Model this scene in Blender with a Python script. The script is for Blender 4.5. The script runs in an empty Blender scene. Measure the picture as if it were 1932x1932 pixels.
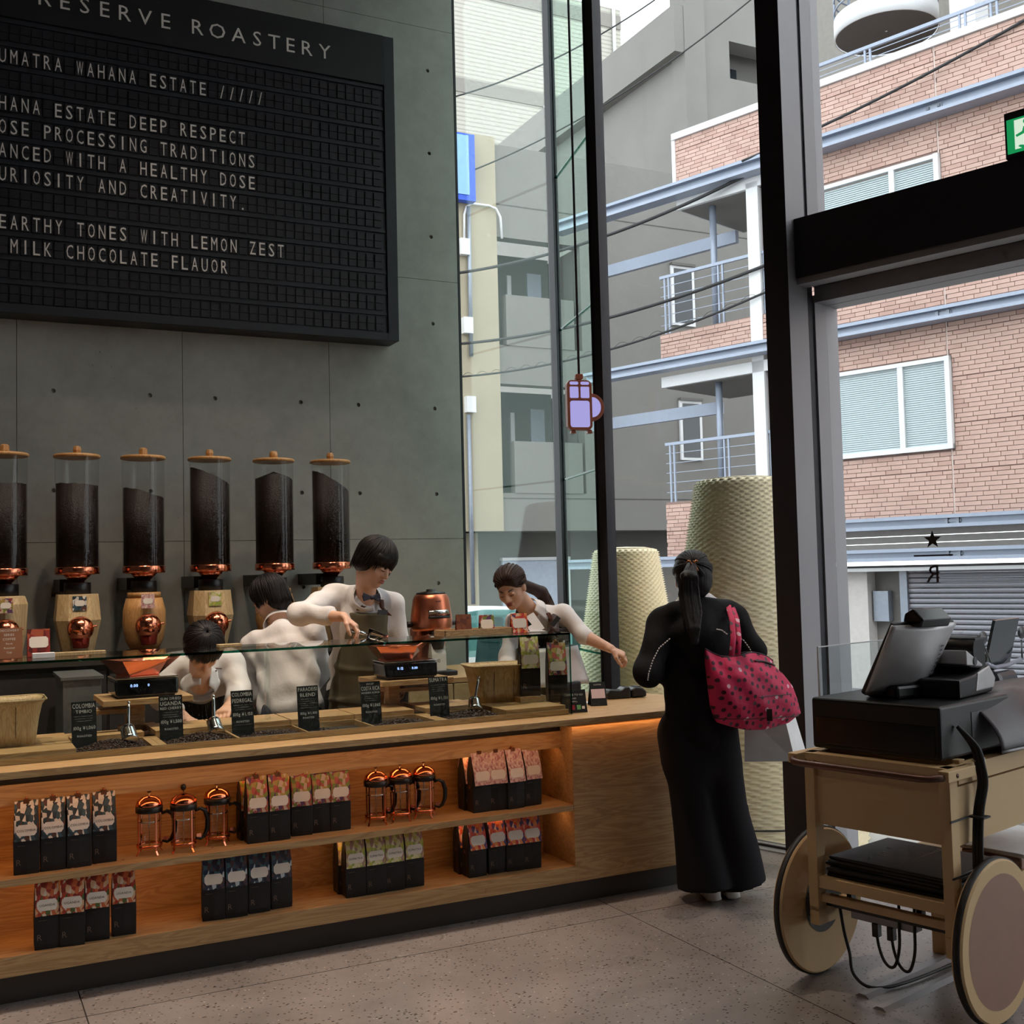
import bpy, bmesh, math, random
import numpy as np
from math import sin, cos, pi, radians, sqrt, atan2, hypot
from mathutils import Vector, Matrix, Euler
random.seed(7)
S = bpy.context.scene
COL = S.collection

# ---------------------------------------------------------------- camera, world, light, exposure
YAW, PIT, ROL, FPX, EYE = radians(26.7), radians(3.05), radians(-1.425), 2115.0, 1.58
def _cam_axes():
    f = Vector((sin(YAW)*cos(PIT), cos(YAW)*cos(PIT), sin(PIT)))
    r = Vector((cos(YAW), -sin(YAW), 0)); u = r.cross(f)
    c, s = cos(ROL), sin(ROL)
    return c*r + s*u, c*u - s*r, f
CR, CU, CF = _cam_axes()
CAMP = Vector((0, 0, EYE))
cd = bpy.data.cameras.new('camera'); cam = bpy.data.objects.new('camera', cd); COL.objects.link(cam)
cd.sensor_fit = 'HORIZONTAL'; cd.sensor_width = 36.0; cd.lens = 36.0*FPX/1932.0; cd.clip_start = .05; cd.clip_end = 300
cam.matrix_world = Matrix(((CR.x, CU.x, -CF.x, 0), (CR.y, CU.y, -CF.y, 0), (CR.z, CU.z, -CF.z, EYE), (0, 0, 0, 1)))
S.camera = cam

W = bpy.data.worlds.new('overcast_sky'); S.world = W; W.use_nodes = True
_b = W.node_tree.nodes['Background']; _b.inputs[0].default_value = (.93, .965, 1.0, 1); _b.inputs[1].default_value = 3.1

S.view_settings.view_transform = 'Standard'; S.view_settings.look = 'None'
S.view_settings.exposure = 0.0; S.view_settings.gamma = 1.0; S.view_settings.use_curve_mapping = False
S.cycles.max_bounces = 7; S.cycles.diffuse_bounces = 3; S.cycles.glossy_bounces = 3; S.cycles.transparent_max_bounces = 20
S.cycles.transmission_bounces = 8; S.cycles.caustics_reflective = False; S.cycles.caustics_refractive = False
S.cycles.sample_clamp_indirect = 5.0; S.cycles.use_denoising = True; S.cycles.use_adaptive_sampling = True; S.cycles.adaptive_threshold = .06; S.cycles.adaptive_min_samples = 12

# ---------------------------------------------------------------- pixel rays (photo frame 1932 x 1932) onto real planes
FA = radians(108.0)
FD = Vector((cos(FA), sin(FA), 0)); FN = Vector((sin(FA), -cos(FA), 0))   # street front: along it / outward normal
def ray(u, v): return CF + CR*((u-966)/FPX) + CU*((966-v)/FPX)
def onY(u, v, Y): d = ray(u, v); return CAMP + d*(Y/d.y)
def onX(u, v, X): d = ray(u, v); return CAMP + d*(X/d.x)
def onZ(u, v, Z): d = ray(u, v); return CAMP + d*((Z-EYE)/d.z)
def onN(u, v, n): d = ray(u, v); return CAMP + d*(n/d.dot(FN))
def onS(u, v, s): d = ray(u, v); return CAMP + d*(s/d.dot(FD))
def P(s, n, z): v = FD*s + FN*n; v.z = z; return v
def SN(p): return p.dot(FD), p.dot(FN), p.z
V = Vector

# ---------------------------------------------------------------- mesh collector
class MB:
    def __init__(self): self.v = []; self.f = []; self.m = []; self.sm = []; self.mi = 0; self.smooth = False
    def add(self, vs, fs, smooth=None):
        o = len(self.v); self.v += [tuple(p) for p in vs]
        for f in fs: self.f.append(tuple(i+o for i in f)); self.m.append(self.mi); self.sm.append(self.smooth if smooth is None else smooth)
        return self
    def box(self, a, b, M=None):
        x0, y0, z0 = a; x1, y1, z1 = b
        vs = [V(p) for p in ((x0,y0,z0),(x1,y0,z0),(x1,y1,z0),(x0,y1,z0),(x0,y0,z1),(x1,y0,z1),(x1,y1,z1),(x0,y1,z1))]
        if M: vs = [M @ p for p in vs]
        return self.add(vs, [(0,3,2,1),(4,5,6,7),(0,1,5,4),(1,2,6,5),(2,3,7,6),(3,0,4,7)], False)
    def cbox(self, c, s, M=None):
        return self.box([c[i]-s[i]/2 for i in range(3)], [c[i]+s[i]/2 for i in range(3)], M)
    def sbox(self, s0, s1, n0, n1, z0, z1):      # box in street-front coordinates
        vs = [P(s, n, z) for z in (z0, z1) for s, n in ((s0,n0),(s0,n1),(s1,n1),(s1,n0))]
        return self.add(vs, [(0,3,2,1),(4,5,6,7),(0,1,5,4),(1,2,6,5),(2,3,7,6),(3,0,4,7)], False)
    def prism(self, pts, ext, M=None):           # polygon extruded by a vector
        pts = [V(p) for p in pts]; e = V(ext); n = len(pts)
        vs = pts + [p+e for p in pts]
        if M: vs = [M @ p for p in vs]
        return self.add(vs, [tuple(range(n-1,-1,-1)), tuple(range(n, 2*n))] + [(i,(i+1)%n,n+(i+1)%n,n+i) for i in range(n)], False)
    def poly(self, pts): return self.add(pts, [tuple(range(len(pts)))], False)
    def lathe(self, prof, n=24, M=None, smooth=True, caps=True):   # prof: [(r,z)...]
        vs = []; fs = []
        for r, z in prof:
            for k in range(n): a = 2*pi*k/n; vs.append(V((r*cos(a), r*sin(a), z)))
        for i in range(len(prof)-1):
            for k in range(n): fs.append((i*n+k, i*n+(k+1)%n, (i+1)*n+(k+1)%n, (i+1)*n+k))
        if M: vs = [M @ p for p in vs]
        self.add(vs, fs, smooth)
        if caps:
            o = len(self.v)-len(vs)
            if prof[0][0] > 1e-6: self.f.append(tuple(o+k for k in range(n-1,-1,-1))); self.m.append(self.mi); self.sm.append(False)
            if prof[-1][0] > 1e-6: self.f.append(tuple(o+(len(prof)-1)*n+k for k in range(n))); self.m.append(self.mi); self.sm.append(False)
        return self
    def tube(self, path, r, n=8, closed=False, caps=True):         # r: number or list
        path = [V(p) for p in path]; k = len(path); rs = r if isinstance(r, (list, tuple)) else [r]*k
        vs = []; fs = []; up = None
        for i, p in enumerate(path):
            t = (path[(i+1) % k]-path[i-1]) if closed else (path[min(i+1,k-1)]-path[max(i-1,0)])
            t = t.normalized() if t.length > 1e-9 else V((0,0,1))
            if up is None: up = V((0,0,1)) if abs(t.z) < .9 else V((1,0,0))
            a = t.cross(up)
            a = a.normalized() if a.length > 1e-6 else t.orthogonal().normalized()
            b = a.cross(t).normalized(); up = b
            for j in range(n): q = 2*pi*j/n; vs.append(p + a*(rs[i]*cos(q)) + b*(rs[i]*sin(q)))
        for i in range(k if closed else k-1):
            i2 = (i+1) % k
            for j in range(n): fs.append((i*n+j, i*n+(j+1)%n, i2*n+(j+1)%n, i2*n+j))
        if caps and not closed: fs += [tuple(range(n-1,-1,-1)), tuple(range((k-1)*n, k*n))]
        return self.add(vs, fs, n > 5)
    def bar(self, a, b, w, h=None, up=(0,0,1)):                    # rectangular bar from a to b
        a, b = V(a), V(b); h = h or w; t = (b-a).normalized(); up = V(up)
        x = t.cross(up); x = x.normalized() if x.length > 1e-6 else t.orthogonal().normalized(); y = x.cross(t)
        q = [x*sx*w/2 + y*sy*h/2 for sx, sy in ((-1,-1),(1,-1),(1,1),(-1,1))]
        return self.add([a+p for p in q]+[b+p for p in q], [(0,3,2,1),(4,5,6,7),(0,1,5,4),(1,2,6,5),(2,3,7,6),(3,0,4,7)], False)
    def grid(self, fn, nu, nv, smooth=True, wrap=False):           # fn(i/nu, j/nv) -> point
        vs = [fn(i/nu, j/nv) for i in range(nu+1) for j in range(nv+1)]
        return self.add(vs, [(i*(nv+1)+j, (i+1)*(nv+1)+j, (i+1)*(nv+1)+j+1, i*(nv+1)+j+1) for i in range(nu) for j in range(nv)], smooth)
    def sphere(self, c, r, nu=16, nv=10, M=None):
        r = (r,r,r) if not isinstance(r, (tuple, list)) else r; c = V(c)
        prof = [(sin(pi*j/nv), -cos(pi*j/nv)) for j in range(nv+1)]; prof[0] = (1e-5,-1); prof[-1] = (1e-5,1)
        mm = Matrix.Translation(c) @ Matrix.Diagonal((r[0],r[1],r[2],1))
        return self.lathe(prof, nu, (M @ mm) if M else mm, True, False)
    def text(self, body, size, M, depth=0.0, ch_w=None, align='L'):  # glyphs of the built-in face, laid in local x/y
        x = 0
        adv = [ch_w if ch_w else glyph(c)[2]*size for c in body]; tot = sum(adv)
        x = 0 if align == 'L' else (-tot/2 if align == 'C' else -tot)
        for c, a in zip(body, adv):
            vs, fs, w = glyph(c)
            off = x + ((a - w*size)/2 if ch_w else 0); x += a
            if vs: self.add([M @ V((p[0]*size+off, p[1]*size, depth)) for p in vs], fs, False)
        return self
    def build(self, name, mats, parent=None, world=False, bevel=0, seg=2, sub=0, kind=None, solid=0, auto=False):
        me = bpy.data.meshes.new(name)
        vs = self.v
        if world and parent is not None:
            inv = RM[parent.name].inverted(); vs = [tuple(inv @ V(p)) for p in vs]
        me.from_pydata(vs, [], self.f)
        for m in (mats if isinstance(mats, (list, tuple)) else [mats]): me.materials.append(MAT(m) if isinstance(m, str) else m)
        me.polygons.foreach_set('material_index', self.m); me.polygons.foreach_set('use_smooth', self.sm)
        me.update()
        o = bpy.data.objects.new(name, me); COL.objects.link(o); o.parent = parent
        if parent is None: RM[o.name] = Matrix.Identity(4)
        if kind: o['kind'] = kind
        if solid: md = o.modifiers.new('solid', 'SOLIDIFY'); md.thickness = solid; md.offset = 0
        if bevel:
            md = o.modifiers.new('bevel', 'BEVEL'); md.width = bevel; md.segments = seg; md.limit_method = 'ANGLE'; md.angle_limit = radians(40)
        if sub: md = o.modifiers.new('sub', 'SUBSURF'); md.levels = md.render_levels = sub
        return o
RM = {}
def smooth(pts, n=5):            # rounded path through the points
    q = [V(p) for p in pts]; out = []
    for i in range(len(q)-1):
        p0, p1, p2, p3 = q[max(i-1,0)], q[i], q[i+1], q[min(i+2,len(q)-1)]
        for k in range(n):
            t = k/n; out.append(.5*((2*p1)+(p2-p0)*t+(2*p0-5*p1+4*p2-p3)*t*t+(3*p1-p0-3*p2+p3)*t*t*t))
    return out+[q[-1]]
_GL = {}
def glyph(c):
    if c in _GL: return _GL[c]
    if c == ' ': _GL[c] = ([], [], .32); return _GL[c]
    cu = bpy.data.curves.new('g', 'FONT'); cu.body = c; cu.resolution_u = 2
    o = bpy.data.objects.new('g', cu); COL.objects.link(o)
    bpy.context.view_layer.update()
    me = o.evaluated_get(bpy.context.evaluated_depsgraph_get()).to_mesh()
    vs = [tuple(v.co) for v in me.vertices]; fs = [tuple(p.vertices) for p in me.polygons]
    w = (max((v[0] for v in vs), default=.3)) + .08
    bpy.data.objects.remove(o); bpy.data.curves.remove(cu)
    _GL[c] = (vs, fs, w); return _GL[c]

def tag(o, label, cat=None, group=None, kind=None):
    o['label'] = label
    if cat: o['category'] = cat
    if group: o['group'] = group
    if kind: o['kind'] = kind
    return o
def thing(name, label, cat, loc=(0,0,0), rz=0, group=None):
    o = bpy.data.objects.new(name, None); COL.objects.link(o); o.empty_display_size = .1
    o.location = loc; o.rotation_euler = (0,0,rz)
    RM[o.name] = Matrix.Translation(V(loc)) @ Matrix.Rotation(rz, 4, 'Z')
    return tag(o, label, cat, group)
def struct(o): o['kind'] = 'structure'; return o
def dup(root, loc=None, rz=None, label=None, group=None):
    r = root.copy(); COL.objects.link(r)
    if loc is not None: r.location = loc
    if rz is not None: r.rotation_euler = (0,0,rz)
    if label: r['label'] = label
    if group: r['group'] = group
    for ch in root.children:
        c = ch.copy(); COL.objects.link(c); c.parent = r
        for g in ch.children:
            d = g.copy(); COL.objects.link(d); d.parent = c
    return r
def TR(loc=(0,0,0), rx=0, ry=0, rz=0): return Matrix.Translation(V(loc)) @ Euler((rx,ry,rz)).to_matrix().to_4x4()
def frame(o, x, y, z=None):      # matrix from axes
    x = V(x).normalized(); y = V(y); z = V(z) if z is not None else x.cross(y); z = z.normalized(); y = z.cross(x)
    return Matrix(((x.x,y.x,z.x,o[0]),(x.y,y.y,z.y,o[1]),(x.z,y.z,z.z,o[2]),(0,0,0,1)))

# ---------------------------------------------------------------- materials
_M = {}; _DEF = {}
def MAT(name):
    if name not in _M: _M[name] = _DEF[name]()
    return _M[name]
def newmat(name):
    m = bpy.data.materials.new(name); m.use_nodes = True; nt = m.node_tree; b = nt.nodes['Principled BSDF']
    return m, nt, b
def setp(b, col=None, rough=None, metal=None, spec=None, **k):
    if col is not None: b.inputs['Base Color'].default_value = (*col[:3], 1)
    if rough is not None: b.inputs['Roughness'].default_value = rough
    if metal is not None: b.inputs['Metallic'].default_value = metal
    if spec is not None: b.inputs['Specular IOR Level'].default_value = spec
    for n, v in k.items(): b.inputs[n.replace('_', ' ')].default_value = v
def pos(nt, scale=(1,1,1), world=False, rot=(0,0,0)):
    if world: src = nt.nodes.new('ShaderNodeNewGeometry').outputs['Position']
    else: src = nt.nodes.new('ShaderNodeTexCoord').outputs['Object']
    mp = nt.nodes.new('ShaderNodeMapping'); mp.inputs['Scale'].default_value = scale; mp.inputs['Rotation'].default_value = rot
    nt.links.new(src, mp.inputs[0]); return mp.outputs[0]
def noise(nt, vec, scale=5, detail=4, rough=.6, dist=0):
    n = nt.nodes.new('ShaderNodeTexNoise'); n.inputs['Scale'].default_value = scale; n.inputs['Detail'].default_value = detail
    n.inputs['Roughness'].default_value = rough; n.inputs['Distortion'].default_value = dist; nt.links.new(vec, n.inputs['Vector']); return n.outputs['Fac']
def ramp(nt, fac, stops):
    r = nt.nodes.new('ShaderNodeValToRGB'); e = r.color_ramp.elements
    while len(e) < len(stops): e.new(.5)
    for el, (p, c) in zip(e, stops): el.position = p; el.color = (*c[:3], 1)
    nt.links.new(fac, r.inputs[0]); return r.outputs[0]
def mix(nt, fac, a, b, mode='MIX'):
    n = nt.nodes.new('ShaderNodeMix'); n.data_type = 'RGBA'; n.blend_type = mode
    for s, x in ((n.inputs[0], fac), (n.inputs[6], a), (n.inputs[7], b)):
        if hasattr(x, 'node'): nt.links.new(x, s)
        else: s.default_value = x if not isinstance(x, (tuple, list)) else (*x[:3], 1)
    return n.outputs[2]
def bump(nt, b, h, strength=.2, dist=.01):
    n = nt.nodes.new('ShaderNodeBump'); n.inputs['Strength'].default_value = strength; n.inputs['Distance'].default_value = dist
    nt.links.new(h, n.inputs['Height']); nt.links.new(n.outputs[0], b.inputs['Normal'])
def plain(name, col, rough=.6, metal=0, spec=.5, var=.08, vscale=14, bmp=0, bscale=60, **k):
    def f():
        m, nt, b = newmat(name); setp(b, col, rough, metal, spec, **k)
        if var:
            n = noise(nt, pos(nt), vscale, 4)
            c = ramp(nt, n, [(.25, [x*(1-var) for x in col]), (.75, [min(1, x*(1+var)) for x in col])]); nt.links.new(c, b.inputs['Base Color'])
        if bmp: bump(nt, b, noise(nt, pos(nt), bscale, 5), bmp, .004 if bscale > 20 else .02)
        return m
    _DEF[name] = f
def wood(name, c0, c1, axis=0, scale=1.0, rough=.45, world=False):
    def f():
        m, nt, b = newmat(name); setp(b, c0, rough)
        sc = [9*scale]*3; sc[axis] = .8*scale
        p = pos(nt, sc, world)
        n1 = noise(nt, p, 2.2, 3, .55, 1.2)
        w = nt.nodes.new('ShaderNodeMath'); w.operation = 'SINE'
        mu = nt.nodes.new('ShaderNodeMath'); mu.operation = 'MULTIPLY'; mu.inputs[1].default_value = 46
        nt.links.new(n1, mu.inputs[0]); nt.links.new(mu.outputs[0], w.inputs[0])
        ad = nt.nodes.new('ShaderNodeMath'); ad.operation = 'MULTIPLY_ADD'; ad.inputs[1].default_value = .5; ad.inputs[2].default_value = .5
        nt.links.new(w.outputs[0], ad.inputs[0])
        sc2 = [70*scale]*3; sc2[axis] = 2.5*scale
        n2 = noise(nt, pos(nt, sc2, world), 3, 3)
        g = mix(nt, .45, ad.outputs[0], n2)
        c = ramp(nt, g, [(.12, c1), (.5, [(x+y)/2 for x, y in zip(c0, c1)]), (.88, c0)])
        nt.links.new(c, b.inputs['Base Color']); bump(nt, b, g, .12, .002)
        return m
    _DEF[name] = f
def emit(name, col, st):
    def f():
        m, nt, b = newmat(name); setp(b, (0,0,0), .6); b.inputs['Emission Color'].default_value = (*col, 1); b.inputs['Emission Strength'].default_value = st
        return m
    _DEF[name] = f
def glass(name, tint, refl=1.0, rough=.0):      # thin pane: clear, tinted, mirror by Fresnel
    def f():
        m, nt, b = newmat(name); nt.nodes.remove(b); out = nt.nodes['Material Output']
        t = nt.nodes.new('ShaderNodeBsdfTransparent'); t.inputs[0].default_value = (*tint, 1)
        g = nt.nodes.new('ShaderNodeBsdfGlossy'); g.inputs['Roughness'].default_value = rough
        fr = nt.nodes.new('ShaderNodeLayerWeight'); fr.inputs[0].default_value = .5
        pw = nt.nodes.new('ShaderNodeMath'); pw.operation = 'POWER'; pw.inputs[1].default_value = 5.0; nt.links.new(fr.outputs['Facing'], pw.inputs[0])
        mu = nt.nodes.new('ShaderNodeMath'); mu.operation = 'MULTIPLY_ADD'; mu.inputs[1].default_value = .8*refl; mu.inputs[2].default_value = .03*refl; nt.links.new(pw.outputs[0], mu.inputs[0])
        mx = nt.nodes.new('ShaderNodeMixShader'); nt.links.new(mu.outputs[0], mx.inputs[0]); nt.links.new(t.outputs[0], mx.inputs[1]); nt.links.new(g.outputs[0], mx.inputs[2])
        nt.links.new(mx.outputs[0], out.inputs[0]); return m
    _DEF[name] = f
def pattern(name, cols, scale=30, rough=.5):    # printed card: voronoi patches of ink
    def f():
        m, nt, b = newmat(name); setp(b, cols[0], rough)
        v = nt.nodes.new('ShaderNodeTexVoronoi'); v.inputs['Scale'].default_value = scale; nt.links.new(pos(nt, (1, .15, .7), rot=(0, .6, 0)), v.inputs['Vector'])
        k = len(cols); sp = nt.nodes.new('ShaderNodeSeparateColor'); nt.links.new(v.outputs['Color'], sp.inputs[0])
        r = nt.nodes.new('ShaderNodeValToRGB'); r.color_ramp.interpolation = 'CONSTANT'; e = r.color_ramp.elements
        while len(e) < k: e.new(.5)
        for i, c in enumerate(cols): e[i].position = i/k; e[i].color = (*c, 1)
        nt.links.new(sp.outputs[0], r.inputs[0]); nt.links.new(r.outputs[0], b.inputs['Base Color']); return m
    _DEF[name] = f
def L(r, g, b): return tuple(((c/255)/12.92 if c/255 <= .04045 else ((c/255+.055)/1.055)**2.4) for c in (r, g, b))
# ---------------------------------------------------------------- material definitions
def _concrete():
    m, nt, b = newmat('concrete'); setp(b, (.2,.2,.19), .75)
    p = pos(nt, world=True)
    big = noise(nt, p, .9, 5, .6, .3); fine = noise(nt, p, 9, 6, .7)
    c = ramp(nt, mix(nt, .35, big, fine), [(.3, L(140,139,132)), (.55, L(164,163,156)), (.75, L(180,178,172))])
    v = nt.nodes.new('ShaderNodeTexVoronoi'); v.inputs['Scale'].default_value = 22; nt.links.new(pos(nt, (1,1,.8), True), v.inputs['Vector'])
    spots = ramp(nt, v.outputs['Distance'], [(.05, (1,1,1)), (.14, (0,0,0))])
    clump = ramp(nt, noise(nt, p, 1.7, 2), [(.6, (0,0,0)), (.7, (1,1,1))])
    k = mix(nt, 1.0, spots, clump, 'MULTIPLY')
    c2 = mix(nt, k, c, L(92,91,86)); nt.links.new(c2, b.inputs['Base Color']); bump(nt, b, fine, .12, .004)
    return m
_DEF['concrete'] = _concrete
def _terrazzo():
    m, nt, b = newmat('terrazzo'); setp(b, (.2,.18,.17), .28)
    p = pos(nt, world=True)
    base = ramp(nt, noise(nt, p, 1.6, 5, .6, .4), [(.3, L(116,111,110)), (.7, L(144,139,138))])
    def chips(scale, lo, hi, seedshift):
        v = nt.nodes.new('ShaderNodeTexVoronoi'); v.inputs['Scale'].default_value = scale
        mp = pos(nt, (1,1.4,1), True, (0,0,seedshift)); nt.links.new(mp, v.inputs['Vector'])
        d = ramp(nt, v.outputs['Distance'], [(lo, (1,1,1)), (hi, (0,0,0))])
        s = nt.nodes.new('ShaderNodeSeparateColor'); nt.links.new(v.outputs['Color'], s.inputs[0])
        return mix(nt, 1, d, ramp(nt, s.outputs[0], [(.42, (0,0,0)), (.46, (1,1,1))]), 'MULTIPLY')
    c = mix(nt, chips(46, .2, .26, .3), base, L(44,42,44)); c = mix(nt, chips(27, .13, .17, .9), c, L(40,38,40))
    c = mix(nt, chips(30, .08, .11, 1.4), c, L(206,200,190))
    nt.links.new(c, b.inputs['Base Color'])
    rr = ramp(nt, noise(nt, p, 3, 4), [(.3, (.26,.26,.26)), (.7, (.34,.34,.34))]); nt.links.new(rr, b.inputs['Roughness'])
    return m
_DEF['terrazzo'] = _terrazzo
plain('groove', L(48,46,45), .8)
plain('ceiling_paint', L(112,108,104), .8); plain('wall_paint', L(126,120,114), .8)
plain('black_steel', L(46,44,50), .5, .0, .3, .1); plain('grey_steel', L(150,148,152), .42, .1, .5, .04, 4)
plain('grey_steel_dark', L(78,80,92), .4, .2); plain('rail_alu', L(175,178,180), .35, .6)
glass('pane_clear', (.97,.985,.98)); glass('pane_green', (.83,.935,.89), .1); glass('pane_case', (.93,.96,.95))
glass('pane_edge', (.12,.42,.33), .8)
wood('oak', L(196,162,116), L(166,128,86), 0, .8); wood('oak_z', L(196,160,112), L(150,112,70), 2, .8)
wood('oak_top', L(206,172,124), L(172,132,88), 0, 1.3, .4)
wood('oak_pale', L(206,182,140), L(180,150,106), 2, 1.2, .5); plain('oak_cart', L(206,174,130), .55, 0, .4, .05, 3)
plain('oak_cart_z', L(206,174,130), .55, 0, .4, .05, 3)
plain('plinth_dark', L(58,54,50), .5)
emit('led_warm', (1.0,.42,.12), 9.0)

def zone(name, a, b, mat, kind='structure'):
    o = MB().box(a, b).build(name, mat); o['kind'] = kind; return o
WY = 7.20                        # face of the concrete wall
# floor: base plus large terrazzo slabs, joints open between them
fl_pts = [P(9,5.62,0), P(-9.5,5.62,0), V((-6.2,-6,0)), V((-6.2,WY+.3,0))]
fl = MB().prism([V((p.x,p.y,-.25)) for p in ([V((-6.2,WY+.5,0)), V((-6.2,-6.2,0)), P(-7.5,5.62,0), P(6.15,5.62,0), V((4.1,WY+.35,0))])], (0,0,.245)).build('floor', 'groove'); struct(fl)
xs = [-6.2, -4.2, -1.95, .45, 2.783, 9]; ys = [-6.2, -3.6, -1.2, 1.35, 4.45, WY+.4]
def clip_front(poly, n):         # keep the side inside the street front
    out = []
    for i in range(len(poly)):
        a, b = poly[i-1], poly[i]; da, db = a.dot(FN)-n, b.dot(FN)-n
        if (da <= 0) != (db <= 0): out.append(a + (b-a)*(da/(da-db)))
        if db <= 0: out.append(b)
    return out
for i in range(len(xs)-1):
    for j in range(len(ys)-1):
        g = .0025
        q = clip_front([V((xs[i]+g,ys[j]+g,-.02)), V((xs[i+1]-g,ys[j]+g,-.02)), V((xs[i+1]-g,ys[j+1]-g,-.02)), V((xs[i]+g,ys[j+1]-g,-.02))], 5.58)
        if len(q) >= 3: MB().prism(q, (0,0,.02)).build('floor_slab', 'terrazzo', fl)
ce = MB().prism([V((p.x,p.y,6.6)) for p in (V((-6.4,WY+.6,0)), V((-6.4,-6.4,0)), P(-7.7,5.62,0), P(6.0,5.62,0), V((4.1,WY+.45,0)))], (0,0,.2)).build('ceiling', 'ceiling_paint'); struct(ce)
zone('wall_left', (-6.4,-6.4,-.25), (-6.2,WY+.6,6.6), 'wall_paint')
zone('wall_rear', (-6.4,-6.4,-.25), (7.6,-6.2,6.6), 'wall_paint')

# concrete wall: core and formwork panels with tie holes
PW, PH = .9595, 1.82; XE = 3.2365
wl = MB().box((-6.2, WY+.028, -.25), (XE-.003, WY+.42, 6.6)).build('wall_back', 'concrete'); struct(wl)
def panel_mesh():
    m = MB(); w, h, d = PW-.003, PH-.003, .028
    hx = [.2, PW-.2]; hz = [.31, .91, 1.51]; c = .05; r = .0135
    X = sorted([0, w] + [x+s*c for x in hx for s in (-1,1)]); Z = sorted([0, h] + [z+s*c for z in hz for s in (-1,1)])
    for i in range(len(X)-1):
        for j in range(len(Z)-1):
            cx, cz = (X[i]+X[i+1])/2, (Z[j]+Z[j+1])/2
            hole = any(abs(cx-x) < .01 for x in hx) and any(abs(cz-z) < .01 for z in hz)
            if not hole: m.add([(X[i],0,Z[j]),(X[i+1],0,Z[j]),(X[i+1],0,Z[j+1]),(X[i],0,Z[j+1])], [(0,1,2,3)]); continue
            n = 16; ring = []; sq = []
            for k in range(n):
                a = 2*pi*k/n; ring.append((cx+r*cos(a), 0, cz+r*sin(a)))
                t = max(abs(cos(a)), abs(sin(a))); sq.append((cx+c*cos(a)/t, 0, cz+c*sin(a)/t))
            deep = [(p[0]*.9+cx*.1, .016, p[2]*.9+cz*.1) for p in ring]
            m.add(ring+sq+deep, [(k, n+k, n+(k+1)%n, (k+1)%n) for k in range(n)] + [(k,(k+1)%n,2*n+(k+1)%n,2*n+k) for k in range(n)] + [tuple(range(3*n-1,2*n-1,-1))])
    m.add([(0,0,0),(w,0,0),(w,0,h),(0,0,h),(0,d,0),(w,d,0),(w,d,h),(0,d,h)], [(0,4,5,1),(1,5,6,2),(2,6,7,3),(3,7,4,0)])
    return m
_pan = None
for i in range(-9, 1):
    for j in range(0, 4):
        x = XE-PW+i*PW; z = .004+j*PH
        if x < -6.2: continue
        if _pan is None: _pan = panel_mesh().build('concrete_panel', 'concrete', wl); o = _pan
        else: o = _pan.copy(); COL.objects.link(o)
        o.location = (x, WY, z)
# dark edge trim at the end of the wall
tr = MB().box((XE,WY-.002,0),(XE+.016,WY+.3,6.6)).build('trim_1', 'black_steel'); struct(tr)

# ---------------------------------------------------------------- street front: mullions, panes, pillar, header, door
def win(name): 
    o = bpy.data.objects.new(name, None); COL.objects.link(o); o['kind'] = 'structure'; RM[o.name] = Matrix.Identity(4); return o
GZ = 6.6
pA0, pA1 = V((4.015,WY,0)), V((4.062,WY,0)); pB = V((3.787,6.145,0))
w1 = win('window_1')           # pane beside the concrete wall
MB().box((XE+.016,WY+.02,.0),(4.02,WY+.032,GZ)).build('pane', 'pane_clear', w1)
MB().box((XE+.016,WY-.01,-.01),(4.02,WY+.05,.04)).build('bottom_rail', 'black_steel', w1)
MB().box((4.015,WY-.02,0),(4.033,WY+.07,GZ)).build('mullion', 'black_steel', w1); MB().box((4.045,WY-.02,0),(4.062,WY+.07,GZ)).build('mullion', 'black_steel', w1)
w2 = win('window_2')           # short return pane, seen nearly edge on
a, b = V((4.04,WY-.03,0)), V((3.80,6.2,0)); t = (b-a).normalized(); nn = V((-t.y,t.x,0))
MB().prism([a+nn*.006, b+nn*.006, b-nn*.006, a-nn*.006], (0,0,GZ)).build('pane', 'pane_green', w2)
MB().prism([a+nn*.03, b+nn*.03, b-nn*.03, a-nn*.03], (0,0,.04)).build('bottom_rail', 'black_steel', w2)
for zz in (1.02, 2.24, 3.35, 4.5): MB().prism([V((p.x,p.y,zz)) for p in (a+nn*.009, b+nn*.009, b-nn*.009, a-nn*.009)], (0,0,.012)).build('glass_joint', 'pane_edge', w2)
w3 = win('window_3')           # pane between corner post and pillar
sB = SN(pB)[0]
MB().sbox(3.25, sB, 5.49, 5.502, .0, GZ).build('pane', 'pane_clear', w3)
MB().sbox(3.1, sB, 5.46, 5.475, .0, .02).build('seal', 'black_steel', w3)
MB().sbox(3.1, sB, 5.40, 5.46, -.004, .008).build('bottom_rail', 'rail_alu', w3)
MB().sbox(sB-.02, sB+.045, 5.455, 5.54, 0, GZ).build('corner_post', 'black_steel', w3)
MB().sbox(sB+.052, sB+.062, 5.45, 5.53, 0, GZ).build('corner_post_fin', 'black_steel', w3)
pil = win('trim_2')            # pillar: shade on its room face painted black, lit side painted grey
MB().sbox(3.11, 3.253, 5.17, 5.172, 0, GZ).build('pillar_shaded_face', 'black_steel', pil)
MB().sbox(3.1105, 3.253, 5.172, 5.36, 0, GZ).build('pillar_lit_core', 'grey_steel', pil)
MB().sbox(3.12, 3.25, 5.36, 5.43, 0, GZ).build('pillar_groove', 'black_steel', pil)
MB().sbox(3.1105, 3.25, 5.395, 5.585, 3.40, GZ).build('transom_frame', 'grey_steel', pil)
hd = win('trim_3')             # black header beam over the door
MB().sbox(-7.5, 3.1085, 5.247, 5.42, 3.105, 3.423).build('header_beam', 'black_steel', hd)
d1 = win('door_1')
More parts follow.
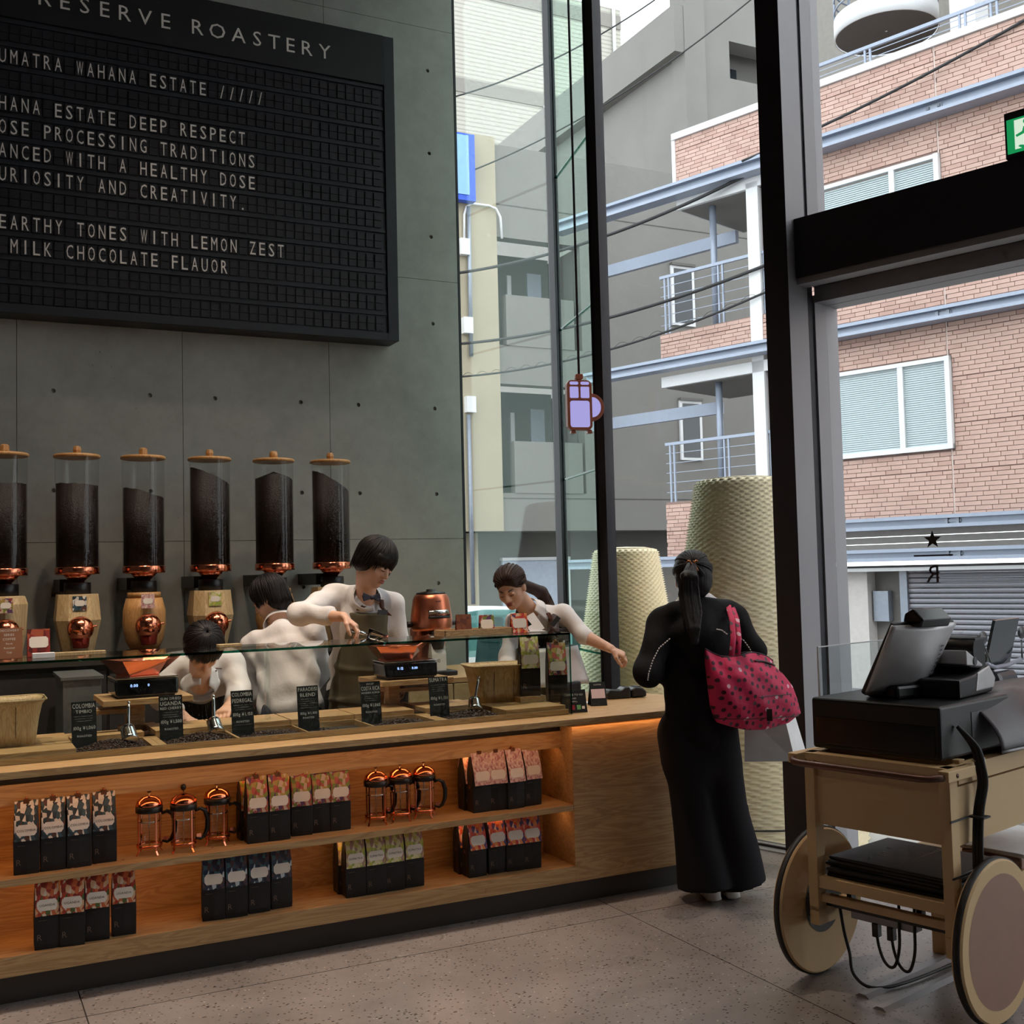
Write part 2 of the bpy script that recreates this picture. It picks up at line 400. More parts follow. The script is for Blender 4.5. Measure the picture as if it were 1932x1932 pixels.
MB().sbox(3.1095, 3.25, 5.432, 5.67, 0, 3.04).build('door_frame', 'grey_steel', d1)
MB().sbox(-7.5, 3.1085, 5.26, 5.36, 3.07, 3.104).build('head_trim', 'grey_steel', d1)
MB().sbox(-7.5, 3.1085, 5.36, 5.43, 3.085, 3.104).build('head_track', 'black_steel', d1)
MB().sbox(-7.5, 3.1085, 5.43, 5.67, 3.0, 3.104).build('door_head', 'grey_steel', d1)
MB().sbox(1.2, 3.109, 5.545, 5.555, 0.02, 3.0).build('pane', 'pane_clear', d1)
MB().sbox(1.14, 1.2, 5.45, 5.66, 0, 3.0).build('door_stile', 'grey_steel', d1)
MB().sbox(-7.5, 3.1085, 5.5, 5.6, -.01, .018).build('door_track', 'rail_alu', d1)
w4 = win('window_4')           # tall glazing above the door and on towards the viewer
MB().sbox(-7.5, 3.11, 5.5, 5.512, 3.423, GZ).build('pane', 'pane_clear', w4)
MB().sbox(-7.5, 1.14, 5.5, 5.512, 0.02, 3.0).build('pane', 'pane_clear', w4)
for s in (-1.6, -4.4, -7.3):
    MB().sbox(s, s+.12, 5.2, 5.6, 0, GZ).build('mullion', 'black_steel', w4)
MB().sbox(-7.5, 3.11, 5.44, 5.6, 3.423, 3.47).build('sill', 'black_steel', w4)
# printed mark on the door glass: star, bar, mirrored R
dm = thing('glass_emblem', 'dark star, bar and reversed letter stuck on the door glass', 'decal', P(2.56,5.543,1.6))
Mg = frame(P(0,5.5435,0), -FD, (0,0,1))
st = [(.048*(1 if k % 2 == 0 else .4)*sin(pi*k/5), .048*(1 if k % 2 == 0 else .4)*cos(pi*k/5)) for k in range(10)]
plain('decal_ink', L(46,34,34), .5)
def flat(pts, nm):
    MB().prism([P(2.56-x, 5.5435, 1.0)+V((0,0,y)) for x, y in pts], FN*.0012).build(nm, 'decal_ink', dm, world=True)
flat([(x, y+.69) for x, y in st], 'star'); flat([(-.103,.606),(.103,.606),(.103,.614),(-.103,.614)], 'bar')
mR = MB(); mR.text('R', .126, frame(P(2.56-.034,5.5435,1.4735), FD, (0,0,1)), 0); mR.build('letter', 'decal_ink', dm, world=True)
# ================================================================ the street outside
EL = lambda r, g, b: tuple(c*.85 for c in L(r, g, b))
plain('brick_tile', EL(206,172,159), .55, 0, .4, .08, 3); plain('brick_tile_b', EL(196,160,147), .55, 0, .4, .1, 3)
plain('mortar', EL(146,122,113), .8); plain('pale_joint', EL(226,208,200), .8)
plain('steel_beam', EL(160,170,188), .4, .3, .5, .05); plain('white_paint', EL(238,240,242), .5, 0, .5, .02)
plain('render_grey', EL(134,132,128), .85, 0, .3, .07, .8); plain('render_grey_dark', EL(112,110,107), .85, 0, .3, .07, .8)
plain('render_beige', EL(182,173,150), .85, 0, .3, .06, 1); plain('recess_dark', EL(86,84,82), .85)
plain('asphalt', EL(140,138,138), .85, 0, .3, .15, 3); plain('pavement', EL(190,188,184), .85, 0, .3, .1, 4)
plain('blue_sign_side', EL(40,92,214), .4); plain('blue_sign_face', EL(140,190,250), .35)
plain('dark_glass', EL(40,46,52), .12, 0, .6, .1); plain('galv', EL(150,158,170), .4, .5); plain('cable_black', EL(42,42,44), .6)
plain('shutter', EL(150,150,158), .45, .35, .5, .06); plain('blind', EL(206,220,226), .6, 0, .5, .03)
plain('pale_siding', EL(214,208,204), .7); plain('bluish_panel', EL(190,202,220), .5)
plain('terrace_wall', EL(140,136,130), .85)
NB = 15.5
def sN(u, v, n=NB): return SN(onN(u, v, n))[0]
def zN(u, v, n=NB): return onN(u, v, n).z
gr = MB().box((-30,-20,-.32),(70,70,-.3)).build('ground_street', 'asphalt'); struct(gr)
gp = MB().prism([P(8,5.6,-.3), P(-9,5.6,-.3), P(-9,9.4,-.3), P(8,9.4,-.3)], (0,0,.12)).build('ground_pavement', 'pavement'); struct(gp)
kb = MB().sbox(-9, 8, 9.4, 9.55, -.3, -.14).build('kerb', 'pavement'); tag(kb, 'pale concrete kerb along the pavement outside the door', 'kerb')
sR = -5.5; sL = sN(1274, 300); sC = sN(1449, 500)
zTop = zN(1548, 166); zB1 = (zN(1700,244.8), zN(1700,222)); zB2 = (zN(1700,621), zN(1700,602)); zB3 = (zN(1700,997), zN(1700,979)); zB4 = (zN(1700,1056), zN(1700,1038.5))
bb = thing('brick_building', 'pinkish brick-tiled building with steel beams and balconies across the street', 'building', P(0, NB+2, -.3))
def bpart(name, mb, mat, **k): return mb.build(name, mat, bb, world=True, **k)
bpart('wall', MB().sbox(sR, sC, NB+.014, NB+3, zB3[0], zTop), 'mortar')
bpart('parapet', MB().sbox(sC, sL, NB+.014, NB+.16, zB1[1]-.1, zTop), 'mortar')
bpart('coping', MB().sbox(sR, sL+.04, NB-.05, NB+.22, zTop, zTop+.11), 'white_paint')
bpart('parapet_edge', MB().sbox(sL-.01, sL+.06, NB-.02, NB+.2, zB1[1]-.1, zTop), 'white_paint')
for nm, (z0, z1), s1 in (('steel_beam', zB1, sN(1062,435)), ('steel_beam', zB2, sN(1120,716)), ('steel_beam', zB3, sC), ('steel_beam', zB4, sN(1084,1018))):
    m = MB().sbox(sR, s1, NB-.3, NB-.02, z1-.03, z1+.02).sbox(sR, s1, NB-.2, NB-.16, z0+.03, z1-.03).sbox(sR, s1, NB-.3, NB-.02, z0-.02, z0+.03)
    bpart(nm, m, 'steel_beam')
for (z0, z1) in (zB1, zB2, zB3, zB4):      # bolted splice plates
    s = sN(1790, 560); m = MB().sbox(s-.12, s+.12, NB-.215, NB-.2, z0+.05, z1-.05)
    for a in (-.08, .08):
        for zz in (z0+.09, z1-.09): m.sbox(s+a-.02, s+a+.02, NB-.235, NB-.21, zz-.02, zz+.02)
    bpart('splice_plate', m, 'galv')
# windows with blinds
def window(u0, vt0, vb0, u1, vt1, vb1, um):
    s0, s1 = sN(u0, vt0), sN(u1, vt1); z1, z0 = zN(u1, vt1), zN(u1, vb1); sm = sN(um, (vt0+vt1)/2)
    f = bpart('window_frame', MB().sbox(s1, s0, NB-.06, NB+.02, z1-.06, z1).sbox(s1, s0, NB-.06, NB+.02, z0, z0+.07).sbox(s1, s1+.07, NB-.08, NB+.02, z0, z1).sbox(s0-.06, s0, NB-.06, NB+.02, z0, z1).sbox(sm-.04, sm+.04, NB-.055, NB+.02, z0, z1), 'white_paint')
    for a, b in ((s1+.07, sm-.04), (sm+.04, s0-.06)):
        m = MB().sbox(a, b, NB-.03, NB-.026, z0+.07, z1-.06); m.build('pane', 'pane_clear', f, world=False) if False else None
        g = MB().sbox(a, b, NB-.03, NB-.026, z0+.07, z1-.06).build('window_pane', 'pane_clear', bb, world=True)
        k = int((z1-z0-.13)/.032); bl = MB()
        for i in range(k):
            zz = z0+.075+i*.032; bl.add([P(a,NB-.012,zz), P(b,NB-.012,zz), P(b,NB+.002,zz+.029), P(a,NB+.002,zz+.029)], [(0,1,2,3)])
        bpart('blind', bl, 'blind')
    return (s1-.01, s0+.01, z0-.01, z1+.01)
holes = [window(1500, 369, 500, 1773, 290, 462, 1684), window(1535, 711, 871, 1794, 671.5, 847, 1700)]
# tiles
TW, TH = .236, .0655
big, rest = [], MB()
jz = [zB3[1] + k*TH*10 for k in range(1, 60)]
sJ = sN(1780, 500)
def pieces(a, b, z0, z1):          # cut a tile at window edges and at the expansion joint
    segs = [(a, b)]
    for lo_, hi_, w0, w1 in holes + [(sJ-.012, sJ+.012, -99, 99)]:
        if z0 < w1 and z1 > w0:
            segs = [q for x, y in segs for q in ((x, min(y, lo_)), (max(x, hi_), y)) if q[1]-q[0] > .012]
    return segs
def lay(sa, sb, za, zb):
    k0 = int(math.floor((za-zB3[1])/TH)); k1 = int(math.ceil((zb-zB3[1])/TH))
    for k in range(k0, k1):
        z0 = zB3[1]+k*TH+.004; z1 = z0+TH-.008
        if k % 10 == 9: z1 -= .008
        if z0 < za-.01 or z1 > zb+.01: continue
        if any(z0 < q[1] and z1 > q[0] for q in (zB1, zB2)): continue
        off = (.5 if k % 2 else 0) + .13*((k*7) % 3); j = int(math.floor(sa/TW))-1
        while (j+off)*TW < sb:
            a = (j+off)*TW+.004; b = a+TW-.008; j += 1; a, b = max(a, sa), min(b, sb)
            if b-a < .012: continue
            for x, y in pieces(a, b, z0, z1): yield x, y, z0, z1
tiles = list(lay(sR, sC, zB3[1], zTop)) + list(lay(sC, sL, zB1[1], zTop))
par = []
for (uL, vt, zbase, cat) in ((1246, 632.6, zB2[1], 2), (1256.5, 948, zB4[1], 1)):
    sl = sN(uL, vt); zt = zN(uL, vt)
    bpart('balcony_parapet', MB().sbox(sC-.2, sl, NB+.014, NB+.15, zbase, zt), 'mortar')
    tiles += list(lay(sC, sl, zbase, zt)); par.append((sl, zt, zbase))
tiles.sort(key=lambda t: (abs((t[0]+t[1])/2 - sN(1850, 800)) + .6*abs((t[2]+t[3])/2 - zN(1850, 800))))
_t = MB().sbox(-TW/2+.004, TW/2-.004, 0, .016, 0, TH-.008)
_tm = None; n = 0
for a, b, z0, z1 in tiles:
    full = abs((b-a)-(TW-.008)) < 1e-4 and abs(z1-z0-(TH-.008)) < 1e-4
    if full and n < 290:
        if _tm is None:
            _tm = bpart('brick', MB().sbox(-(TW-.008)/2, (TW-.008)/2, -.004, .016, 0, TH-.008), 'brick_tile'); me = _tm.data
            for v in me.vertices: v.co += V(bb.location)
            o = _tm
        else: o = _tm.copy(); COL.objects.link(o)
        o.location = P((a+b)/2, NB, z0) - V(bb.location); n += 1
    else: rest.mi = 1 if random.random() < .3 else 0; rest.sbox(a, b, NB-.004, NB+.016, z0, z1)
rest.build('brick_field', ['brick_tile', 'brick_tile_b'], bb, world=True, kind='stuff')
bpart('expansion_joint', MB().sbox(sJ-.009, sJ+.009, NB+.002, NB+.015, zB3[1], zTop), 'pale_joint')
# balconies left of the column: slab canopy, column, rails
colm = MB().sbox(sN(1436,520), sN(1414,520), NB-.02, NB+.2, zB4[1], zB1[0]-.1); bpart('white_column', colm, 'white_paint')
for (z0, z1), vt, ul in ((zB1, 378, 1277), (zB2, 713, 1249)):
    sl = sN(ul, vt); zt = zN(ul, vt); bpart('canopy', MB().sbox(sC-.3, sl, NB-.02, NB+2.0, zt-.18, zt), 'white_paint')
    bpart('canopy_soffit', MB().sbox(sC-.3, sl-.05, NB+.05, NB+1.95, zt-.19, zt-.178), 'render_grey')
    bpart('cross_beam', MB().sbox(sl-.3, sl+2.9, NB+1.3, NB+1.4, zt-.55, zt-.33), 'steel_beam')
def rail(name, a, b, zb, zt, posts, wires):
    r = bpart(name, MB().sbox(a, b, NB+.02, NB+.07, zt-.03, zt+.02), 'steel_beam')
    for s in posts: bpart('rail_post', MB().sbox(s-.015, s+.015, NB+.03, NB+.06, zb, zt).sbox(s+.07, s+.10, NB+.03, NB+.06, zb, zt), 'steel_beam')
    for i in range(wires):
        z = zb+(zt-zb)*(i+1)/(wires+1); bpart('rail_wire', MB().sbox(a, b, NB+.04, NB+.048, z-.005, z+.005), 'steel_beam')
for (sl, zt, zb), zr in zip(par, (zN(1255, 521), zN(1262, 837))):
    rail('handrail', sC, sl, zt, zr, [sl-.18, (sl+sC)/2-.2, sC+.1], 5)
    bpart('round_post', MB().tube([P((sl+sC)/2+.1, NB+.25, zt), P((sl+sC)/2+.1, NB+.25, zr+1.1)], .06, 10), 'steel_beam')
# roof terrace
zr = zN(1548, 120)
rail('handrail', sR, sN(1540,150), zTop+.11, zr, [sN(1640,120), sN(1820,60), sN(1880,40)], 2)
bpart('terrace_wall', MB().sbox(sR, sN(1300,150), NB+3.2, NB+3.4, zTop-1, zTop+5), 'terrace_wall')
bpart('stair_tower', MB().sbox(sN(1787,50), sN(1738,50), NB+1.0, NB+1.5, zTop-.2, zTop+5), 'white_paint')
c = onN(1672, 60, NB+1.6); zc0, zc1 = onN(1600, 92, NB+1.6).z, onN(1600, 58, NB+1.6).z
Mx = Matrix.Translation(V((c.x, c.y, 0)))
bpart('stair_drum', MB().lathe([(.80,zc0),(.82,zc0),(.82,zc1),(.80,zc1)], 40, Mx, True, False), 'white_paint')
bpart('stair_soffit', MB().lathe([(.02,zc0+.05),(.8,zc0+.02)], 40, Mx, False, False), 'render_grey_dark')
for i in range(4): bpart('stair_rail', MB().tube([V((c.x+.8*cos(a*.157), c.y+.8*sin(a*.157), zc1+.15+.2*i)) for a in range(40)], .015, 6, True), 'steel_beam')
for i in range(8): bpart('stair_post', MB().tube([V((c.x+.8*cos(i*.785), c.y+.8*sin(i*.785), zc1)), V((c.x+.8*cos(i*.785), c.y+.8*sin(i*.785), zc1+.85))], .018, 6), 'steel_beam')
# ground floor: boards, wall, roller shutter
zs = zN(1700, 1072)
for i in range(3):
    h = (zB3[0]-zB4[1])/3; bpart('siding_board', MB().sbox(sR, sN(1560,1020), NB+.2+.02*i, NB+.3, zB4[1]+h*i+.006, zB4[1]+h*(i+1)-.006), 'pale_siding')
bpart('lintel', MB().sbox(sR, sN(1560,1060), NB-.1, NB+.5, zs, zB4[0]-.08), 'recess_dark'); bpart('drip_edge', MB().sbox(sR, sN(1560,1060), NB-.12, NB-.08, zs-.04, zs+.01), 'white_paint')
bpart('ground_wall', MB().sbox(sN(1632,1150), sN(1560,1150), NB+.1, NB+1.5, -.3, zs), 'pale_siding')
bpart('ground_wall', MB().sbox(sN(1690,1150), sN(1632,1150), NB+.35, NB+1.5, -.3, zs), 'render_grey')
bpart('shutter_guide', MB().sbox(sN(1698,1150), sN(1684,1150), NB+.25, NB+.5, -.3, zs), 'galv')
k = int((zs+.3)/.075)
for i in range(k+1):
    z = -.3+i*(zs+.3)/(k+1); h = (zs+.3)/(k+1)
    m = MB().prism([P(0,NB+.30,z), P(0,NB+.325,z+h*.12), P(0,NB+.325,z+h*.2), P(0,NB+.30,z+h*.34), P(0,NB+.30,z+h*.98), P(0,NB+.36,z+h*.98), P(0,NB+.36,z)], (0,0,0)) if False else MB()
    s0, s1 = sR, sN(1698,1150); pr = [(NB+.33,z),(NB+.30,z+h*.15),(NB+.295,z+h*.5),(NB+.30,z+h*.85),(NB+.33,z+h*.98),(NB+.37,z+h*.98),(NB+.37,z)]
    m.prism([P(s0, a, b) for a, b in pr], FD*(s1-s0)); bpart('shutter_slat', m, 'shutter')
mt = onN(1668, 1140, NB+.3); bpart('meter_box', MB().sbox(SN(mt)[0]-.12, SN(mt)[0]+.12, NB+.2, NB+.36, mt.z-.25, mt.z+.2), 'galv')

# ---------------------------------------------------------------- grey rendered building, parallel to the concrete wall
YG = 20.0
gb = thing('grey_building', 'grey rendered apartment block with recessed balconies and a cream corner strip', 'building', (10, YG+2, -.3))
def gpart(name, mb, mat): return mb.build(name, mat, gb, world=True)
def xY(u, v=600, Y=YG): return onY(u, v, Y).x
def zY(u, v, Y=YG): return onY(u, v, Y).z
def wallbox(u0, u1, z0, z1, th=.3, dy=0, uv=700): return MB().box((xY(u0,uv), YG+dy, z0), (xY(u1,uv), YG+dy+th, z1))
zt = zY(939, 273); a0, a1 = zY(945,447), zY(957,556); b1, b0 = zY(949,651), zY(952,724); c1, c0 = zY(965,832), zY(960,930); zo = zY(950,1002)
gpart('cream_strip', wallbox(800, 941, zo, zt+.12, 2.9, -.06), 'render_beige')
gpart('cream_base', wallbox(800, 930, -.3, zo, 2, .9), 'render_beige')
for z0, z1 in ((a0, zt), (b0, b1), (zo, c0)): gpart('wall_band', wallbox(941, 1100, z0, z1, .3), 'render_grey')
gpart('wall', wallbox(1100, 1560, zo, zt, .3), 'render_grey')
for z0, z1, u0, u1 in ((b1, a1, 957, 1085), (c0, c1, 966, 1094)): gpart('balcony_parapet', wallbox(u0, u1, z0, z1, .2, -.02), 'render_grey')
for z0, z1 in ((b1, a0), (c0, b0)):
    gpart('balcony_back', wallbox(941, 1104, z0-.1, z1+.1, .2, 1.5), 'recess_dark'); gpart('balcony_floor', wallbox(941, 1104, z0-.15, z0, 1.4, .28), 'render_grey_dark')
    gpart('balcony_cheek', wallbox(938, 941, z0, z1, 1.4, .1), 'render_grey'); gpart('balcony_cheek', wallbox(1100, 1103, z0, z1, 1.4, .28), 'render_grey')
    gpart('wall_light', wallbox(1020, 1028, z1-1.0, z1-.35, .06, 1.42), 'white_paint')
    gpart('balcony_door', wallbox(1061, 1088, z0, z1-.25, .05, 1.45), 'bluish_panel')
gpart('roof', wallbox(800, 1560, zt-.05, zt, 2.6, .1), 'render_grey')
for v0, u0 in ((385, 939), (940, 960)):
    z = zY(u0, v0); gpart('wall_joint', wallbox(941, 1560, z-.01, z+.01, .01, -.006), 'recess_dark')
gpart('wall_overhang', wallbox(870, 1560, zo, zo+.1, 1.2, .25), 'render_grey_dark')
gpart('ground_wall', wallbox(930, 1560, -.3, zo, .3, 1.2), 'render_grey_dark')
gpart('garage_panel', wallbox(985, 1112, -.3, zY(1000,1056), .1, 1.12), 'bluish_panel')
gpart('garage_frame', wallbox(983, 1114, zY(1000,1056), zY(1000,1050), .16, 1.06), 'white_paint'); gpart('garage_post', wallbox(1106, 1112, -.3, zY(1000,1050), .14, 1.04), 'white_paint')
gpart('garage_panel', wallbox(1240, 1330, -.3, zY(1280,1056), .1, 1.12), 'render_grey')
for u0, v0, u1, v1 in ((1272,502,1313,614), (1280,756,1319,868)):
    z0, z1 = zY(u0, v1), zY(u0, v0); gpart('window_frame', wallbox(u0-2, u1, z0, z1, .06, -.05), 'white_paint'); gpart('window_pane', wallbox(u0+3, u1-5, z0+.06, z1-.06, .02, -.06), 'dark_glass')
    gpart('window_hood', wallbox(u0-2, u1+1, z1, z1+.06, .12, -.1), 'render_grey_dark')
for u, v in ((875,470),(878,617),(880,765)): gpart('junction_box', wallbox(u-8, u+9, zY(u,v+15), zY(u,v-15), .14, -.2), 'white_paint')
gpart('wall_pipe', MB().tube([onY(884,390,YG-.14), onY(889,672,YG-.14)], .045, 8), 'galv'); gpart('wall_pipe', MB().tube([onY(884,782,YG-.14), onY(893,1140,YG-.14)], .045, 8), 'galv')
gpart('conduit', MB().tube([onY(u,v,YG-.12) for u, v in ((876,455),(876,405),(880,390),(890,384),(922,388),(936,394),(944,410),(947,450))], .025, 6), 'white_paint')
gpart('blue_sign', MB().box((xY(820,300),YG-.3,zY(880,388)),(xY(884,300),YG-.12,zY(880,264))), 'blue_sign_side'); gpart('blue_sign_face', MB().box((xY(820,300),YG-.32,zY(880,378)),(xY(872,300),YG-.3,zY(880,268))), 'blue_sign_face')
# taller stair wing behind
ub = thing('stair_wing', 'pale grey upper wing with slanting ledge rising behind the grey block', 'building', (22, 26, -.3))
YU = 23.0; xc = onY(1296, 120, YU).x; ztop = onY(1294, 12, YU).z; zs2 = onY(1297, 100, YU).z
m = MB().box((xc, YU+.6, -.3), (xc+.6, YU+22, zs2)); m.build('side_wall', 'render_grey', ub, world=True)
MB().box((xc-.35, YU+.02, zs2), (xc+.6, YU+22, ztop)).build('side_ledge', 'render_grey', ub, world=True)
MB().box((xc-.05, YU, zt-.6), (onY(1331,100,YU).x, YU+.6, ztop+6)).build('corner_pier', 'render_grey', ub, world=True)
MB().box((onY(1331,100,YU).x, YU+.2, zt-.6), (onY(1520,100,YU).x, YU+.8, zY(1400,145,YU))).build('front_wall', 'render_grey', ub, world=True)
MB().box((onY(1331,100,YU).x, YU+.2, zY(1400,75,YU)), (onY(1520,100,YU).x, YU+.8, ztop+6)).build('front_wall', 'render_grey', ub, world=True)
MB().box((onY(1331,100,YU).x, YU+1.2, zY(1400,145,YU)-1.5), (onY(1560,100,YU).x, YU+1.4, zY(1400,75,YU)+2)).build('loggia_back', 'render_grey_dark', ub, world=True)
MB().box((onY(1331,100,YU).x, YU+.2, zY(1400,145,YU)), (onY(1385,100,YU).x, YU+.8, zY(1400,75,YU))).build('front_wall', 'render_grey', ub, world=True)
MB().box((onY(1398,100,YU).x, YU+1.15, zY(1400,150,YU)), (onY(1440,100,YU).x, YU+1.2, zY(1400,90,YU))).build('window_pane', 'dark_glass', ub, world=True)
# pale tiled block far behind
def _stripe():
    m, nt, b = newmat('pale_siding_far'); setp(b, EL(222,218,206), .7)
    w = nt.nodes.new('ShaderNodeTexWave'); w.bands_direction = 'Z'; w.inputs['Scale'].default_value = 1.5; nt.links.new(pos(nt, world=True), w.inputs['Vector'])
    c = ramp(nt, w.outputs['Fac'], [(.1, EL(158,155,146)), (.35, EL(184,181,170))]); nt.links.new(c, b.inputs['Base Color']); return m
_DEF['pale_siding_far'] = _stripe
tb = thing('pale_tower', 'tall cream building clad in fine horizontal siding behind the grey block', 'building', (12, 49, -.3))
YT = 47.0
MB().box((onY(760,100,YT).x, YT, -.3), (onY(1172,100,YT).x, YT+8, 30)).build('wall', 'pale_siding_far', tb, world=True)
plain('band_grey', EL(140,136,130), .8)
for u, v0, v1 in ((860,146,172), (1000,-8,18)):
    MB().box((onY(760,100,YT).x, YT-.06, onY(u,v1,YT).z), (onY(1172,100,YT).x, YT, onY(u,v0,YT).z)).build('dark_band', 'band_grey', tb, world=True)
MB().tube([onY(1156,-30,YT-.1), onY(1160,120,YT-.1)], .09, 8).build('downpipe', 'white_paint', tb, world=True)
for u, v in ((1025,12), (1029,204)): MB().lathe([(.14,0),(.14,.2),(.0001,.24)], 14, TR(onY(u,v,YT), pi/2)).build('vent_cap', 'white_paint', tb, world=True)
# overhead cables across the street
for (u0,v0,d0),(u1,v1,d1),sag,r,txt in (((850,517,13),(1470,298,11),.3,.028,'thick black cable sagging from the cream strip up to the tiled parapet'),((850,650,13),(1470,490,11),.25,.028,'black cable passing in front of the middle balcony rail'),((850,712,13),(1480,535,11),.3,.02,'lowest thin cable with a spiral wire wound round it'),((845,186,16),(1290,-40,13),.3,.016,'thin wire crossing in front of the cream siding'),((870,330,16),(1440,-20,13),.35,.015,'thin wire running high past the slanting grey ledge'),((1530,238,11),(1990,5,10),.1,.022,'black cable slanting across the tiled facade above the header beam')):
    a = onY(u0,v0,YG-.07) if u0 < 900 else onN(1400,304,NB-.3); b = onN(u1,v1,NB+(3.2 if v1 < 0 else -.01))
    m = MB().tube([a+(b-a)*(i/20)-V((0,0,sag*4*(i/20)*(1-i/20))) for i in range(21)], r, 6)
    if 'spiral' in txt:
        m.tube([a+(b-a)*(i/140)-V((0,0,sag*4*(i/140)*(1-i/140)))+V((0,.03*cos(i*.9),.035+.035*sin(i*.9))) for i in range(141)], .004, 4)
    tag(m.build('overhead_cable', 'cable_black'), txt, 'cable', 'overhead cables in the street')
# ================================================================ service counter
plain('copper', L(236,142,108), .16, 1, .5, .04); plain('copper_brushed', L(206,124,94), .34, 1, .5, .05); plain('chrome', L(205,205,205), .14, 1, .5, 0)
plain('black_plastic', L(22,22,24), .38, 0, .45, .1); plain('black_gloss', L(16,16,18), .15, 0, .5, 0); plain('dark_grey_plastic', L(62,63,68), .45)
plain('chalkboard', L(30,33,34), .75, 0, .3, .15); plain('chalk', L(214,212,206), .9); plain('chalk_dim', L(150,149,145), .9)
plain('beans', L(58,38,30), .42, 0, .5, .35, 160); plain('white_card', L(236,226,214), .7); plain('paper_white', L(232,232,234), .7)
plain('bag_black', L(27,28,31), .5, 0, .4, .12, 30, .25, 22); plain('bag_print', L(120,98,84), .5); plain('star_print', L(120,62,48), .5)
plain('gold_clip', L(170,112,78), .3, .9)
emit('lcd_blue', (.35,.5,1.0), 3.0)
ct = thing('service_counter', 'long oak service counter with lit display shelves and a dark plinth', 'counter', (1.7,4.7,0))
X0, XN = -2.4, 2.643
def cpart(name, mb, mat, **k): return mb.build(name, mat, ct, world=True, **k)
def nX(Y, n=4.965): return (n-FN.y*Y)/FN.x
cpart('worktop', MB().prism([V((X0,4.62,.854)), V((nX(4.62),4.62,.854)), V((nX(5.62),5.62,.854)), V((X0,5.62,.854))], (0,0,.028)), 'oak_top', bevel=.002)
cpart('shadow_gap', MB().box((XN,4.71,.8362),(nX(4.9)-.12,4.74,.8538)), 'black_plastic')
cpart('end_panel', MB().prism([V((XN,4.68,.113)), V((nX(4.68)-.12,4.68,.113)), V((nX(5.56)-.12,5.56,.113)), V((XN,5.56,.113))], (0,0,.723)), 'oak')
cpart('fascia', MB().box((X0,4.79,.727),(XN,4.815,.806)), 'oak'); cpart('shadow_gap', MB().box((X0,4.80,.8065),(XN,4.815,.853)), 'black_plastic'); cpart('niche_roof', MB().box((X0,4.815,.746),(XN,5.0,.76)), 'oak')
cpart('niche_back', MB().box((X0,5.0,.113),(XN,5.02,.836)), 'oak')
cpart('shelf', MB().box((X0,4.68,.445),(XN-.002,5.0,.473)), 'oak', bevel=.0015); cpart('bottom_shelf', MB().box((X0,4.68,.113),(XN,5.0,.188)), 'oak', bevel=.0015)
cpart('plinth', MB().prism([V((X0,4.74,0)), V((nX(4.74)-.16,4.74,0)), V((nX(5.5)-.16,5.5,0)), V((X0,5.5,0))], (0,0,.114)), 'plinth_dark')
cpart('rear_panel', MB().box((X0,5.54,.11),(XN,5.56,.856)), 'oak')
def strip(a, b, y, z, power, name='led_strip', tilt=0):
    o = cpart(name, MB().box((a,y-.006,z),(b,y+.006,z+.006)), 'led_warm')
    ld = bpy.data.lights.new('led_light', 'AREA'); ld.shape = 'RECTANGLE'; ld.size = b-a; ld.size_y = .012; ld.energy = power; ld.color = (1.0,.60,.34)
    lo = bpy.data.objects.new('led_light', ld); COL.objects.link(lo); lo.parent = ct; lo.location = V(((a+b)/2, y, z-.003))-V(ct.location); lo.rotation_euler = (tilt,0,0)
strip(X0+.1, 3.6, 4.66, .8495, 1.0); strip(X0+.1, XN-.03, 4.83, .739, .22); strip(X0+.1, XN-.03, 4.775, .438, 1.1)  # second strip is weak added fill for the upper niche, no real lamp

# ---------------------------------------------------------------- glass case over the bins
gc = thing('glass_case', 'low frameless glass screen case standing along the oak counter', 'display case', (1.0,4.79,.882))
CE = 2.70
def gpane(name, a, b, mat='pane_case'): return MB().box(a, b).build(name, mat, gc, world=True)
gpane('front_pane', (X0+.02,4.776,.884), (CE,4.783,1.268)); gpane('top_pane', (X0+.02,4.776,1.268), (CE,5.17,1.278)); gpane('end_pane', (CE-.008,4.785,.884), (CE,5.17,1.268))
gpane('front_edge', (X0+.02,4.7745,1.268), (CE+.0015,4.7765,1.278), 'pane_edge'); gpane('end_edge', (CE,4.776,1.268), (CE+.002,5.17,1.278), 'pane_edge'); gpane('corner_edge', (CE-.001,4.7745,.884), (CE+.002,4.784,1.268), 'pane_edge')
plain('clip_steel', L(190,190,190), .3, .9)
for x in (-1.2, .1, 1.3): MB().box((x,5.14,.884),(x+.02,5.17,1.268)).build('glass_strut', 'pane_case', gc, world=True)

# ---------------------------------------------------------------- bean tray
bt = thing('bean_tray', 'oak tray of bean bins with raised covers along the counter', 'tray', (1.3,4.95,.882))
def tpart(name, mb, mat='oak_top', **k): return mb.build(name, mat, bt, world=True, **k)
tpart('front_rim', MB().box((X0+.1,4.785,.882),(CE-.012,4.80,.908)), bevel=.001); tpart('base', MB().box((X0+.1,4.80,.882),(CE-.012,5.32,.8845)), 'plinth_dark')
bins = [(.455,.744),(.803,1.092),(1.104,1.394),(1.402,1.694),(1.704,2.0),(2.062,2.35)]
edges = [(.744,.7735),(.7735,.803),(1.092,1.104),(1.394,1.402),(1.694,1.704),(2.0,2.03),(2.03,2.062)]
for a, b in edges: tpart('divider', MB().box((a+.0008,4.80,.882),(b-.0008,5.07,.907)), 'oak_top')
tpart('back_rim', MB().box((.455,5.062,.882),(2.35,5.072,.91)))
for a, b in ((.455,.752),): tpart('back_ledge', MB().box((a,5.075,.882),(b,5.16,.93)))
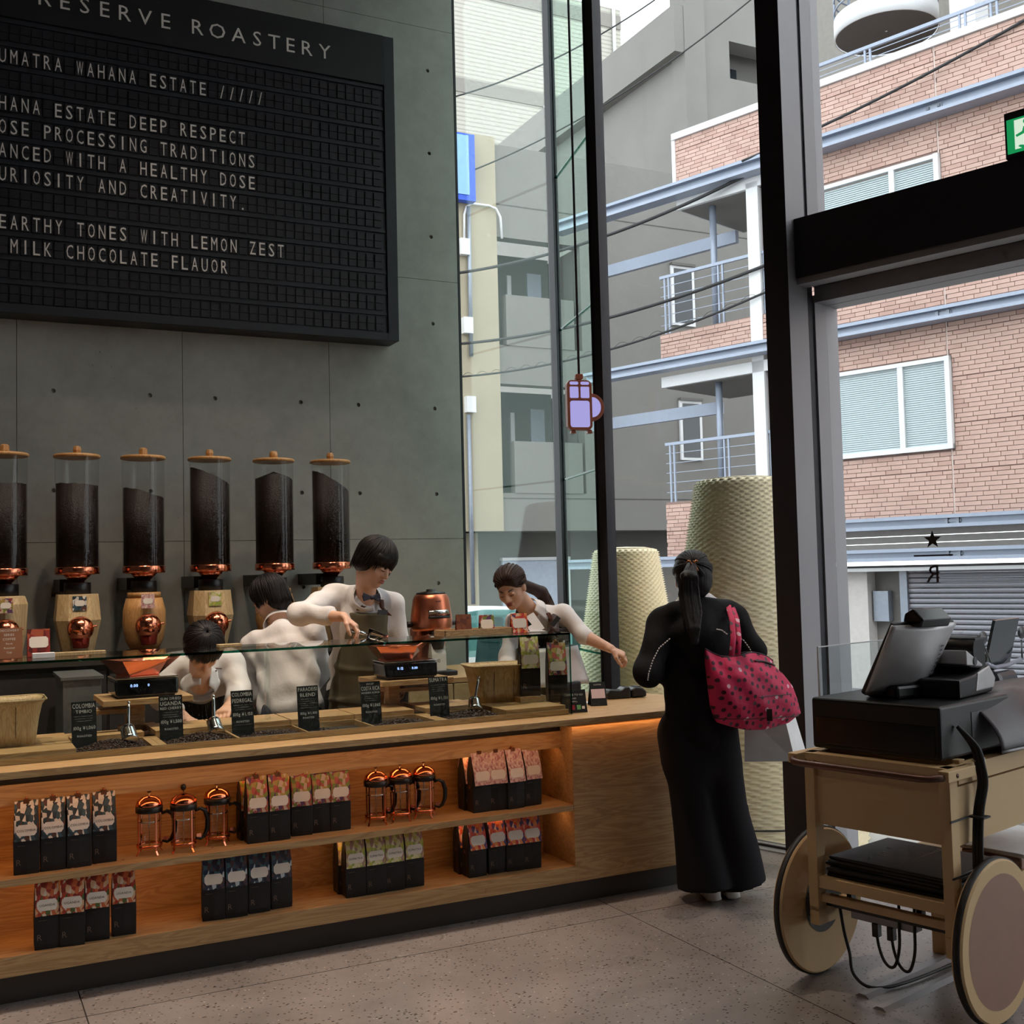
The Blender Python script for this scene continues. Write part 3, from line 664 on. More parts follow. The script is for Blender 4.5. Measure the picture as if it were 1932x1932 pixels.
for a, b in ((.80,1.06),(1.062,1.393),(1.397,1.70),(1.703,2.003),(2.06,2.352)): tpart('cover_board', MB().box((a,5.075,.91),(b-.003,5.34,.931)), bevel=.001)
tpart('cover_block', MB().box((X0+.12,4.802,.885),(.452,5.33,.924)), bevel=.0015); tpart('cover_block', MB().box((2.355,4.802,.885),(2.68,5.32,.927)), bevel=.0015)
random.seed(3)
def bean(m, p, r):
    a = random.uniform(0, pi); b = random.uniform(-.5, .5); M = TR(p, b, random.uniform(-.6,.6), a)
    l, w, h = .0062*r, .0042*r, .0032*r
    vs = [M @ V(q) for q in ((l,0,0),(l*.5,w,0),(-l*.5,w,0),(-l,0,0),(-l*.5,-w,0),(l*.5,-w,0),(l*.4,0,h),(-l*.4,0,h),(l*.4,0,-h*.6),(-l*.4,0,-h*.6))]
    m.add(vs, [(0,1,6),(1,2,7,6),(2,3,7),(3,4,7),(4,5,6,7),(5,0,6),(1,0,8),(2,1,8,9),(3,2,9),(4,3,9),(5,4,9,8),(0,5,8)], True)
fills = [(.30,.020,.032,'left part of the first bin beside the scoop'),(.35,.018,.028,''),(.4,.006,.018,''),(0,-.012,.0,''),(.4,.004,.02,''),(.45,.016,.03,'')]
names = ['Timbio','Uganda','Pedregal','Paradeisi','Costa Rica','Sumatra']
blab = ['dark roasted beans heaped behind the TIMBIO sign','dark roasted beans heaped behind the UGANDA sign','shallow layer of roasted beans beside the PEDREGAL sign','last few roasted beans left in the nearly empty BLEND bin','shallow layer of roasted beans beside the COSTA RICA sign','glossy roasted beans heaped beside the SUMATRA sign']
for (a, b), (cx, h, amp, _), lb in zip(bins, fills, blab):
    m = MB(); xc = a+(b-a)*(cx+.2)
    def hz(x, y): 
        e = math.exp(-((x-xc)/(.3*(b-a)))**2 - ((y-4.93)/.09)**2)
        return .8848 + max(0.002, h*.55) * (1 if h > 0 else 0) + amp*e
    if h > 0:
        m.grid(lambda u, v: V((a+.003+(b-a-.006)*u, 4.803+.256*v, hz(a+(b-a)*u, 4.803+.256*v))), 12, 10)
        for i in range(900):
            x = random.uniform(a+.008, b-.008); y = random.uniform(4.808, 5.054); bean(m, (x, y, hz(x,y)+random.uniform(-.001,.003)), random.uniform(.9,1.2))
    else:
        for i in range(70): bean(m, (a+abs(random.gauss(0,.08))+.01, random.uniform(4.81,5.04), .8875), 1)
    tag(m.build('coffee_beans', 'beans'), lb, 'beans', 'beans in the counter bins', 'stuff')
# price signs in the bins
def chalk_sign(x, rot, rows, label):
    t = thing('price_sign', label, 'sign', (x,4.955,.8848), rot, 'chalkboard price signs in the bean bins')
    M = TR((0,0,0), radians(-7)); w, h = .098, .205
    MB().box((-w/2,0,0),(w/2,.003,h), M).build('board', 'chalkboard', t, bevel=.001)
    m = MB(); d = MB(); F = M @ frame((0,-.0008,0), (1,0,0), (0,0,1))
    for kind, z, txt, sz in rows:
        if kind == 't':
            wd = sum(glyph(c)[2] for c in txt)*sz; s2 = min(1.0, .09/wd)
            m.text(txt, sz*s2, F @ Matrix.Translation((0,z,0)) @ Matrix.Diagonal((1,1.0/s2 if s2 < 1 else 1,1,1)), 0, None, 'C')
        else:
            for q in range(txt):
                L0 = random.uniform(.028,.042); zz = z-q*.0095; x0 = random.uniform(-.004,.004)-L0; k = 26
                for i in range(k):
                    xa = x0+2*L0*i/k; xb = xa+2*L0/k*.62
                    if random.random() < .12: continue
                    dz = random.uniform(.001,.0032); d.add([F @ V(p) for p in ((xa,zz,0),(xb,zz+random.uniform(-.001,.001),0),(xb,zz+dz,0),(xa,zz+dz,0))], [(0,1,2,3)])
    m.build('lettering', 'chalk', t, kind='stuff')
    if d.v: d.build('small_print', 'chalk_dim', t, kind='stuff')
    return t
chalk_sign(.50, .06, [('t',.178,'COLOMBIA',.026),('t',.157,'TIMBIO',.019),('l',.143,3,0),('t',.09,'100g ¥1,060',.02),('t',.06,'ROASTED',.012)], 'black chalkboard sign reading COLOMBIA TIMBIO, price 1,060 yen')
chalk_sign(.848, .03, [('t',.186,'SUN DRIED',.016),('t',.163,'UGANDA',.024),('t',.146,'RED CHERRY',.015),('l',.132,3,0),('t',.088,'100g ¥1,500',.02),('t',.06,'ROASTED',.012)], 'black chalkboard sign reading SUN DRIED UGANDA, price 1,500 yen')
chalk_sign(1.152, .02, [('t',.18,'COLOMBIA',.024),('t',.153,'PEDREGAL',.024),('l',.14,3,0),('t',.095,'100g ¥1,150',.02),('t',.066,'ROASTED',.012),('l',.055,1,0)], 'black chalkboard sign reading COLOMBIA PEDREGAL, price 1,150 yen')
chalk_sign(1.447, 0, [('t',.182,'PARADEISI',.024),('t',.158,'BLEND',.022),('l',.145,5,0),('t',.078,'100g ¥1,100',.016),('t',.06,'ROASTED',.011)], 'black chalkboard sign reading PARADEISI BLEND in the empty bin')
chalk_sign(1.745, 0, [('t',.19,'DECAF',.011),('t',.165,'COSTA RICA',.026),('t',.15,'HACIENDA ALSACIA',.012),('l',.136,3,0),('t',.09,'100g ¥1,060',.02),('t',.062,'ROASTED',.012)], 'black chalkboard sign reading DECAF COSTA RICA, price 1,060 yen')
chalk_sign(2.085, -.06, [('t',.182,'SUMATRA',.026),('l',.165,4,0),('t',.098,'100g ¥1,150',.02),('t',.07,'ROASTED',.012)], 'black chalkboard sign reading SUMATRA, price 1,150 yen')
# scoops standing in the beans
def scoop(x, y, rz, label, lean=.12):
    t = thing('bean_scoop', label, 'scoop', (x,y,.912), rz, 'metal scoops in the beans'); M = TR((0,0,.022), radians(-52))
    def bowl(u, v):
        th = pi*(u) ; r = .034*(1-.12*v); return M @ V((r*cos(th), -r*sin(th)*1.0, -.03+.075*v))
    MB().grid(bowl, 14, 5).build('bowl', 'chrome', t, solid=.0012)
    MB().prism([M @ V((.030*cos(pi*k/12), -.030*sin(pi*k/12), .045)) for k in range(13)], M.to_3x3() @ V((0,0,.0015))).build('end_plate', 'chrome', t)
    a = V((0,.018,.052)); b = a+V((.012*lean*8,.03,.105)); MB().tube([a, a+(b-a)*.2, a+(b-a)*.8, b], [.005,.0068,.0068,.0045], 10).build('handle', 'chrome', t)
    MB().lathe([(.006,-.004),(.0075,0),(.006,.006)], 10, TR(b)).build('end_knob', 'chrome', t)
scoop(.672,4.93,.1,'metal scoop resting in the TIMBIO beans',.1); scoop(1.03,4.95,.05,'metal scoop resting in the UGANDA beans',.05); scoop(2.265,4.95,-.35,'metal scoop resting in the SUMATRA beans',.25)
# chip-wood baskets
def basket(x, y, z, rz, label):
    t = thing('chip_basket', label, 'basket', (x,y,z), rz, 'pale chip-wood baskets')
    def ring(w, d, r, n=6):
        out = []
        for cx, cy, a0 in ((w-r,d-r,0),(-w+r,d-r,90),(-w+r,-d+r,180),(w-r,-d+r,270)):
            for k in range(n+1): a = radians(a0+90*k/n); out.append((cx+r*cos(a), cy+r*sin(a)))
        return out
    lv = [(.125,.085,.03,0),(.132,.092,.035,.05),(.14,.1,.04,.11),(.152,.112,.045,.165),(.166,.126,.05,.182)]
    rings = [ring(w,d,r) for w, d, r, _ in lv]; n = len(rings[0]); m = MB()
    vs = [(x_,y_,lv[i][3]) for i, rg in enumerate(rings) for x_, y_ in rg]
    m.add(vs, [(i*n+k, i*n+(k+1)%n, (i+1)*n+(k+1)%n, (i+1)*n+k) for i in range(len(lv)-1) for k in range(n)], True); m.add([(x_,y_,0) for x_, y_ in rings[0]], [tuple(range(n))])
    m.build('shell', 'oak_pale', t, solid=.003)
    m = MB()
    for k in (-.05,.045): m.box((k,-.118,.01),(k+.0015,-.09,.15), None)
    rg = ring(.168,.128,.05); MB().tube([(x_,y_,.183) for x_, y_ in rg], .004, 6, True).build('rim', 'oak_pale', t)
    sl = MB()
    for xx in (-.055, .05):
        sl.add([(xx,-.0925,.03),(xx+.002,-.0925,.03),(xx+.0025,-.113,.165),(xx,-.113,.165)], [(0,1,2,3)])
    sl.build('seam', 'plinth_dark', t)
basket(2.50,5.18,.929,-.12,'pale chip-wood basket in the case beside the SUMATRA scoop'); basket(.19,5.08,.926,.0,'pale chip-wood basket on the cover block beside the TIMBIO sign')
# scale stands, scales, copper pans
def stand(x0, x1, px, label, low):
    t = thing('scale_stand', label, 'stand', ((x0+x1)/2,5.38,.882), 0, 'oak stands under the scales')
    def q(n, a, b): MB().box(a, b).build(n, 'oak_top', t, world=True, bevel=.0015)
    q('top_board', (x0,5.2,1.035), (x1,5.56,1.06)); q('post', (px,5.34,.931), (px+.06,5.4,1.035)); q('foot', (px-.06,5.345,.882) if False else (px-.05,5.345,.90), (px+.11,5.4,.931))
    q('back_leg', (px,5.5,.882), (px+.06,5.55,1.035)); q('lower_shelf', (low[0],5.36,.985), (low[1],5.55,1.005))
stand(.60,.985,.735,'oak stand carrying the scale beside the bending barista',(.50,.8)); stand(1.885,2.265,1.97,'oak stand carrying the scale in front of the apron',(1.98,2.3))
def scale(x, y, z, rz, label, dig):
    t = thing('weighing_scale', label, 'scale', (x,y,z), rz, 'black digital scales')
    m = MB(); b = [(-.135,-.11),(.135,-.11),(.135,.11),(-.135,.11)]; tp = [(-.14,-.095),(.14,-.095),(.14,.11),(-.14,.11)]
    m.add([(px_,py,.008) for px_, py in b]+[(px_,py,.082) for px_, py in tp], [(0,3,2,1),(4,5,6,7),(0,1,5,4),(1,2,6,5),(2,3,7,6),(3,0,4,7)])
    m.build('housing', 'black_gloss', t, bevel=.012, seg=3); MB().box((-.138,-.09,.084),(.138,.105,.09)).build('platter', 'chrome', t, bevel=.002)
    MB().box((-.12,-.1,0),(.12,.1,.01)).build('feet', 'black_plastic', t)
    F = frame((0,-.1065,.05), (1,0,0), (0,.2,1)); m = MB(); m.text(dig[0], .018, F @ Matrix.Translation((-.075,0,.001))); m.text(dig[1], .016, F @ Matrix.Translation((0.0,0,.001))); m.build('readout', 'lcd_blue', t, kind='stuff')
scale(.79,5.35,1.06,.04,'black digital scale on the stand by the bending barista',('0.00','0')); scale(2.06,5.34,1.06,-.05,'black digital scale on the stand in front of the apron',('0.12','0.00'))
def pan(x, y, z, rz, label, sp):
    t = thing('copper_pan', label, 'scoop pan', (x,y,z), rz, 'copper weighing pans')
    m = MB(); m.add([(-.09,-.07,.0),(.04,-.07,.0),(.04,.07,.0),(-.09,.07,.0),(-.15,-.12,.075),(.06,-.12,.07),(.06,.12,.07),(-.15,.12,.075),(.17,-.045,.062+sp),(.17,.045,.062+sp)],
          [(0,3,2,1),(0,1,5,4),(1,8,5),(1,2,9,8),(2,6,9),(2,3,7,6),(3,0,4,7)]); m.build('pan_sheet', 'copper', t, solid=.0018)
    MB().tube([(-.15,-.12,.075),(.06,-.12,.07),(.17,-.045,.062+sp)], .003, 6).build('rolled_edge', 'copper', t); MB().tube([(-.15,.12,.075),(.06,.12,.07),(.17,.045,.062+sp)], .003, 6).build('rolled_edge', 'copper', t)
    MB().box((-.095,-.075,-.004),(.045,.075,.0)).build('foot_plate', 'copper_brushed', t)
pan(.79,5.36,1.154,.3,'bright copper pan on the scale by the bending barista',.02); pan(2.04,5.36,1.154,-.1,'bright copper pan on the scale under the pouring scoop',.05)
cardp = MB().box((-.06,-.03,0),(.06,.03,.0015)).build('paper_slip', 'paper_white'); cardp.location = (.60,5.45,1.006); cardp.rotation_euler = (0,0,.2); tag(cardp, 'small white paper slip lying on the lower shelf of the left stand', 'paper')
# ================================================================ split-flap board
plain('board_black', L(30,30,33), .5, 0, .4, .1, 2); plain('board_case', L(40,42,47), .45, 0, .4, .08, 2); plain('flap', L(36,36,40), .42, 0, .4, .1, 5); plain('letter_white', L(222,214,206), .7)
YB = 7.01; BX1 = 2.708; BX0 = -2.9; BZ1 = onY(736,70.4,YB).z; BZ0 = onY(752.8,643.8,YB).z
bd = thing('split_flap_board', 'large black split-flap message board with white lettering on the concrete wall', 'message board', ((BX0+BX1)/2, WY, BZ0))
def dpart(name, mb, mat, **k): return mb.build(name, mat, bd, world=True, **k)
zh = onY(728,165,YB).z
dpart('case', MB().box((BX0,YB+.014,BZ0),(BX1,WY,BZ1)), 'board_case', bevel=.003)
dpart('frame', MB().box((BX1-.075,YB,BZ0),(BX1,YB+.016,BZ1)).box((BX0,YB,BZ0),(BX0+.075,YB+.016,BZ1)).box((BX0+.075,YB,BZ0),(BX1-.075,YB+.016,BZ0+.05)), 'board_case', bevel=.002)
dpart('header_panel', MB().box((BX0+.077,YB-.004,zh+.012),(BX1-.077,YB+.016,BZ1)), 'board_black', bevel=.002)
NR = 12; rz0 = BZ0+.05; rh = (zh-rz0)/NR
xr = onY(726,612,YB).x-.002              # right edge of the last cell
xT = onY(530,473,YB).x; cw = ((onY(714.6,496,YB).x)-xT)/11.0
NCOL = 62; cells = []
for r in range(NR):
    zt = zh-r*rh
    dpart('row_rail', MB().box((BX0+.08,YB+.001,zt-.022),(BX1-.085,YB+.016,zt-.004)), 'board_case')
    for c in range(NCOL):
        xc = onY(714.6,496,YB).x-c*cw
        if xc < BX0+.12: break
        cells.append((xc, zt-rh/2-.012, c, r))
fw, fh = cw*.8, rh*.66
flapm = None; restm = MB(); cells.sort(key=lambda q: q[2]); n = 0
def flapgeo(m, x, z):
    m.box((x-fw/2,YB+.003,z+.0015),(x+fw/2,YB+.016,z+fh/2)); m.box((x-fw/2,YB+.005,z-fh/2),(x+fw/2,YB+.016,z-.0015))
for x, z, c, r in cells:
    if n < 295:
        if flapm is None:
            m = MB(); flapgeo(m, 0, 0); flapm = m.build('flap', 'flap', bd); o = flapm
        else: o = flapm.copy(); COL.objects.link(o)
        o.location = V((x,0,z))-V(bd.location); n += 1
    else: flapgeo(restm, x, z)
restm.build('flap_field', 'flap', bd, world=True, kind='stuff')
F = lambda x, z: frame((x, YB+.0022, z), (1,0,0), (0,0,1))
x_last = onY(714.6,496,YB).x
for r, txt, uv in ((1,'SUMATRA WAHANA ESTATE /////',(489,183)),(3,'WAHANA ESTATE DEEP RESPECT',(459,257)),(4,'THOSE PROCESSING TRADITIONS',(473,303)),(5,'BALANCED WITH A HEALTHY DOSE',(474,344)),(6,'CURIOSITY AND CREATIVITY.',(455,385)),(8,'EARTHY TONES WITH LEMON ZEST',(530,472)),(9,'MILK CHOCOLATE FLAUOR',(424,500))):
    c = round((x_last-onY(*uv,YB).x)/cw); z = zh-r*rh-rh/2-.012
    for k, ch in enumerate(reversed(txt)):
        if ch == ' ': continue
        vs, fs, w = glyph(ch); sz = fh*1.3; x = x_last-(c+k)*cw
        xs_ = [p[0] for p in vs]; ox = (min(xs_)+max(xs_))/2
        sx = min(.78, .62*cw/((max(xs_)-min(xs_))*sz)) if ch not in 'I./' else .8
        m = MB().add([F(x, z-fh*.44) @ V(((p[0]-ox)*sz*sx, p[1]*sz, 0)) for p in vs], fs, False); dpart('letter', m, 'letter_white')
# header title, wide spaced
xe = onY(622,100,YB).x; zb0 = onY(610,110,YB-.004).z; cap = onY(535,68,YB).z-onY(536,95,YB).z
txt = 'RESERVE ROASTERY'; uc = [85,123,160,198,236,274,313,None,373,410,450,485,517,548,579,612]
for ch, u in zip(txt, uc):
    if u is None: continue
    vs, fs, w = glyph(ch); xs_ = [p[0] for p in vs]; ox = (min(xs_)+max(xs_))/2; sz = cap/.7
    p0 = onY(u, 60, YB-.004); m = MB().add([frame((p0.x,YB-.0052,zb0), (1,0,0), (0,0,1)) @ V(((p[0]-ox)*sz*1.0, p[1]*sz, 0)) for p in vs], fs, False); dpart('title_letter', m, 'letter_white')
# ================================================================ goods on the shelves
PAT = {
 'a': [L(40,62,70), L(226,218,208), L(92,58,48), L(60,84,96), L(214,206,196), L(44,52,60)],
 'c': [L(120,132,52), L(150,60,60), L(96,60,98), L(196,170,150), L(168,142,70), L(176,84,70)],
 'e': [L(214,176,168), L(196,150,148), L(224,196,188), L(180,120,120), L(206,168,160)],
 'f': [L(176,64,44), L(226,206,186), L(84,104,52), L(206,106,62), L(140,48,40), L(222,178,140)],
 'g': [L(38,52,78), L(58,84,104), L(196,206,210), L(44,40,56), L(70,108,118), L(90,66,70)],
 'h': [L(196,190,90), L(228,220,180), L(160,176,80), L(212,204,150), L(176,140,130)],
 'i': [L(214,84,48), L(236,196,172), L(200,60,60), L(232,140,70), L(222,120,110), L(90,70,120)]}
for k, c in PAT.items(): pattern('card_'+k, c, 80 if k != 'e' else 140)
pattern('card_brown', [L(112,62,40), L(126,72,48), L(96,50,34)], 60)
pattern('card_red', [L(110,30,26), L(140,44,34), L(86,24,22), L(168,80,52)], 40)
plain('brown_card', L(150,98,66), .7); plain('print_dark', L(70,64,60), .8)
def octo(w, h, c, y, M):       # plaque outline
    q = [(-w+c,-h),(w-c,-h),(w,-h+c),(w,h-c),(w-c,h),(-w+c,h),(-w,h-c),(-w,-h+c)]; return [M @ V((a,y,b)) for a, b in q]
def make_bag(k, word, label, group, tilt=0.0, h=.226):
    t = thing('coffee_bag', label, 'coffee bag', (0,0,0), 0, group); w, d = .045, .033
    m = MB(); n = 5; lv = [(w,d,0),(w*1.02,d*1.05,.02),(w*1.03,d*1.06,h*.5),(w*1.0,d*.98,h*.8),(w*.97,d*.55,h*.97),(w*.95,.006,h*1.12),(w*.95,.004,h*1.2)]
    vs = []
    for a, b, z in lv: vs += [(-a,-b,z),(0,-b*1.06,z),(a,-b,z),(a*.96,0,z),(a,b,z),(0,b*1.06,z),(-a,b,z),(-a*.96,0,z)]
    m.add(vs, [(i*8+j, i*8+(j+1)%8, (i+1)*8+(j+1)%8, (i+1)*8+j) for i in range(len(lv)-1) for j in range(8)]+[tuple(range(7,-1,-1)), tuple(range((len(lv)-1)*8, len(lv)*8))]); m.build('bag_body', 'bag_black', t, bevel=.002)
    zt = h*1.2; K = V((0,-d*1.13,h*.84)); a = K; b = V((0,-d*1.16-.002-tilt,h*.56)); dv = (b-a); nv = V((0,dv.z,-dv.y)).normalized()
    if nv.y > 0: nv = -nv
    m = MB(); x = w*.95; r0 = V((0,-.0075,zt)); hv = V((0,-.0012,.0))
    m.prism([V((-x,0,0))+r0, V((-x,0,0))+a, V((x,0,0))+a, V((x,0,0))+r0], hv); m.prism([V((-x,0,0))+a, V((-x,0,0))+b, V((x,0,0))+b, V((x,0,0))+a], hv)
    m.prism([V((-x,-.0087,zt)), V((x,-.0087,zt)), V((x,.008,zt)), V((-x,.008,zt))], (0,0,.0012))
    m.prism([V((-x,.008,zt)), V((x,.008,zt)), V((x,d*1.1,h*.84)), V((-x,d*1.1,h*.84))], (0,.001,0))
    cd_ = m.build('label_card', 'card_'+k, t)
    F = frame(a+dv*.36+nv*.0018, (1,0,0), -dv, None); F = Matrix(((1,0,0,F[0][3]),(0,-dv.normalized().y,nv.y,F[1][3]),(0,-dv.normalized().z,nv.z,F[2][3]),(0,0,0,1)))
    pl = [F @ V(p) for p in ((-.028,-.021,0),(.028,-.021,0),(.036,-.01,0),(.036,.01,0),(.028,.021,0),(-.028,.021,0),(-.036,.01,0),(-.036,-.01,0))]
    MB().prism(pl, nv*.0006).build('plaque', 'white_card', cd_)
    m = MB(); m.text(word, .0125, F @ Matrix.Translation((0,-.005,.0012)), 0, None, 'C'); m.build('plaque_text', 'print_dark', cd_, kind='stuff')
    MB().box((-.011,-.012,zt-.012),(.011,.010,zt+.008)).tube([(0,0,zt+.006),(0,0,zt+.016)], .005, 8).build('clip', 'gold_clip', t)
    m = MB().box((-w*.7,-d*1.085-.0016,h*.48),(-.004,-d*1.04,h*.484)); m.build('print_line', 'bag_print', t)
    m = MB(); m.text('R', .032, frame((-w*.85,-d*1.09-.001,h*.16), (1,0,0), (0,0,1))); m.build('emblem_letter', 'bag_print', t)
    st = [V((-w*1.04-.0015, .0+.011*(1 if q % 2 == 0 else .42)*sin(pi*q/5), h*.5+.011*(1 if q % 2 == 0 else .42)*cos(pi*q/5))) for q in range(10)]; MB().prism(st, (.001,0,0)).build('star_print', 'star_print', t)
    return t
def on_shelf(u, v, z): p = onZ(u, v, z); return p
GR = [('a','COLOMBIA','slate and brown card',.473,[(51,1650),(101.5,1643),(149,1637),(198.5,1628)],0,'black coffee bags with slate cards'),
 ('c','','purple and green striped card',.473,[(488,1591),(529,1586),(572,1577),(609.6,1571),(644,1567)],1,'black coffee bags with striped cards'),
 ('e','','pale pink card',.473,[(911,1533),(943,1529),(975,1526),(1006.7,1520)],1,'black coffee bags with pink cards'),
 ('f','UGANDA','red leaf UGANDA card',.188,[(90,1791),(139,1785),(185.5,1775),(236,1765)],0,'black coffee bags with red leaf cards'),
 ('g','','navy and white card',.188,[(406,1737),(448,1731),(491,1722.6),(532,1714)],0,'black coffee bags with navy cards'),
 ('h','SUMATRA','yellow green card',.188,[(673,1693),(711,1687),(747,1681),(783.5,1674)],1,'black coffee bags with yellow green cards'),
 ('i','','orange red card',.188,[(902,1655),(940,1648),(975,1643.5),(1006.7,1639)],1,'black coffee bags with orange cards')]
random.seed(11); ORD = ['first','second','third','fourth','fifth']
for k, word, txt, z, pts, back, grp in GR:
    src = make_bag(k, word, 'x', grp, .012 if k in 'ei' else .0); first = True; n = len(pts)
    for i, (u, v) in enumerate(pts):
        p = onZ(u, v, z); loc = (p.x, min(p.y, 4.82)+.038, z); rz = random.uniform(-.14,.08)
        lb = 'black coffee bag with '+txt+', '+('front row, ' if back else '')+ORD[n-1-i]+" from the end panel"
        if first: src.location = loc; src.rotation_euler = (0,0,rz); src['label'] = lb; first = False
        else: dup(src, loc, rz, lb)
    if back:
        for i, (u, v) in enumerate(pts):
            p = onZ(u, v, z); dup(src, (p.x-.012, min(p.y,4.82)+.038+.078, z), random.uniform(-.05,.05), 'black coffee bag with '+txt+', back row, '+ORD[n-1-i]+" from the end panel")
# french presses
glass('press_glass', (.93,.94,.94), .8)
def make_press(label):
    t = thing('french_press', label, 'french press', (0,0,0), 0, 'copper french presses'); r = .048
    MB().lathe([(r*.9,.02),(r,.024),(r,.165),(r*1.02,.172)], 28, None, True, False).build('beaker', 'press_glass', t)
    MB().lathe([(r*1.08,.168),(r*1.12,.17),(r*1.12,.192),(r*1.05,.194)], 28).build('collar_band', 'black_plastic', t)
    MB().lathe([(r*1.1,.194),(r*1.1,.2),(r*.98,.215),(r*.6,.228),(.012,.233),(.0001,.2335)], 28).build('dome_lid', 'copper', t)
    MB().tube([(0,0,.02),(0,0,.25)], .0022, 6).build('plunger_rod', 'chrome', t)
    MB().lathe([(.0001,.244),(.006,.245),(.011,.254),(.011,.262),(.006,.27),(.0001,.271)], 14).build('plunger_knob', 'black_plastic', t)
    MB().lathe([(r*.92,.13),(r*.95,.131),(r*.95,.135),(r*.92,.136)], 24).build('filter_disc', 'chrome', t)
    for a in (-pi*.42, pi*.1, pi*.62, pi*1.1):
        c, s = cos(a), sin(a); m = MB(); m.bar((c*r*1.04, s*r*1.04, .014), (c*r*1.04, s*r*1.04, .168), .0065, .0025, (c,s,0)); m.bar((c*r*1.04, s*r*1.04, .016), (c*r*1.25, s*r*1.25, .001), .007, .003); m.build('frame_leg', 'copper', t)
    MB().lathe([(r*1.05,.03),(r*1.07,.03),(r*1.07,.04),(r*1.05,.04)], 28, None, True, False).build('frame_band', 'copper', t)
    hp = [(r*1.05,0,.155),(r*1.5,0,.162),(r*1.95,0,.15),(r*2.2,0,.115),(r*2.15,0,.075),(r*1.85,0,.045),(r*1.5,0,.038),(r*1.08,0,.045)]
    MB().tube(hp, [.006,.008,.0095,.01,.0095,.008,.007,.005], 10).build('handle', 'black_plastic', t)
    MB().cbox((r*1.35,0,.05),(.02,.006,.02)).build('handle_clip', 'copper', t); return t
pr = [(285.5,1615),(351,1609.6),(414.5,1596.5),(717,1558),(763,1551),(808,1545)]
src = None
for i, (u, v) in enumerate(pr):
    p = onZ(u, v, .473); loc = (p.x, min(p.y,4.86)+.045, .473); lb = 'copper-lidded glass french press, '+ORD[i % 3]+(' from the slate-card bags' if i < 3 else ' from the striped-card bags towards the end panel')
    if src is None: src = make_press(lb); src.location = loc; src.rotation_euler = (0,0,.15)
    else: dup(src, loc, random.uniform(0,.3), lb)

# ================================================================ back bar with bean dispensers
plain('bar_dark', L(52,48,45), .6); plain('bar_dark_top', L(60,54,48), .5); plain('steel_sheet', L(150,158,162), .35, .7); plain('drawer_oak', L(188,168,124), .5, 0, .4, .06)
glass('tube_glass', (.93,.94,.94), .7); plain('silo_beans', L(36,27,25), .5, 0, .4, .5, 130, .9, 130); plain('red_glass', L(150,52,40), .12, .55)
wood('turned_oak', L(206,160,104), L(176,126,76), 2, 1.5, .4)
bk = thing('back_bar', 'dark back bar standing along the concrete wall under the bean dispensers', 'cabinet', (0,6.85,0))
def kpart(name, mb, mat, **k): return mb.build(name, mat, bk, world=True, **k)
kpart('body', MB().box((-2.4,6.5,0),(2.32,WY-.005,1.13)), 'bar_dark'); kpart('top', MB().box((-2.42,6.46,1.13),(2.34,WY-.004,1.16)), 'bar_dark_top', bevel=.002)
for i in range(6): kpart('door', MB().box((-2.3+i*.77,6.48,.1),(-2.3+i*.77+.755,6.5,1.1)), 'bar_dark', bevel=.003)
lb = thing('low_cabinet', 'low pale oak drawer cabinet under the copper grinder', 'cabinet', (2.75,6.5,0))
MB().box((2.36,6.12,0),(3.22,6.95,.935)).build('body', 'plinth_dark', lb, world=True); MB().box((2.35,6.1,.935),(3.23,6.96,.965)).build('top', 'oak_top', lb, world=True, bevel=.002)
for i in range(3):
    for j in range(3): MB().box((2.375+i*.284,6.1,.1+j*.28),(2.375+i*.284+.276,6.12,.1+j*.28+.27)).build('drawer', 'drawer_oak', lb, world=True, bevel=.002)
sc = thing('steel_cabinet', 'narrow stainless steel cabinet behind the case beside the TIMBIO sign', 'cabinet', (.53,6.1,0))
MB().box((.50,5.95,.05),(.68,6.4,1.1)).build('body', 'steel_sheet', sc, world=True, bevel=.004); MB().box((.52,6.0,0),(.66,6.35,.05)).build('feet', 'black_plastic', sc, world=True); MB().box((.49,5.94,1.1),(.69,6.41,1.115)).build('lid', 'steel_sheet', sc, world=True)
DX = [.272,.646,1.006,1.386,1.772,2.13]
desc = ['smooth tapered wooden body','sharply faceted wooden body','rounded barrel-shaped wooden body','faceted wooden body with green label','rounded wooden body behind the turned barista','plain wooden body behind the bow-tied barista']
kinds = [0,1,2,1,2,1]; tiltv = [(.0,1.0),(-.02,1.0),(-.1,.98),(-.16,1.05),(-.02,1.06),(-.22,1.03)]
lc = ['c','a','e','h','g','f']
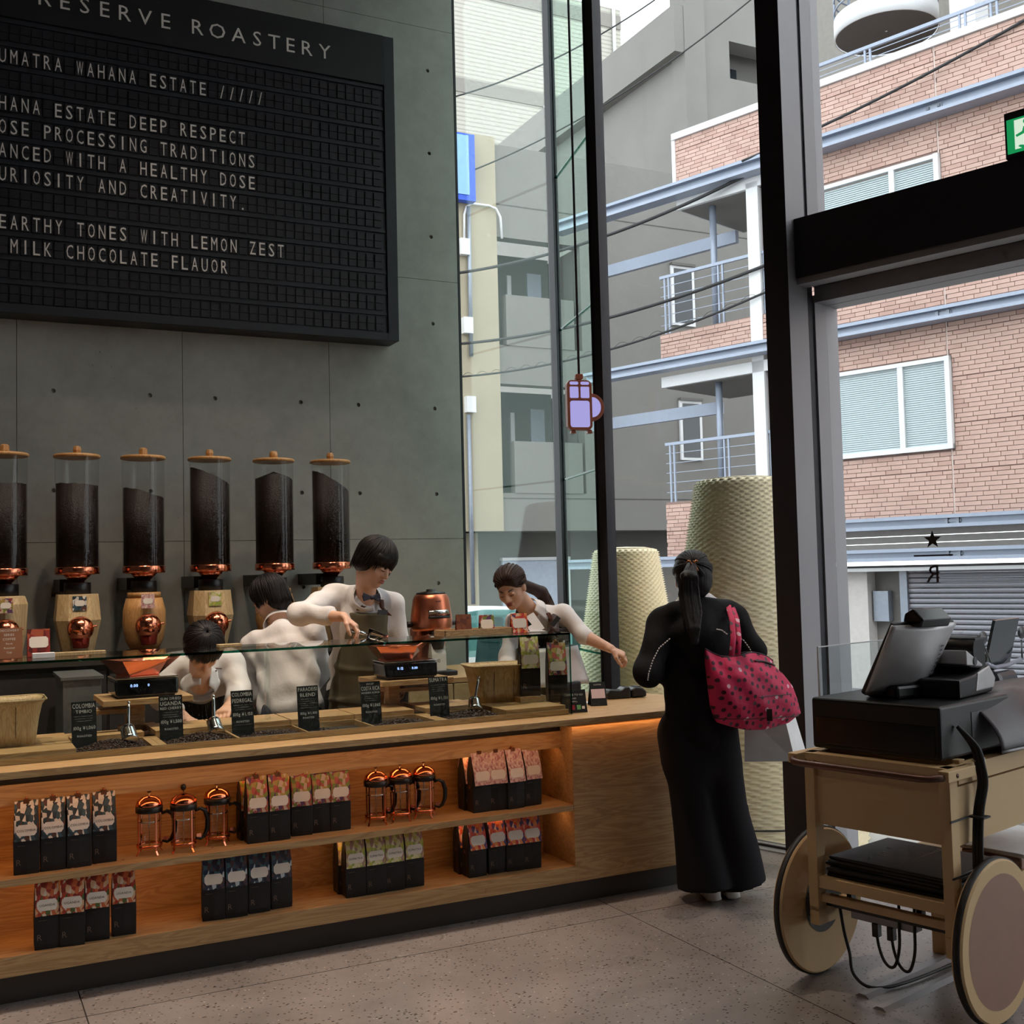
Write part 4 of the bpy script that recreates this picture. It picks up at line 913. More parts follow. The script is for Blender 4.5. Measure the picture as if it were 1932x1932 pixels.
for i, x in enumerate(DX):
    t = thing('bean_dispenser', 'tall glass bean dispenser with copper ring on '+desc[i], 'bean dispenser', (x,6.75,1.16), 0, 'bean dispensers along the wall')
    def q(n, m, mat, **k): return m.build(n, mat, t, **k)
    zb = -1.16
    q('lid', MB().lathe([(.119,2.283+zb),(.126,2.285+zb),(.126,2.297+zb),(.12,2.302+zb),(.0001,2.303+zb)], 40), 'turned_oak'); 
    kn = [(.018,2.303),(.026,2.315),(.024,2.345),(.014,2.352)] if i % 2 == 0 else [(.017,2.303),(.024,2.33),(.02,2.348),(.012,2.352)]
    q('lid_knob', MB().lathe([(r, z+zb) for r, z in kn], 7 if i != 4 else 20, None, i == 4), 'turned_oak')
    q('tube', MB().lathe([(.117,1.66+zb),(.117,2.283+zb)], 40, None, True, False), 'tube_glass')
    sl, lev = tiltv[i]; m = MB(); nr = 36; top = 2.13*lev if lev < 1 else 2.13+(lev-1)*1.2; rings = []
    for k in range(nr): 
        a = 2*pi*k/nr; rings.append((a, top+zb+sl*.32*-cos(a+pi)+(.03*cos(a)**2 if i == 4 else 0)*-1+random.uniform(-.003,.003)))
    vs = [(.112*cos(a),.112*sin(a),1.668+zb) for a, _ in rings]+[(.112*cos(a),.112*sin(a),z) for a, z in rings]+[(0,0,top+zb+(.025 if i == 4 else .004))]
    m.add(vs, [(k,(k+1)%nr,nr+(k+1)%nr,nr+k) for k in range(nr)]+[(nr+k,nr+(k+1)%nr,2*nr) for k in range(nr)]+[tuple(range(nr-1,-1,-1))], True); q('bean_fill', m, 'silo_beans')
    q('copper_ring', MB().lathe([(.106,1.624+zb),(.117,1.626+zb),(.119,1.632+zb),(.119,1.66+zb),(.1175,1.666+zb)], 40), 'copper')
    q('funnel', MB().lathe([(.036,1.58+zb),(.038,1.588+zb),(.058,1.605+zb),(.075,1.624+zb)], 28), 'copper')
    q('collar', MB().lathe([(.07,1.515+zb),(.072,1.517+zb),(.072,1.578+zb),(.068,1.58+zb)], 28), 'black_plastic'); q('wall_bracket', MB().box((-.09,.04,1.53+zb),(.0,WY-6.752,1.6+zb)), 'black_plastic')
    w = .112; B = zb
    if kinds[i] == 1:   # faceted block
        lv = [(1.515,.105,.1),(1.38,.118,.125),(1.19,.085,.095)]
        m = MB(); ring = []
        def oc(a, b, z): return [(-a,-b*.55,z),(-a*.5,-b,z),(a*.55,-b,z),(a,-b*.5,z),(a,b,z),(-a,b,z)]
        vs = oc(.106,.09,1.515+B)+oc(.118,.125,1.37+B)+oc(.08,.09,1.185+B); m.add(vs, [(i_*6+j, i_*6+(j+1)%6, (i_+1)*6+(j+1)%6, (i_+1)*6+j) for i_ in range(2) for j in range(6)]+[(5,4,3,2,1,0)[::-1], (12,13,14,15,16,17)[::-1]]); q('wooden_body', m, 'oak_pale')
    elif kinds[i] == 2:
        q('wooden_body', MB().lathe([(.075,1.183+B),(.105,1.24+B),(.12,1.33+B),(.118,1.41+B),(.1,1.482+B)], 32), 'turned_oak'); q('body_cap', MB().lathe([(.088,1.482+B),(.088,1.488+B),(.094,1.49+B),(.092,1.515+B)], 32), 'turned_oak')
    else:
        q('wooden_body', MB().lathe([(.09,1.183+B),(.112,1.3+B),(.122,1.47+B),(.108,1.512+B),(.1,1.515+B)], 10, TR((0,0,0),0,0,.3), False), 'oak_pale')
    q('foot', MB().box((-.09,-.09,0),(.09,.09,.025)), 'bar_dark_top')
    c = V((.0,-.15,1.325+B)); q('copper_globe', MB().sphere(c, .07, 28, 18), 'copper'); q('globe_boss', MB().tube([c+V((0,-.058,0)), c+V((0,-.072,0))], .013, 16), 'copper')
    q('globe_collar', MB().lathe([(.05,0),(.066,.004),(.066,.012),(.05,.016)], 28, TR(c+V((0,.05,0)), pi/2)), 'copper'); q('globe_lever', MB().tube([c+V((.055,0,.01)), c+V((.085,-.005,.014))], .006, 8), 'copper')
    q('chute', MB().lathe([(.036,-.105),(.042,-.1),(.05,-.045),(.044,-.035)], 20, TR(c)), 'red_glass')
    lab = q('label_card', MB().box((-.036,-.139 if kinds[i] != 1 else -.118,1.425+B),(.036,-.134 if kinds[i] != 1 else -.1,1.505+B), TR((0,0,0))), 'card_'+lc[i]); 
    yy = -.1405 if kinds[i] != 1 else -.1195
    MB().prism(octo(.026,.016,.008,0,TR((0,yy,1.466+B))), (0,.001,0)).build('plaque', 'white_card', lab)
# copper grinder on the low cabinet
gd = thing('coffee_grinder', 'copper coffee grinder with white bag under its spout on the low cabinet', 'grinder', (0,0,0)); gx = onY(818,1200,6.35).x
gd.location = (gx,6.4,.965); q = lambda n, m, mat, **k: m.build(n, mat, gd, **k)
q('base', MB().box((-.11,-.16,0),(.11,.12,.03)), 'black_plastic', bevel=.008); q('column', MB().box((-.1,-.02,.03),(.1,.11,.3)), 'copper_brushed', bevel=.03, seg=4)
q('housing', MB().lathe([(.118,.27),(.128,.29),(.128,.34),(.112,.46),(.1,.485),(.094,.49)], 36, TR((0,-.02,0))), 'copper_brushed'); q('lid', MB().lathe([(.092,.49),(.088,.5),(.03,.508),(.028,.52),(.0001,.522)], 24, TR((0,-.02,0))), 'black_plastic')
def band(z0, z1, r0, r1, a0, a1, nm, mat, n=14):
    q(nm, MB().grid(lambda u, v: V((r0*cos(a0+(a1-a0)*u) if v == 0 else r1*cos(a0+(a1-a0)*u), (r0 if v == 0 else r1)*sin(a0+(a1-a0)*u)-.02, z0 if v == 0 else z1)), n, 1), mat, solid=.003)
band(.372,.395,.1245,.121,-2.1,-.9,'steel_band','chrome'); band(.345,.36,.13,.1275,-2.1,-.9,'dial_band','black_plastic')
m = MB()
for k in range(14): a = -2.05+k*1.1/13; m.cbox((.131*cos(a), .131*sin(a)-.02, .3655), (.004,.004,.01))
q('dial_teeth', m, 'black_plastic', kind='stuff'); q('spout', MB().lathe([(.04,.16),(.046,.2),(.055,.27)], 18, TR((0,-.1,0))), 'black_plastic'); q('name_plate', MB().box((-.035,-.158,.25),(.035,-.15,.272)), 'paper_white')
q('badge', MB().box((-.016,-.137,.445),(.016,-.12,.452)), 'star_print'); q('side_knob', MB().tube([(.12,-.02,.31),(.16,-.02,.31)], .016, 12), 'black_plastic'); q('side_knob', MB().tube([(-.12,-.02,.31),(-.165,-.02,.31)], [.016,.02], 12), 'black_plastic')
pb = MB(); vs = [(-.045,-.13,0),(.045,-.13,0),(.045,-.06,0),(-.045,-.06,0),(-.046,-.125,.1),(.046,-.125,.1),(.046,-.065,.1),(-.046,-.065,.1),(-.043,-.1,.19),(.043,-.1,.19),(.043,-.09,.19),(-.043,-.09,.19)]
pb.add(vs, [(0,3,2,1)]+[(a+4*r, (a+1)%4+4*r, (a+1)%4+4*(r+1), a+4*(r+1)) for r in (0,1) for a in range(4)]); plain('bag_white', L(206,206,200), .6)
o = pb.build('paper_bag', 'bag_white'); o.location = (gx,6.395,.996); tag(o, 'plain white paper bag clamped under the copper grinder spout', 'paper bag'); RM[o.name] = Matrix.Translation(V(o.location))
mm = MB(); mm.text('10', .03, frame((-.02,-.128,.05),(1,0,0),(0,0,1))); mm.build('print', 'print_dark', o, kind='stuff')

# ================================================================ things on top of the glass case
TZ = 1.2785
def card(name, u0, u1, vb, h, mat, label, lean=.18, Y=None, plq=None, cat='card', text=None):
    a, b = onZ(u0, vb, TZ), onZ(u1, vb, TZ); Y = Y or 4.95; a, b = onY(u0, vb, Y), onY(u1, vb, Y); w = (b.x-a.x)
    t = thing(name, label, cat, ((a.x+b.x)/2, Y, TZ)); M = TR((0,0,0), -lean)
    MB().box((-w/2,0,0),(w/2,.003,h), M).build('front', mat, t); MB().box((-w/2,.012,0),(w/2,.014,h*.9), TR((0,h*.32,0), lean)).build('back_leaf', mat, t); MB().box((-w/2,0,0),(w/2,h*.34+.012,.003)).build('base', mat, t)
    if plq: MB().prism(octo(w*.42,h*.2,w*.1,-.0012,M @ Matrix.Translation((0,0,h*.52))), (0,.001,0)).build('plaque', 'white_card', t)
    if text:
        m = MB(); F = M @ frame((0,-.0006,0),(1,0,0),(0,0,1))
        for i, (s, sz) in enumerate(text): m.text(s, sz, F @ Matrix.Translation((0,h*.88-i*h*.14,0)), 0, None, 'C')
        m.build('lettering', 'white_card', t, kind='stuff')
    return t
card('table_card', -8, 43, 1240, .125, 'brown_card', 'brown folded card with cream print on the case near the wooden dispensers', .12, 5.0, None, 'card', [('DISCOVERY',.013),('SERIES',.013),('COFFEE',.013),('Farm',.011),('Roasted',.011),('Cup',.011)])
card('table_card', 52, 95, 1241, .115, 'card_red', 'dark red folded card with white plaque on the case', .2, 5.05, True)
o = MB().box((-.042,-.02,0),(.042,.02,.02)).build('card_box', 'paper_white', None, bevel=.001); p = onY(82,1243,4.95); o.location = (p.x,4.95,TZ); tag(o, 'small flat white box in front of the dark red card', 'box')
o = MB().box((-.1,-.02,0),(.1,.02,.014)).build('sample_board', 'oak_pale', None, bevel=.001); p = onY(152,1238,5.0); o.location = (p.x,5.02,TZ); tag(o, 'small pale wooden strip lying on the glass case', 'board')
o = MB().box((-.05,-.03,0),(.05,.03,.012)).build('sample_board', 'oak_pale', None, bevel=.001); p = onY(437,1223,5.0); o.location = (p.x,5.05,TZ); tag(o, 'short wooden block on the glass case beside the bending barista', 'board')
# sample tray with cards
a, b = onY(840,1200,4.93).x, onY(964,1195,4.93).x
t = thing('sample_tray', 'shallow oak tray holding two folded cards on the glass case', 'tray', ((a+b)/2,4.98,TZ)); w = (b-a)/2
MB().box((-w,-.05,0),(w,.06,.005)).build('base', 'oak_top', t); 
for q0, q1 in (((-w-.006,-.058,0),(w+.006,-.05,.03)),((-w-.006,.06,0),(w+.006,.068,.03)),((-w-.008,-.058,0),(-w,.068,.03)),((w,-.058,0),(w+.008,.068,.03))): MB().box(q0, q1).build('rim', 'oak_top', t, bevel=.001)
def tcard(u0, u1, mat, h, label, plq, y, z):
    a, b = onY(u0,1180,y), onY(u1,1180,y); w = b.x-a.x; t = thing('folded_card', label, 'card', ((a.x+b.x)/2,y,z), -.15, 'folded sample cards'); M = TR((0,0,0), -.2)
    MB().box((-w/2,0,0),(w/2,.003,h), M).build('front', mat, t); MB().box((-w/2,0,0),(w/2,.002,h*.95), TR((0,h*.42,0), .2)).build('back_leaf', mat, t); MB().box((-w/2,0,0),(w/2,h*.43,.002)).build('base', mat, t)
    if plq: MB().prism(octo(w*.42,h*.24,w*.1,-.0014,M @ Matrix.Translation((0,0,h*.5))), (0,.001,0)).build('plaque', 'white_card', t)
tcard(863,890,'card_brown',.098,'brown folded card in the oak tray beside the grinder',False,4.96,TZ+.0055); tcard(907,933,'card_c',.09,'folded card with cream plaque and zigzag print in the oak tray',True,4.97,TZ+.0055); tcard(967,996,'card_i',.098,'coral folded card with cream plaque standing beside the oak tray',True,4.93,TZ)
p = onY(1020,1192,4.93); t = thing('tablet_stand', 'slanted white sheet on a dark stand at the end of the glass case', 'stand', (p.x,4.95,TZ), -.2)
MB().box((-.035,-.002,0),(.035,.002,.1), TR((0,0,0), -.45, -.5, 0)).build('sheet', 'paper_white', t); MB().prism([(-.1,.02,0),(.0,.02,0),(-.06,.02,.075),(-.11,.02,.075)], (0,.01,0)).build('backing', 'black_plastic', t); MB().box((-.1,-.01,0),(.035,.06,.004)).build('base', 'paper_white', t)

# ================================================================ till end of the counter
b1 = make_bag('h', '', 'black coffee bag with yellow green card standing behind the glass end', 'sample bags by the till'); b1.location = (2.618,5.06,.9555); b1.rotation_euler = (0,0,-.25)
b2 = make_bag('c', '', 'black coffee bag with pink card standing just past the glass end', 'sample bags by the till'); p = onY(1078,1308,5.0); b2.location = (2.775,5.06,.9555); b2.rotation_euler = (0,0,-.3)
for b_, xx in ((b1,0),(b2,0)): b_.scale = (1.1,1.1,1.1)
b2.location.z = .9125; o = MB().box((-.06,-.06,0),(.06,.06,.03)).build('riser_block', 'oak_top', None, bevel=.002); o.location = (2.775,5.06,.882); tag(o, 'oak riser block just outside the glass end under one bag', 'block')
o = MB().box((-.02,-.07,0),(.125,.07,.028)).build('riser_block', 'oak_top', None, bevel=.002); o.location = (2.56,5.08,.9275); tag(o, 'thin oak riser block inside the glass end under a sample bag', 'block')
tl = thing('till_terminal', 'silver till terminal seen from behind with a small customer display', 'till', (0,0,0)); p = onZ(1075,1318,.882); tl.location = (3.02,5.44,.882); tl.rotation_euler = (0,0,.1)
plain('silver', L(196,194,196), .4, .3); 
def shell(u, v):
    x = -.19+.38*u; return V((x*(1-.12*(1-v)), -.02-.09*sin(pi*u)*(.35+.65*v)+.14*v, .07+.2*v))
MB().grid(shell, 16, 8).build('screen_shell', 'silver', tl, solid=.012); MB().box((-.19,-.004,-.1),(.19,.012,.1), TR((0,.1,.19), -.6)).build('screen_panel', 'black_plastic', tl); MB().box((-.09,-.06,0),(.09,.09,.09)).build('stand_base', 'black_plastic', tl, bevel=.015); MB().cbox((.06,.09,.34),(.12,.02,.07)).build('customer_display', 'dark_grey_plastic', tl, bevel=.006); MB().tube([(.06,.09,.31),(.06,.1,.22)], .012, 8).build('display_stem', 'black_plastic', tl)
def notice(u, v, w, h, rz, label, rows, panel=None):
    p = onZ(u, v, .882); t = thing('counter_notice', label, 'sign', (p.x,p.y,.882), rz); M = TR((0,0,0), -.32)
    MB().box((-w/2,0,0),(w/2,.003,h), M).build('face', 'chalkboard', t, bevel=.001); MB().box((-w/2,0,0),(w/2,.003,h*.8), TR((0,h*.62,0), .45)).build('strut', 'chalkboard', t); MB().box((-w/2,0,0),(w/2,h*.6,.002)).build('foot', 'chalkboard', t)
    F = M @ frame((0,-.0006,0),(1,0,0),(0,0,1)); m = MB()
    for s, z, sz in rows: m.text(s, sz, F @ Matrix.Translation((0,z,0)), 0, None, 'C')
    m.build('lettering', 'chalk', t, kind='stuff')
    for x0, z0, x1, z1, mat in (panel or []): MB().box((x0,-.0012,z0),(x1,-.0004,z1), M).build('print_panel', mat, t)
plain('icon_green', L(110,170,110), .6); plain('icon_red', L(150,30,50), .6); plain('photo_pink', L(222,196,200), .6)
notice(1086,1345,.125,.115,-.22,'black counter notice with red and green icons beside the glass end',[('PLEASE ASK',.011),('US',.01),('ABOUT IT',.011)][:0] or [('COFFEE',.012,)[:0] or ('COFFEE TO GO',.085,.013),('AND',.068,.011),('REFILL',.052,.011)],[(-.02,.015,.0,.038,'icon_red'),(.01,.015,.03,.038,'icon_green'),(.036,.018,.05,.032,'white_card')])
notice(1131,1332,.085,.125,-.28,'black counter notice with a pale picture panel beside the card reader',[('COFFEE',.107,.011)],[(-.036,.04,.036,.088,'photo_pink')])
o = MB().box((-.03,-.05,0),(.03,.05,.004)).build('leaflet_pile', 'paper_white'); p = onZ(1112,1327,.882); o.location = (p.x,p.y+.03,.882); o.rotation_euler = (0,0,.3); tag(o, 'small pile of white leaflets behind the black notices', 'leaflets')
o = MB().box((-.06,-.04,0),(.06,.04,.006)).build('receipt_pile', 'paper_white'); o.location = (2.66,5.45,.882); o.rotation_euler = (0,0,.2); tag(o, 'flat white papers lying behind the glass end', 'papers')
p = onZ(1182,1318,.882); cr = thing('card_reader', 'black handheld card reader resting on its cradle at the counter end', 'card reader', (p.x,p.y+.04,.882), -.15)
m = MB(); prof = [(-.1,0),(-.1,.03),(-.085,.052),(-.02,.045),(.0,.06),(.03,.062),(.035,0)]; m.prism([(x,-.04,z) for x, z in prof], (0,.08,0)); m.build('cradle', 'black_plastic', cr, bevel=.008, seg=3)
m = MB(); prof = [(.04,.004),(.04,.045),(.06,.06),(.1,.055),(.125,.035),(.125,.004)]; m.prism([(x,-.045,z) for x, z in prof], (0,.09,0)); m.build('handset', 'black_plastic', cr, bevel=.01, seg=3); MB().cbox((.082,0,.058),(.03,.06,.006), TR((0,0,0))).build('screen', 'dark_grey_plastic', cr)
# ================================================================ giant woven lamps outside the glass
plain('rattan', L(246,230,194), .6, 0, .4, .05, 8)
def woven(name, u, vtop, depth, rt, rb, zb, label, seam=None):
    d = ray(u, vtop); c = CAMP + d*depth; ztop = c.z
    t = thing(name, label, 'lamp', (c.x,c.y,zb), 0, 'giant woven lamps'); H = ztop-zb; m = MB()
    rows = int(H/.0175); per = 66; nu = per*2; nv = rows*2; vs = []; fs = []
    for j in range(nv+1):
        z = H*j/nv; f = j/nv; r0 = rb+(rt-rb)*f
        if f > .985: r0 -= .03*((f-.985)/.015)**2
        for i in range(nu):
            a = 2*pi*i/nu; row = j//2; ph = (i//2+row) % 2
            bulge = (.010 if (i % 2 == ph) else -.004) if j % 2 else -.006
            r = r0+bulge; vs.append((r*cos(a), r*sin(a), z))
    for j in range(nv):
        for i in range(nu): fs.append((j*nu+i, j*nu+(i+1)%nu, (j+1)*nu+(i+1)%nu, (j+1)*nu+i))
    m.add(vs, fs, True); m.build('woven_shell', 'rattan', t)
    MB().lathe([(rt-.03,H),(rt*.6,H+.012),(.0001,H+.018)], 40).build('top_cap', 'rattan', t)
    if seam: MB().lathe([(rb+(rt-rb)*seam/H+.006,seam),(rb+(rt-rb)*seam/H+.012,seam+.006),(rb+(rt-rb)*seam/H+.006,seam+.012)], 60, None, True, False).build('seam_band', 'plinth_dark', t)
woven('woven_lamp', 1400, 905, 7.5, .31, .72, -.18, 'tall cream woven lamp outside the glass beside the pillar', .17)
woven('woven_lamp', 1180, 1036, 8.6, .245, .54, -.18, 'shorter cream woven lamp outside the glass behind the till')
# ================================================================ hanging press sign
plain('sign_copper', L(150,84,62), .45, .3); emit('sign_panel', (.50,.46,.95), .75)
hs = thing('hanging_sign', 'copper french press shaped sign with lavender panels hanging on a rod', 'sign', (0,0,0)); p = onY(1098,765,5.9); hs.location = p; hs.rotation_euler = (0,0,radians(-14))
k = (onY(1098,712,5.9).z-onY(1098,812,5.9).z)/1.0
def rr(x0, z0, x1, z1, r, n=5):
    out = []
    for cx, cz, a0 in ((x1-r,z1-r,0),(x0+r,z1-r,90),(x0+r,z0+r,180),(x1-r,z0+r,270)):
        for i in range(n+1): a = radians(a0+90*i/n); out.append((cx+r*cos(a), cz+r*sin(a)))
    return out
def slab(nm, pts, y0, y1, mat): MB().prism([(x*k,y0,z*k) for x, z in pts], (0,y1-y0,0)).build(nm, mat, hs, bevel=.0015)
slab('body', rr(-.28,-.46,.20,.48,.1), 0, .05, 'sign_copper')
slab('handle', [(.2+.24*sin(a), -.03+.26*cos(a)) for a in [pi*i/14 for i in range(15)]], .004, .046, 'sign_copper')
slab('handle_panel', [(.2+.17*sin(a), -.03+.19*cos(a)) for a in [pi*i/14 for i in range(15)]], -.002, .004, 'sign_panel')
for i, q in enumerate((rr(-.23,.39,-.06,.45,.03), rr(-.02,.39,.15,.45,.03), rr(-.23,.14,-.06,.355,.02), rr(-.02,.14,.15,.355,.02), rr(-.23,-.41,.15,.09,.05))): slab('panel', q, -.002, .002, 'sign_panel')
slab('plunger_bar', rr(-.2,.095,.12,.125,.012), -.004, .002, 'sign_copper'); slab('knob', rr(-.1,.5,.05,.6,.03), .01, .04, 'sign_copper'); slab('neck', [(-.05,.47),(0,.47),(0,.51),(-.05,.51)], .015, .035, 'sign_copper')
for x in (-.22,.1): slab('foot', [(x,-.52),(x+.1,-.52),(x+.08,-.45),(x+.02,-.45)], .005, .045, 'sign_copper')
MB().tube([(-.02*k,.025,.58*k),(-.02*k,.025,6.6-p.z)], .0075, 8).build('rod', 'black_steel', hs); MB().lathe([(.03,0),(.03,.02),(.01,.03)], 14, TR((-.02*k,.025,6.565-p.z))).build('ceiling_cup', 'black_steel', hs)
# ================================================================ exit sign on the header
emit('exit_green', (.01,.30,.09), .9); emit('exit_white', (.75,.9,.72), .9)
ex = thing('exit_sign', 'green running-man exit sign standing on the black header beam', 'exit sign', P(1.80,5.27,3.423))
def xp(nm, m, mat): m.build(nm, mat, ex, world=True)
xp('housing', MB().sbox(1.60,1.985,5.235,5.30,3.426,3.64), 'black_steel')
def eflat(nm, pts, mat, n): xp(nm, MB().prism([P(1.985-x, n, 3.44+z) for x, z in pts], FN*.002), mat)
eflat('face', [(.01,.005),(.375,.005),(.375,.165),(.01,.165)], 'exit_green', 5.232)
eflat('doorway', [(.045,.02),(.125,.02),(.125,.155),(.045,.155)], 'exit_white', 5.230)
for nm, pts in (('runner_body', [(.085,.115),(.11,.12),(.13,.075),(.1,.06)]), ('runner_leg', [(.1,.075),(.12,.07),(.09,.01),(.06,.03),(.068,.035),(.085,.03)]), ('runner_arm', [(.1,.115),(.092,.085),(.055,.075),(.05,.085),(.08,.095),(.085,.11)]), ('runner_leg', [(.115,.075),(.15,.05),(.145,.015),(.155,.015),(.165,.055),(.13,.085)])): eflat(nm, pts, 'exit_green', 5.228)
eflat('runner_head', [(.1+.014*cos(a), .138+.014*sin(a)) for a in [2*pi*i/14 for i in range(14)]], 'exit_green', 5.228)
# ================================================================ parked car behind the till, seen through the glass
plain('car_white', L(240,242,244), .25, 0, .6, 0); glass('car_glass', (.55,.74,.73), 1.0)
plain('car_trim', L(30,44,48), .4); plain('car_inside', L(60,110,108), .7)
cx = onY(1108,1140,9.4).x
car = thing('parked_car', 'white compact car with teal windows parked outside beside the wall end', 'car', (cx-1.8,9.9,-.3))
def side(pts, y0, y1, nm, mat, bev=0): MB().prism([(x,y0,z) for x, z in pts], (0,y1-y0,0)).build(nm, mat, car, bevel=bev, seg=3)
side([(-1.75,.25),(1.75,.25),(1.8,.6),(1.74,.98),(-1.0,.98),(-1.7,.8),(-1.8,.5)], -.75, .75, 'body', 'car_white', .06)
rl = [(-.85,.98),(-.55,1.27),(-.1,1.47),(.6,1.545),(1.35,1.52),(1.6,1.42),(1.74,1.05),(1.74,.98)]
MB().prism([(x,-.66,z) for x, z in [(-.55,1.33),(-.1,1.49),(.6,1.56),(1.35,1.53),(1.6,1.42),(1.56,1.36),(1.3,1.45),(.6,1.475),(-.1,1.41),(-.5,1.25)]], (0,1.32,0)).build('roof', 'car_white', car, bevel=.02)
for x0, x1, z0, z1 in ((-.85,-.5,.98,1.3),(.42,.5,.98,1.48),(1.55,1.72,.98,1.42)):
    for y in (-.7,.66): MB().add([(x0,y,z0),(x0+.07,y,z0),(x1+.07,y*.95,z1),(x1,y*.95,z1),(x0,y+.04,z0),(x0+.07,y+.04,z0),(x1+.07,y*.95+.04,z1),(x1,y*.95+.04,z1)], [(0,1,2,3),(7,6,5,4),(0,4,5,1),(1,5,6,2),(2,6,7,3),(3,7,4,0)]).build('roof_pillar', 'car_white', car)
MB().prism([(x,-.69,z) for x, z in rl], (0,.004,0)).build('side_window', 'car_glass', car); MB().prism([(x,.685,z) for x, z in rl], (0,.004,0)).build('side_window', 'car_glass', car)
for x in (-.2,.85): MB().box((x,-.5,.8),(x+.14,.5,1.28), TR((0,0,0))).build('seat_back', 'car_inside', car, bevel=.04)
MB().box((-.95,-.6,.9),(-.75,.6,1.0)).build('dashboard', 'car_trim', car)
for x in (-1.15,1.2):
    for y in (-.76,.62): MB().lathe([(.15,-.01),(.29,0),(.3,.05),(.3,.1),(.29,.14)], 24, TR((x,y,.3),pi/2 if False else -pi/2)).build('wheel', 'black_plastic', car)
# ================================================================ wooden service cart
OC = V((3.118,3.11,0)); AC = V((-.249,.968,0)).normalized(); BC = V((AC.y,-AC.x,0)); crz = atan2(BC.y, BC.x)
plain('bronze_tube', L(104,74,62), .35, .6); plain('wheel_brown', L(150,116,100), .55, 0, .4, .05); plain('tyre', L(36,34,36), .6); plain('leatherette', L(66,60,66), .38, 0, .5, .1, 12, .15, 40)
plain('shelf_pink', L(176,140,126), .5); plain('acc_grey', L(150,150,154), .4, .2)
ca = thing('service_cart', 'pale wooden service cart on two big disc wheels with a bronze handle', 'cart', OC, crz)
def c_(nm, m, mat, **k): return m.build(nm, mat, ca, **k)
RW = .279
def wheel(y0, sgn):
    M = TR((0,y0,RW), pi/2)
    w = c_('wheel', MB().lathe([(.0001,-.02),(RW-.012,-.02),(RW-.006,-.014),(RW-.006,.014),(RW-.012,.02),(.0001,.02)], 64, M, False), 'oak_cart')
    MB().lathe([(RW-.006,-.012),(RW,-.009),(RW,.009),(RW-.006,.012)], 64, M, True, False).build('tyre', 'tyre', w)
    MB().lathe([(.0001,.0205 if sgn < 0 else -.0205),(.225,.0205 if sgn < 0 else -.0205)], 64, M, False, False).build('hub_panel', 'wheel_brown', w)
    MB().lathe([(.0001,.0222 if sgn > 0 else -.0222),(.12,.0222 if sgn > 0 else -.0222)], 40, M, False, False).build('hub_panel', 'plinth_dark', w)
wheel(-.351, -1); wheel(.351, 1)
c_('axle', MB().tube([(0,-.351,RW),(0,.351,RW)], .012, 10), 'bronze_tube')
for y in (-.27,.27): c_('leg', MB().box((-.15,y-.02,.28 if y > 0 else .30),(-.095,y+.02,.872)), 'oak_cart_z', bevel=.002); c_('leg', MB().box((.85,y-.02,.0),(.905,y+.02,.872)), 'oak_cart_z', bevel=.002)
for y in (-.27,.27): c_('axle_block', MB().box((-.15,y-.02,.23),(.06,y+.02,.30)), 'oak_cart', bevel=.002)
c_('end_board', MB().box((-.13,-.25,.605),(-.11,.25,.845)), 'oak_cart'); c_('top_rail', MB().box((-.16,-.29,.845),(-.09,.29,.872)), 'oak_cart', bevel=.002); c_('inner_rail', MB().box((-.04,-.27,.845),(.0,.27,.885)), 'oak_cart', bevel=.002)
c_('top_board', MB().box((-.02,-.29,.838),(.92,.29,.862)), 'oak_cart', bevel=.002)
for y, n in ((-.27,'side_board'),(.27,'side_board')): c_(n, MB().box((-.09,y-.012,.60),(.85,y+.012,.80)), 'oak_cart', bevel=.001); c_('side_rail', MB().box((-.09,y-.022,.81),(.92,y+.022,.872)), 'oak_cart', bevel=.002)
c_('shelf', MB().box((-.13,-.25,.395),(.88,.25,.41)), 'oak_cart'); c_('shelf_rail', MB().box((-.145,-.27,.37),(-.115,.27,.412)), 'oak_cart', bevel=.002); c_('under_rail', MB().box((-.13,-.27,.315),(-.1,.27,.345)), 'oak_cart', bevel=.002)
for y in (-.3,.3): c_('handle_block', MB().box((-.21,y-.02,.835),(-.02,y+.02,.872)), 'oak_cart', bevel=.003); c_('bolt', MB().tube([(-.15,y-.022 if y < 0 else y+.02,.853),(-.15,y-.02 if y < 0 else y+.022,.853)], .008, 12), 'bronze_tube')
hb = [(-.18,-.3,.85),(-.215,-.295,.85),(-.243,-.27,.848),(-.25,-.235,.846),(-.25,.235,.846),(-.243,.27,.848),(-.215,.295,.85),(-.18,.3,.85)]
c_('handle_bar', MB().tube(hb, .0125, 12), 'bronze_tube')
c_('power_strip', MB().box((-.08,-.1,.262),(-.03,.16,.3)), 'acc_grey', bevel=.004); c_('strip_hanger', MB().box((-.07,-.12,.30),(-.04,-.1,.395)), 'black_plastic'); c_('strip_hanger', MB().box((-.07,.16,.29),(-.04,.18,.395)), 'black_plastic'); c_('cable_tray', MB().box((-.1,-.27,.295),(-.02,.27,.315)), 'black_plastic')
for y in (.06,.0): 
    c_('plug', MB().box((-.085,y-.012,.215),(-.055,y+.012,.265)), 'black_plastic', bevel=.003); c_('plug_cable', MB().tube(smooth([(-.07,y,.22),(-.072,y-.008,.18),(-.08,y-.03,.14),(-.09,y-.06,.125),(-.095,y-.085,.14),(-.09,y-.1,.2),(-.085,y-.1,.28),(-.08,y-.1,.38)]), .0055, 8), 'cable_black')
c_('floor_cable', MB().tube(smooth([(-.06,.22,.30),(-.065,.20,.2),(-.05,.19,.12),(-.06,.17,.05),(-.04,.11,.012),(.1,.05,.01),(.5,.02,.01),(.95,.0,.01)]), .006, 8), 'cable_black')
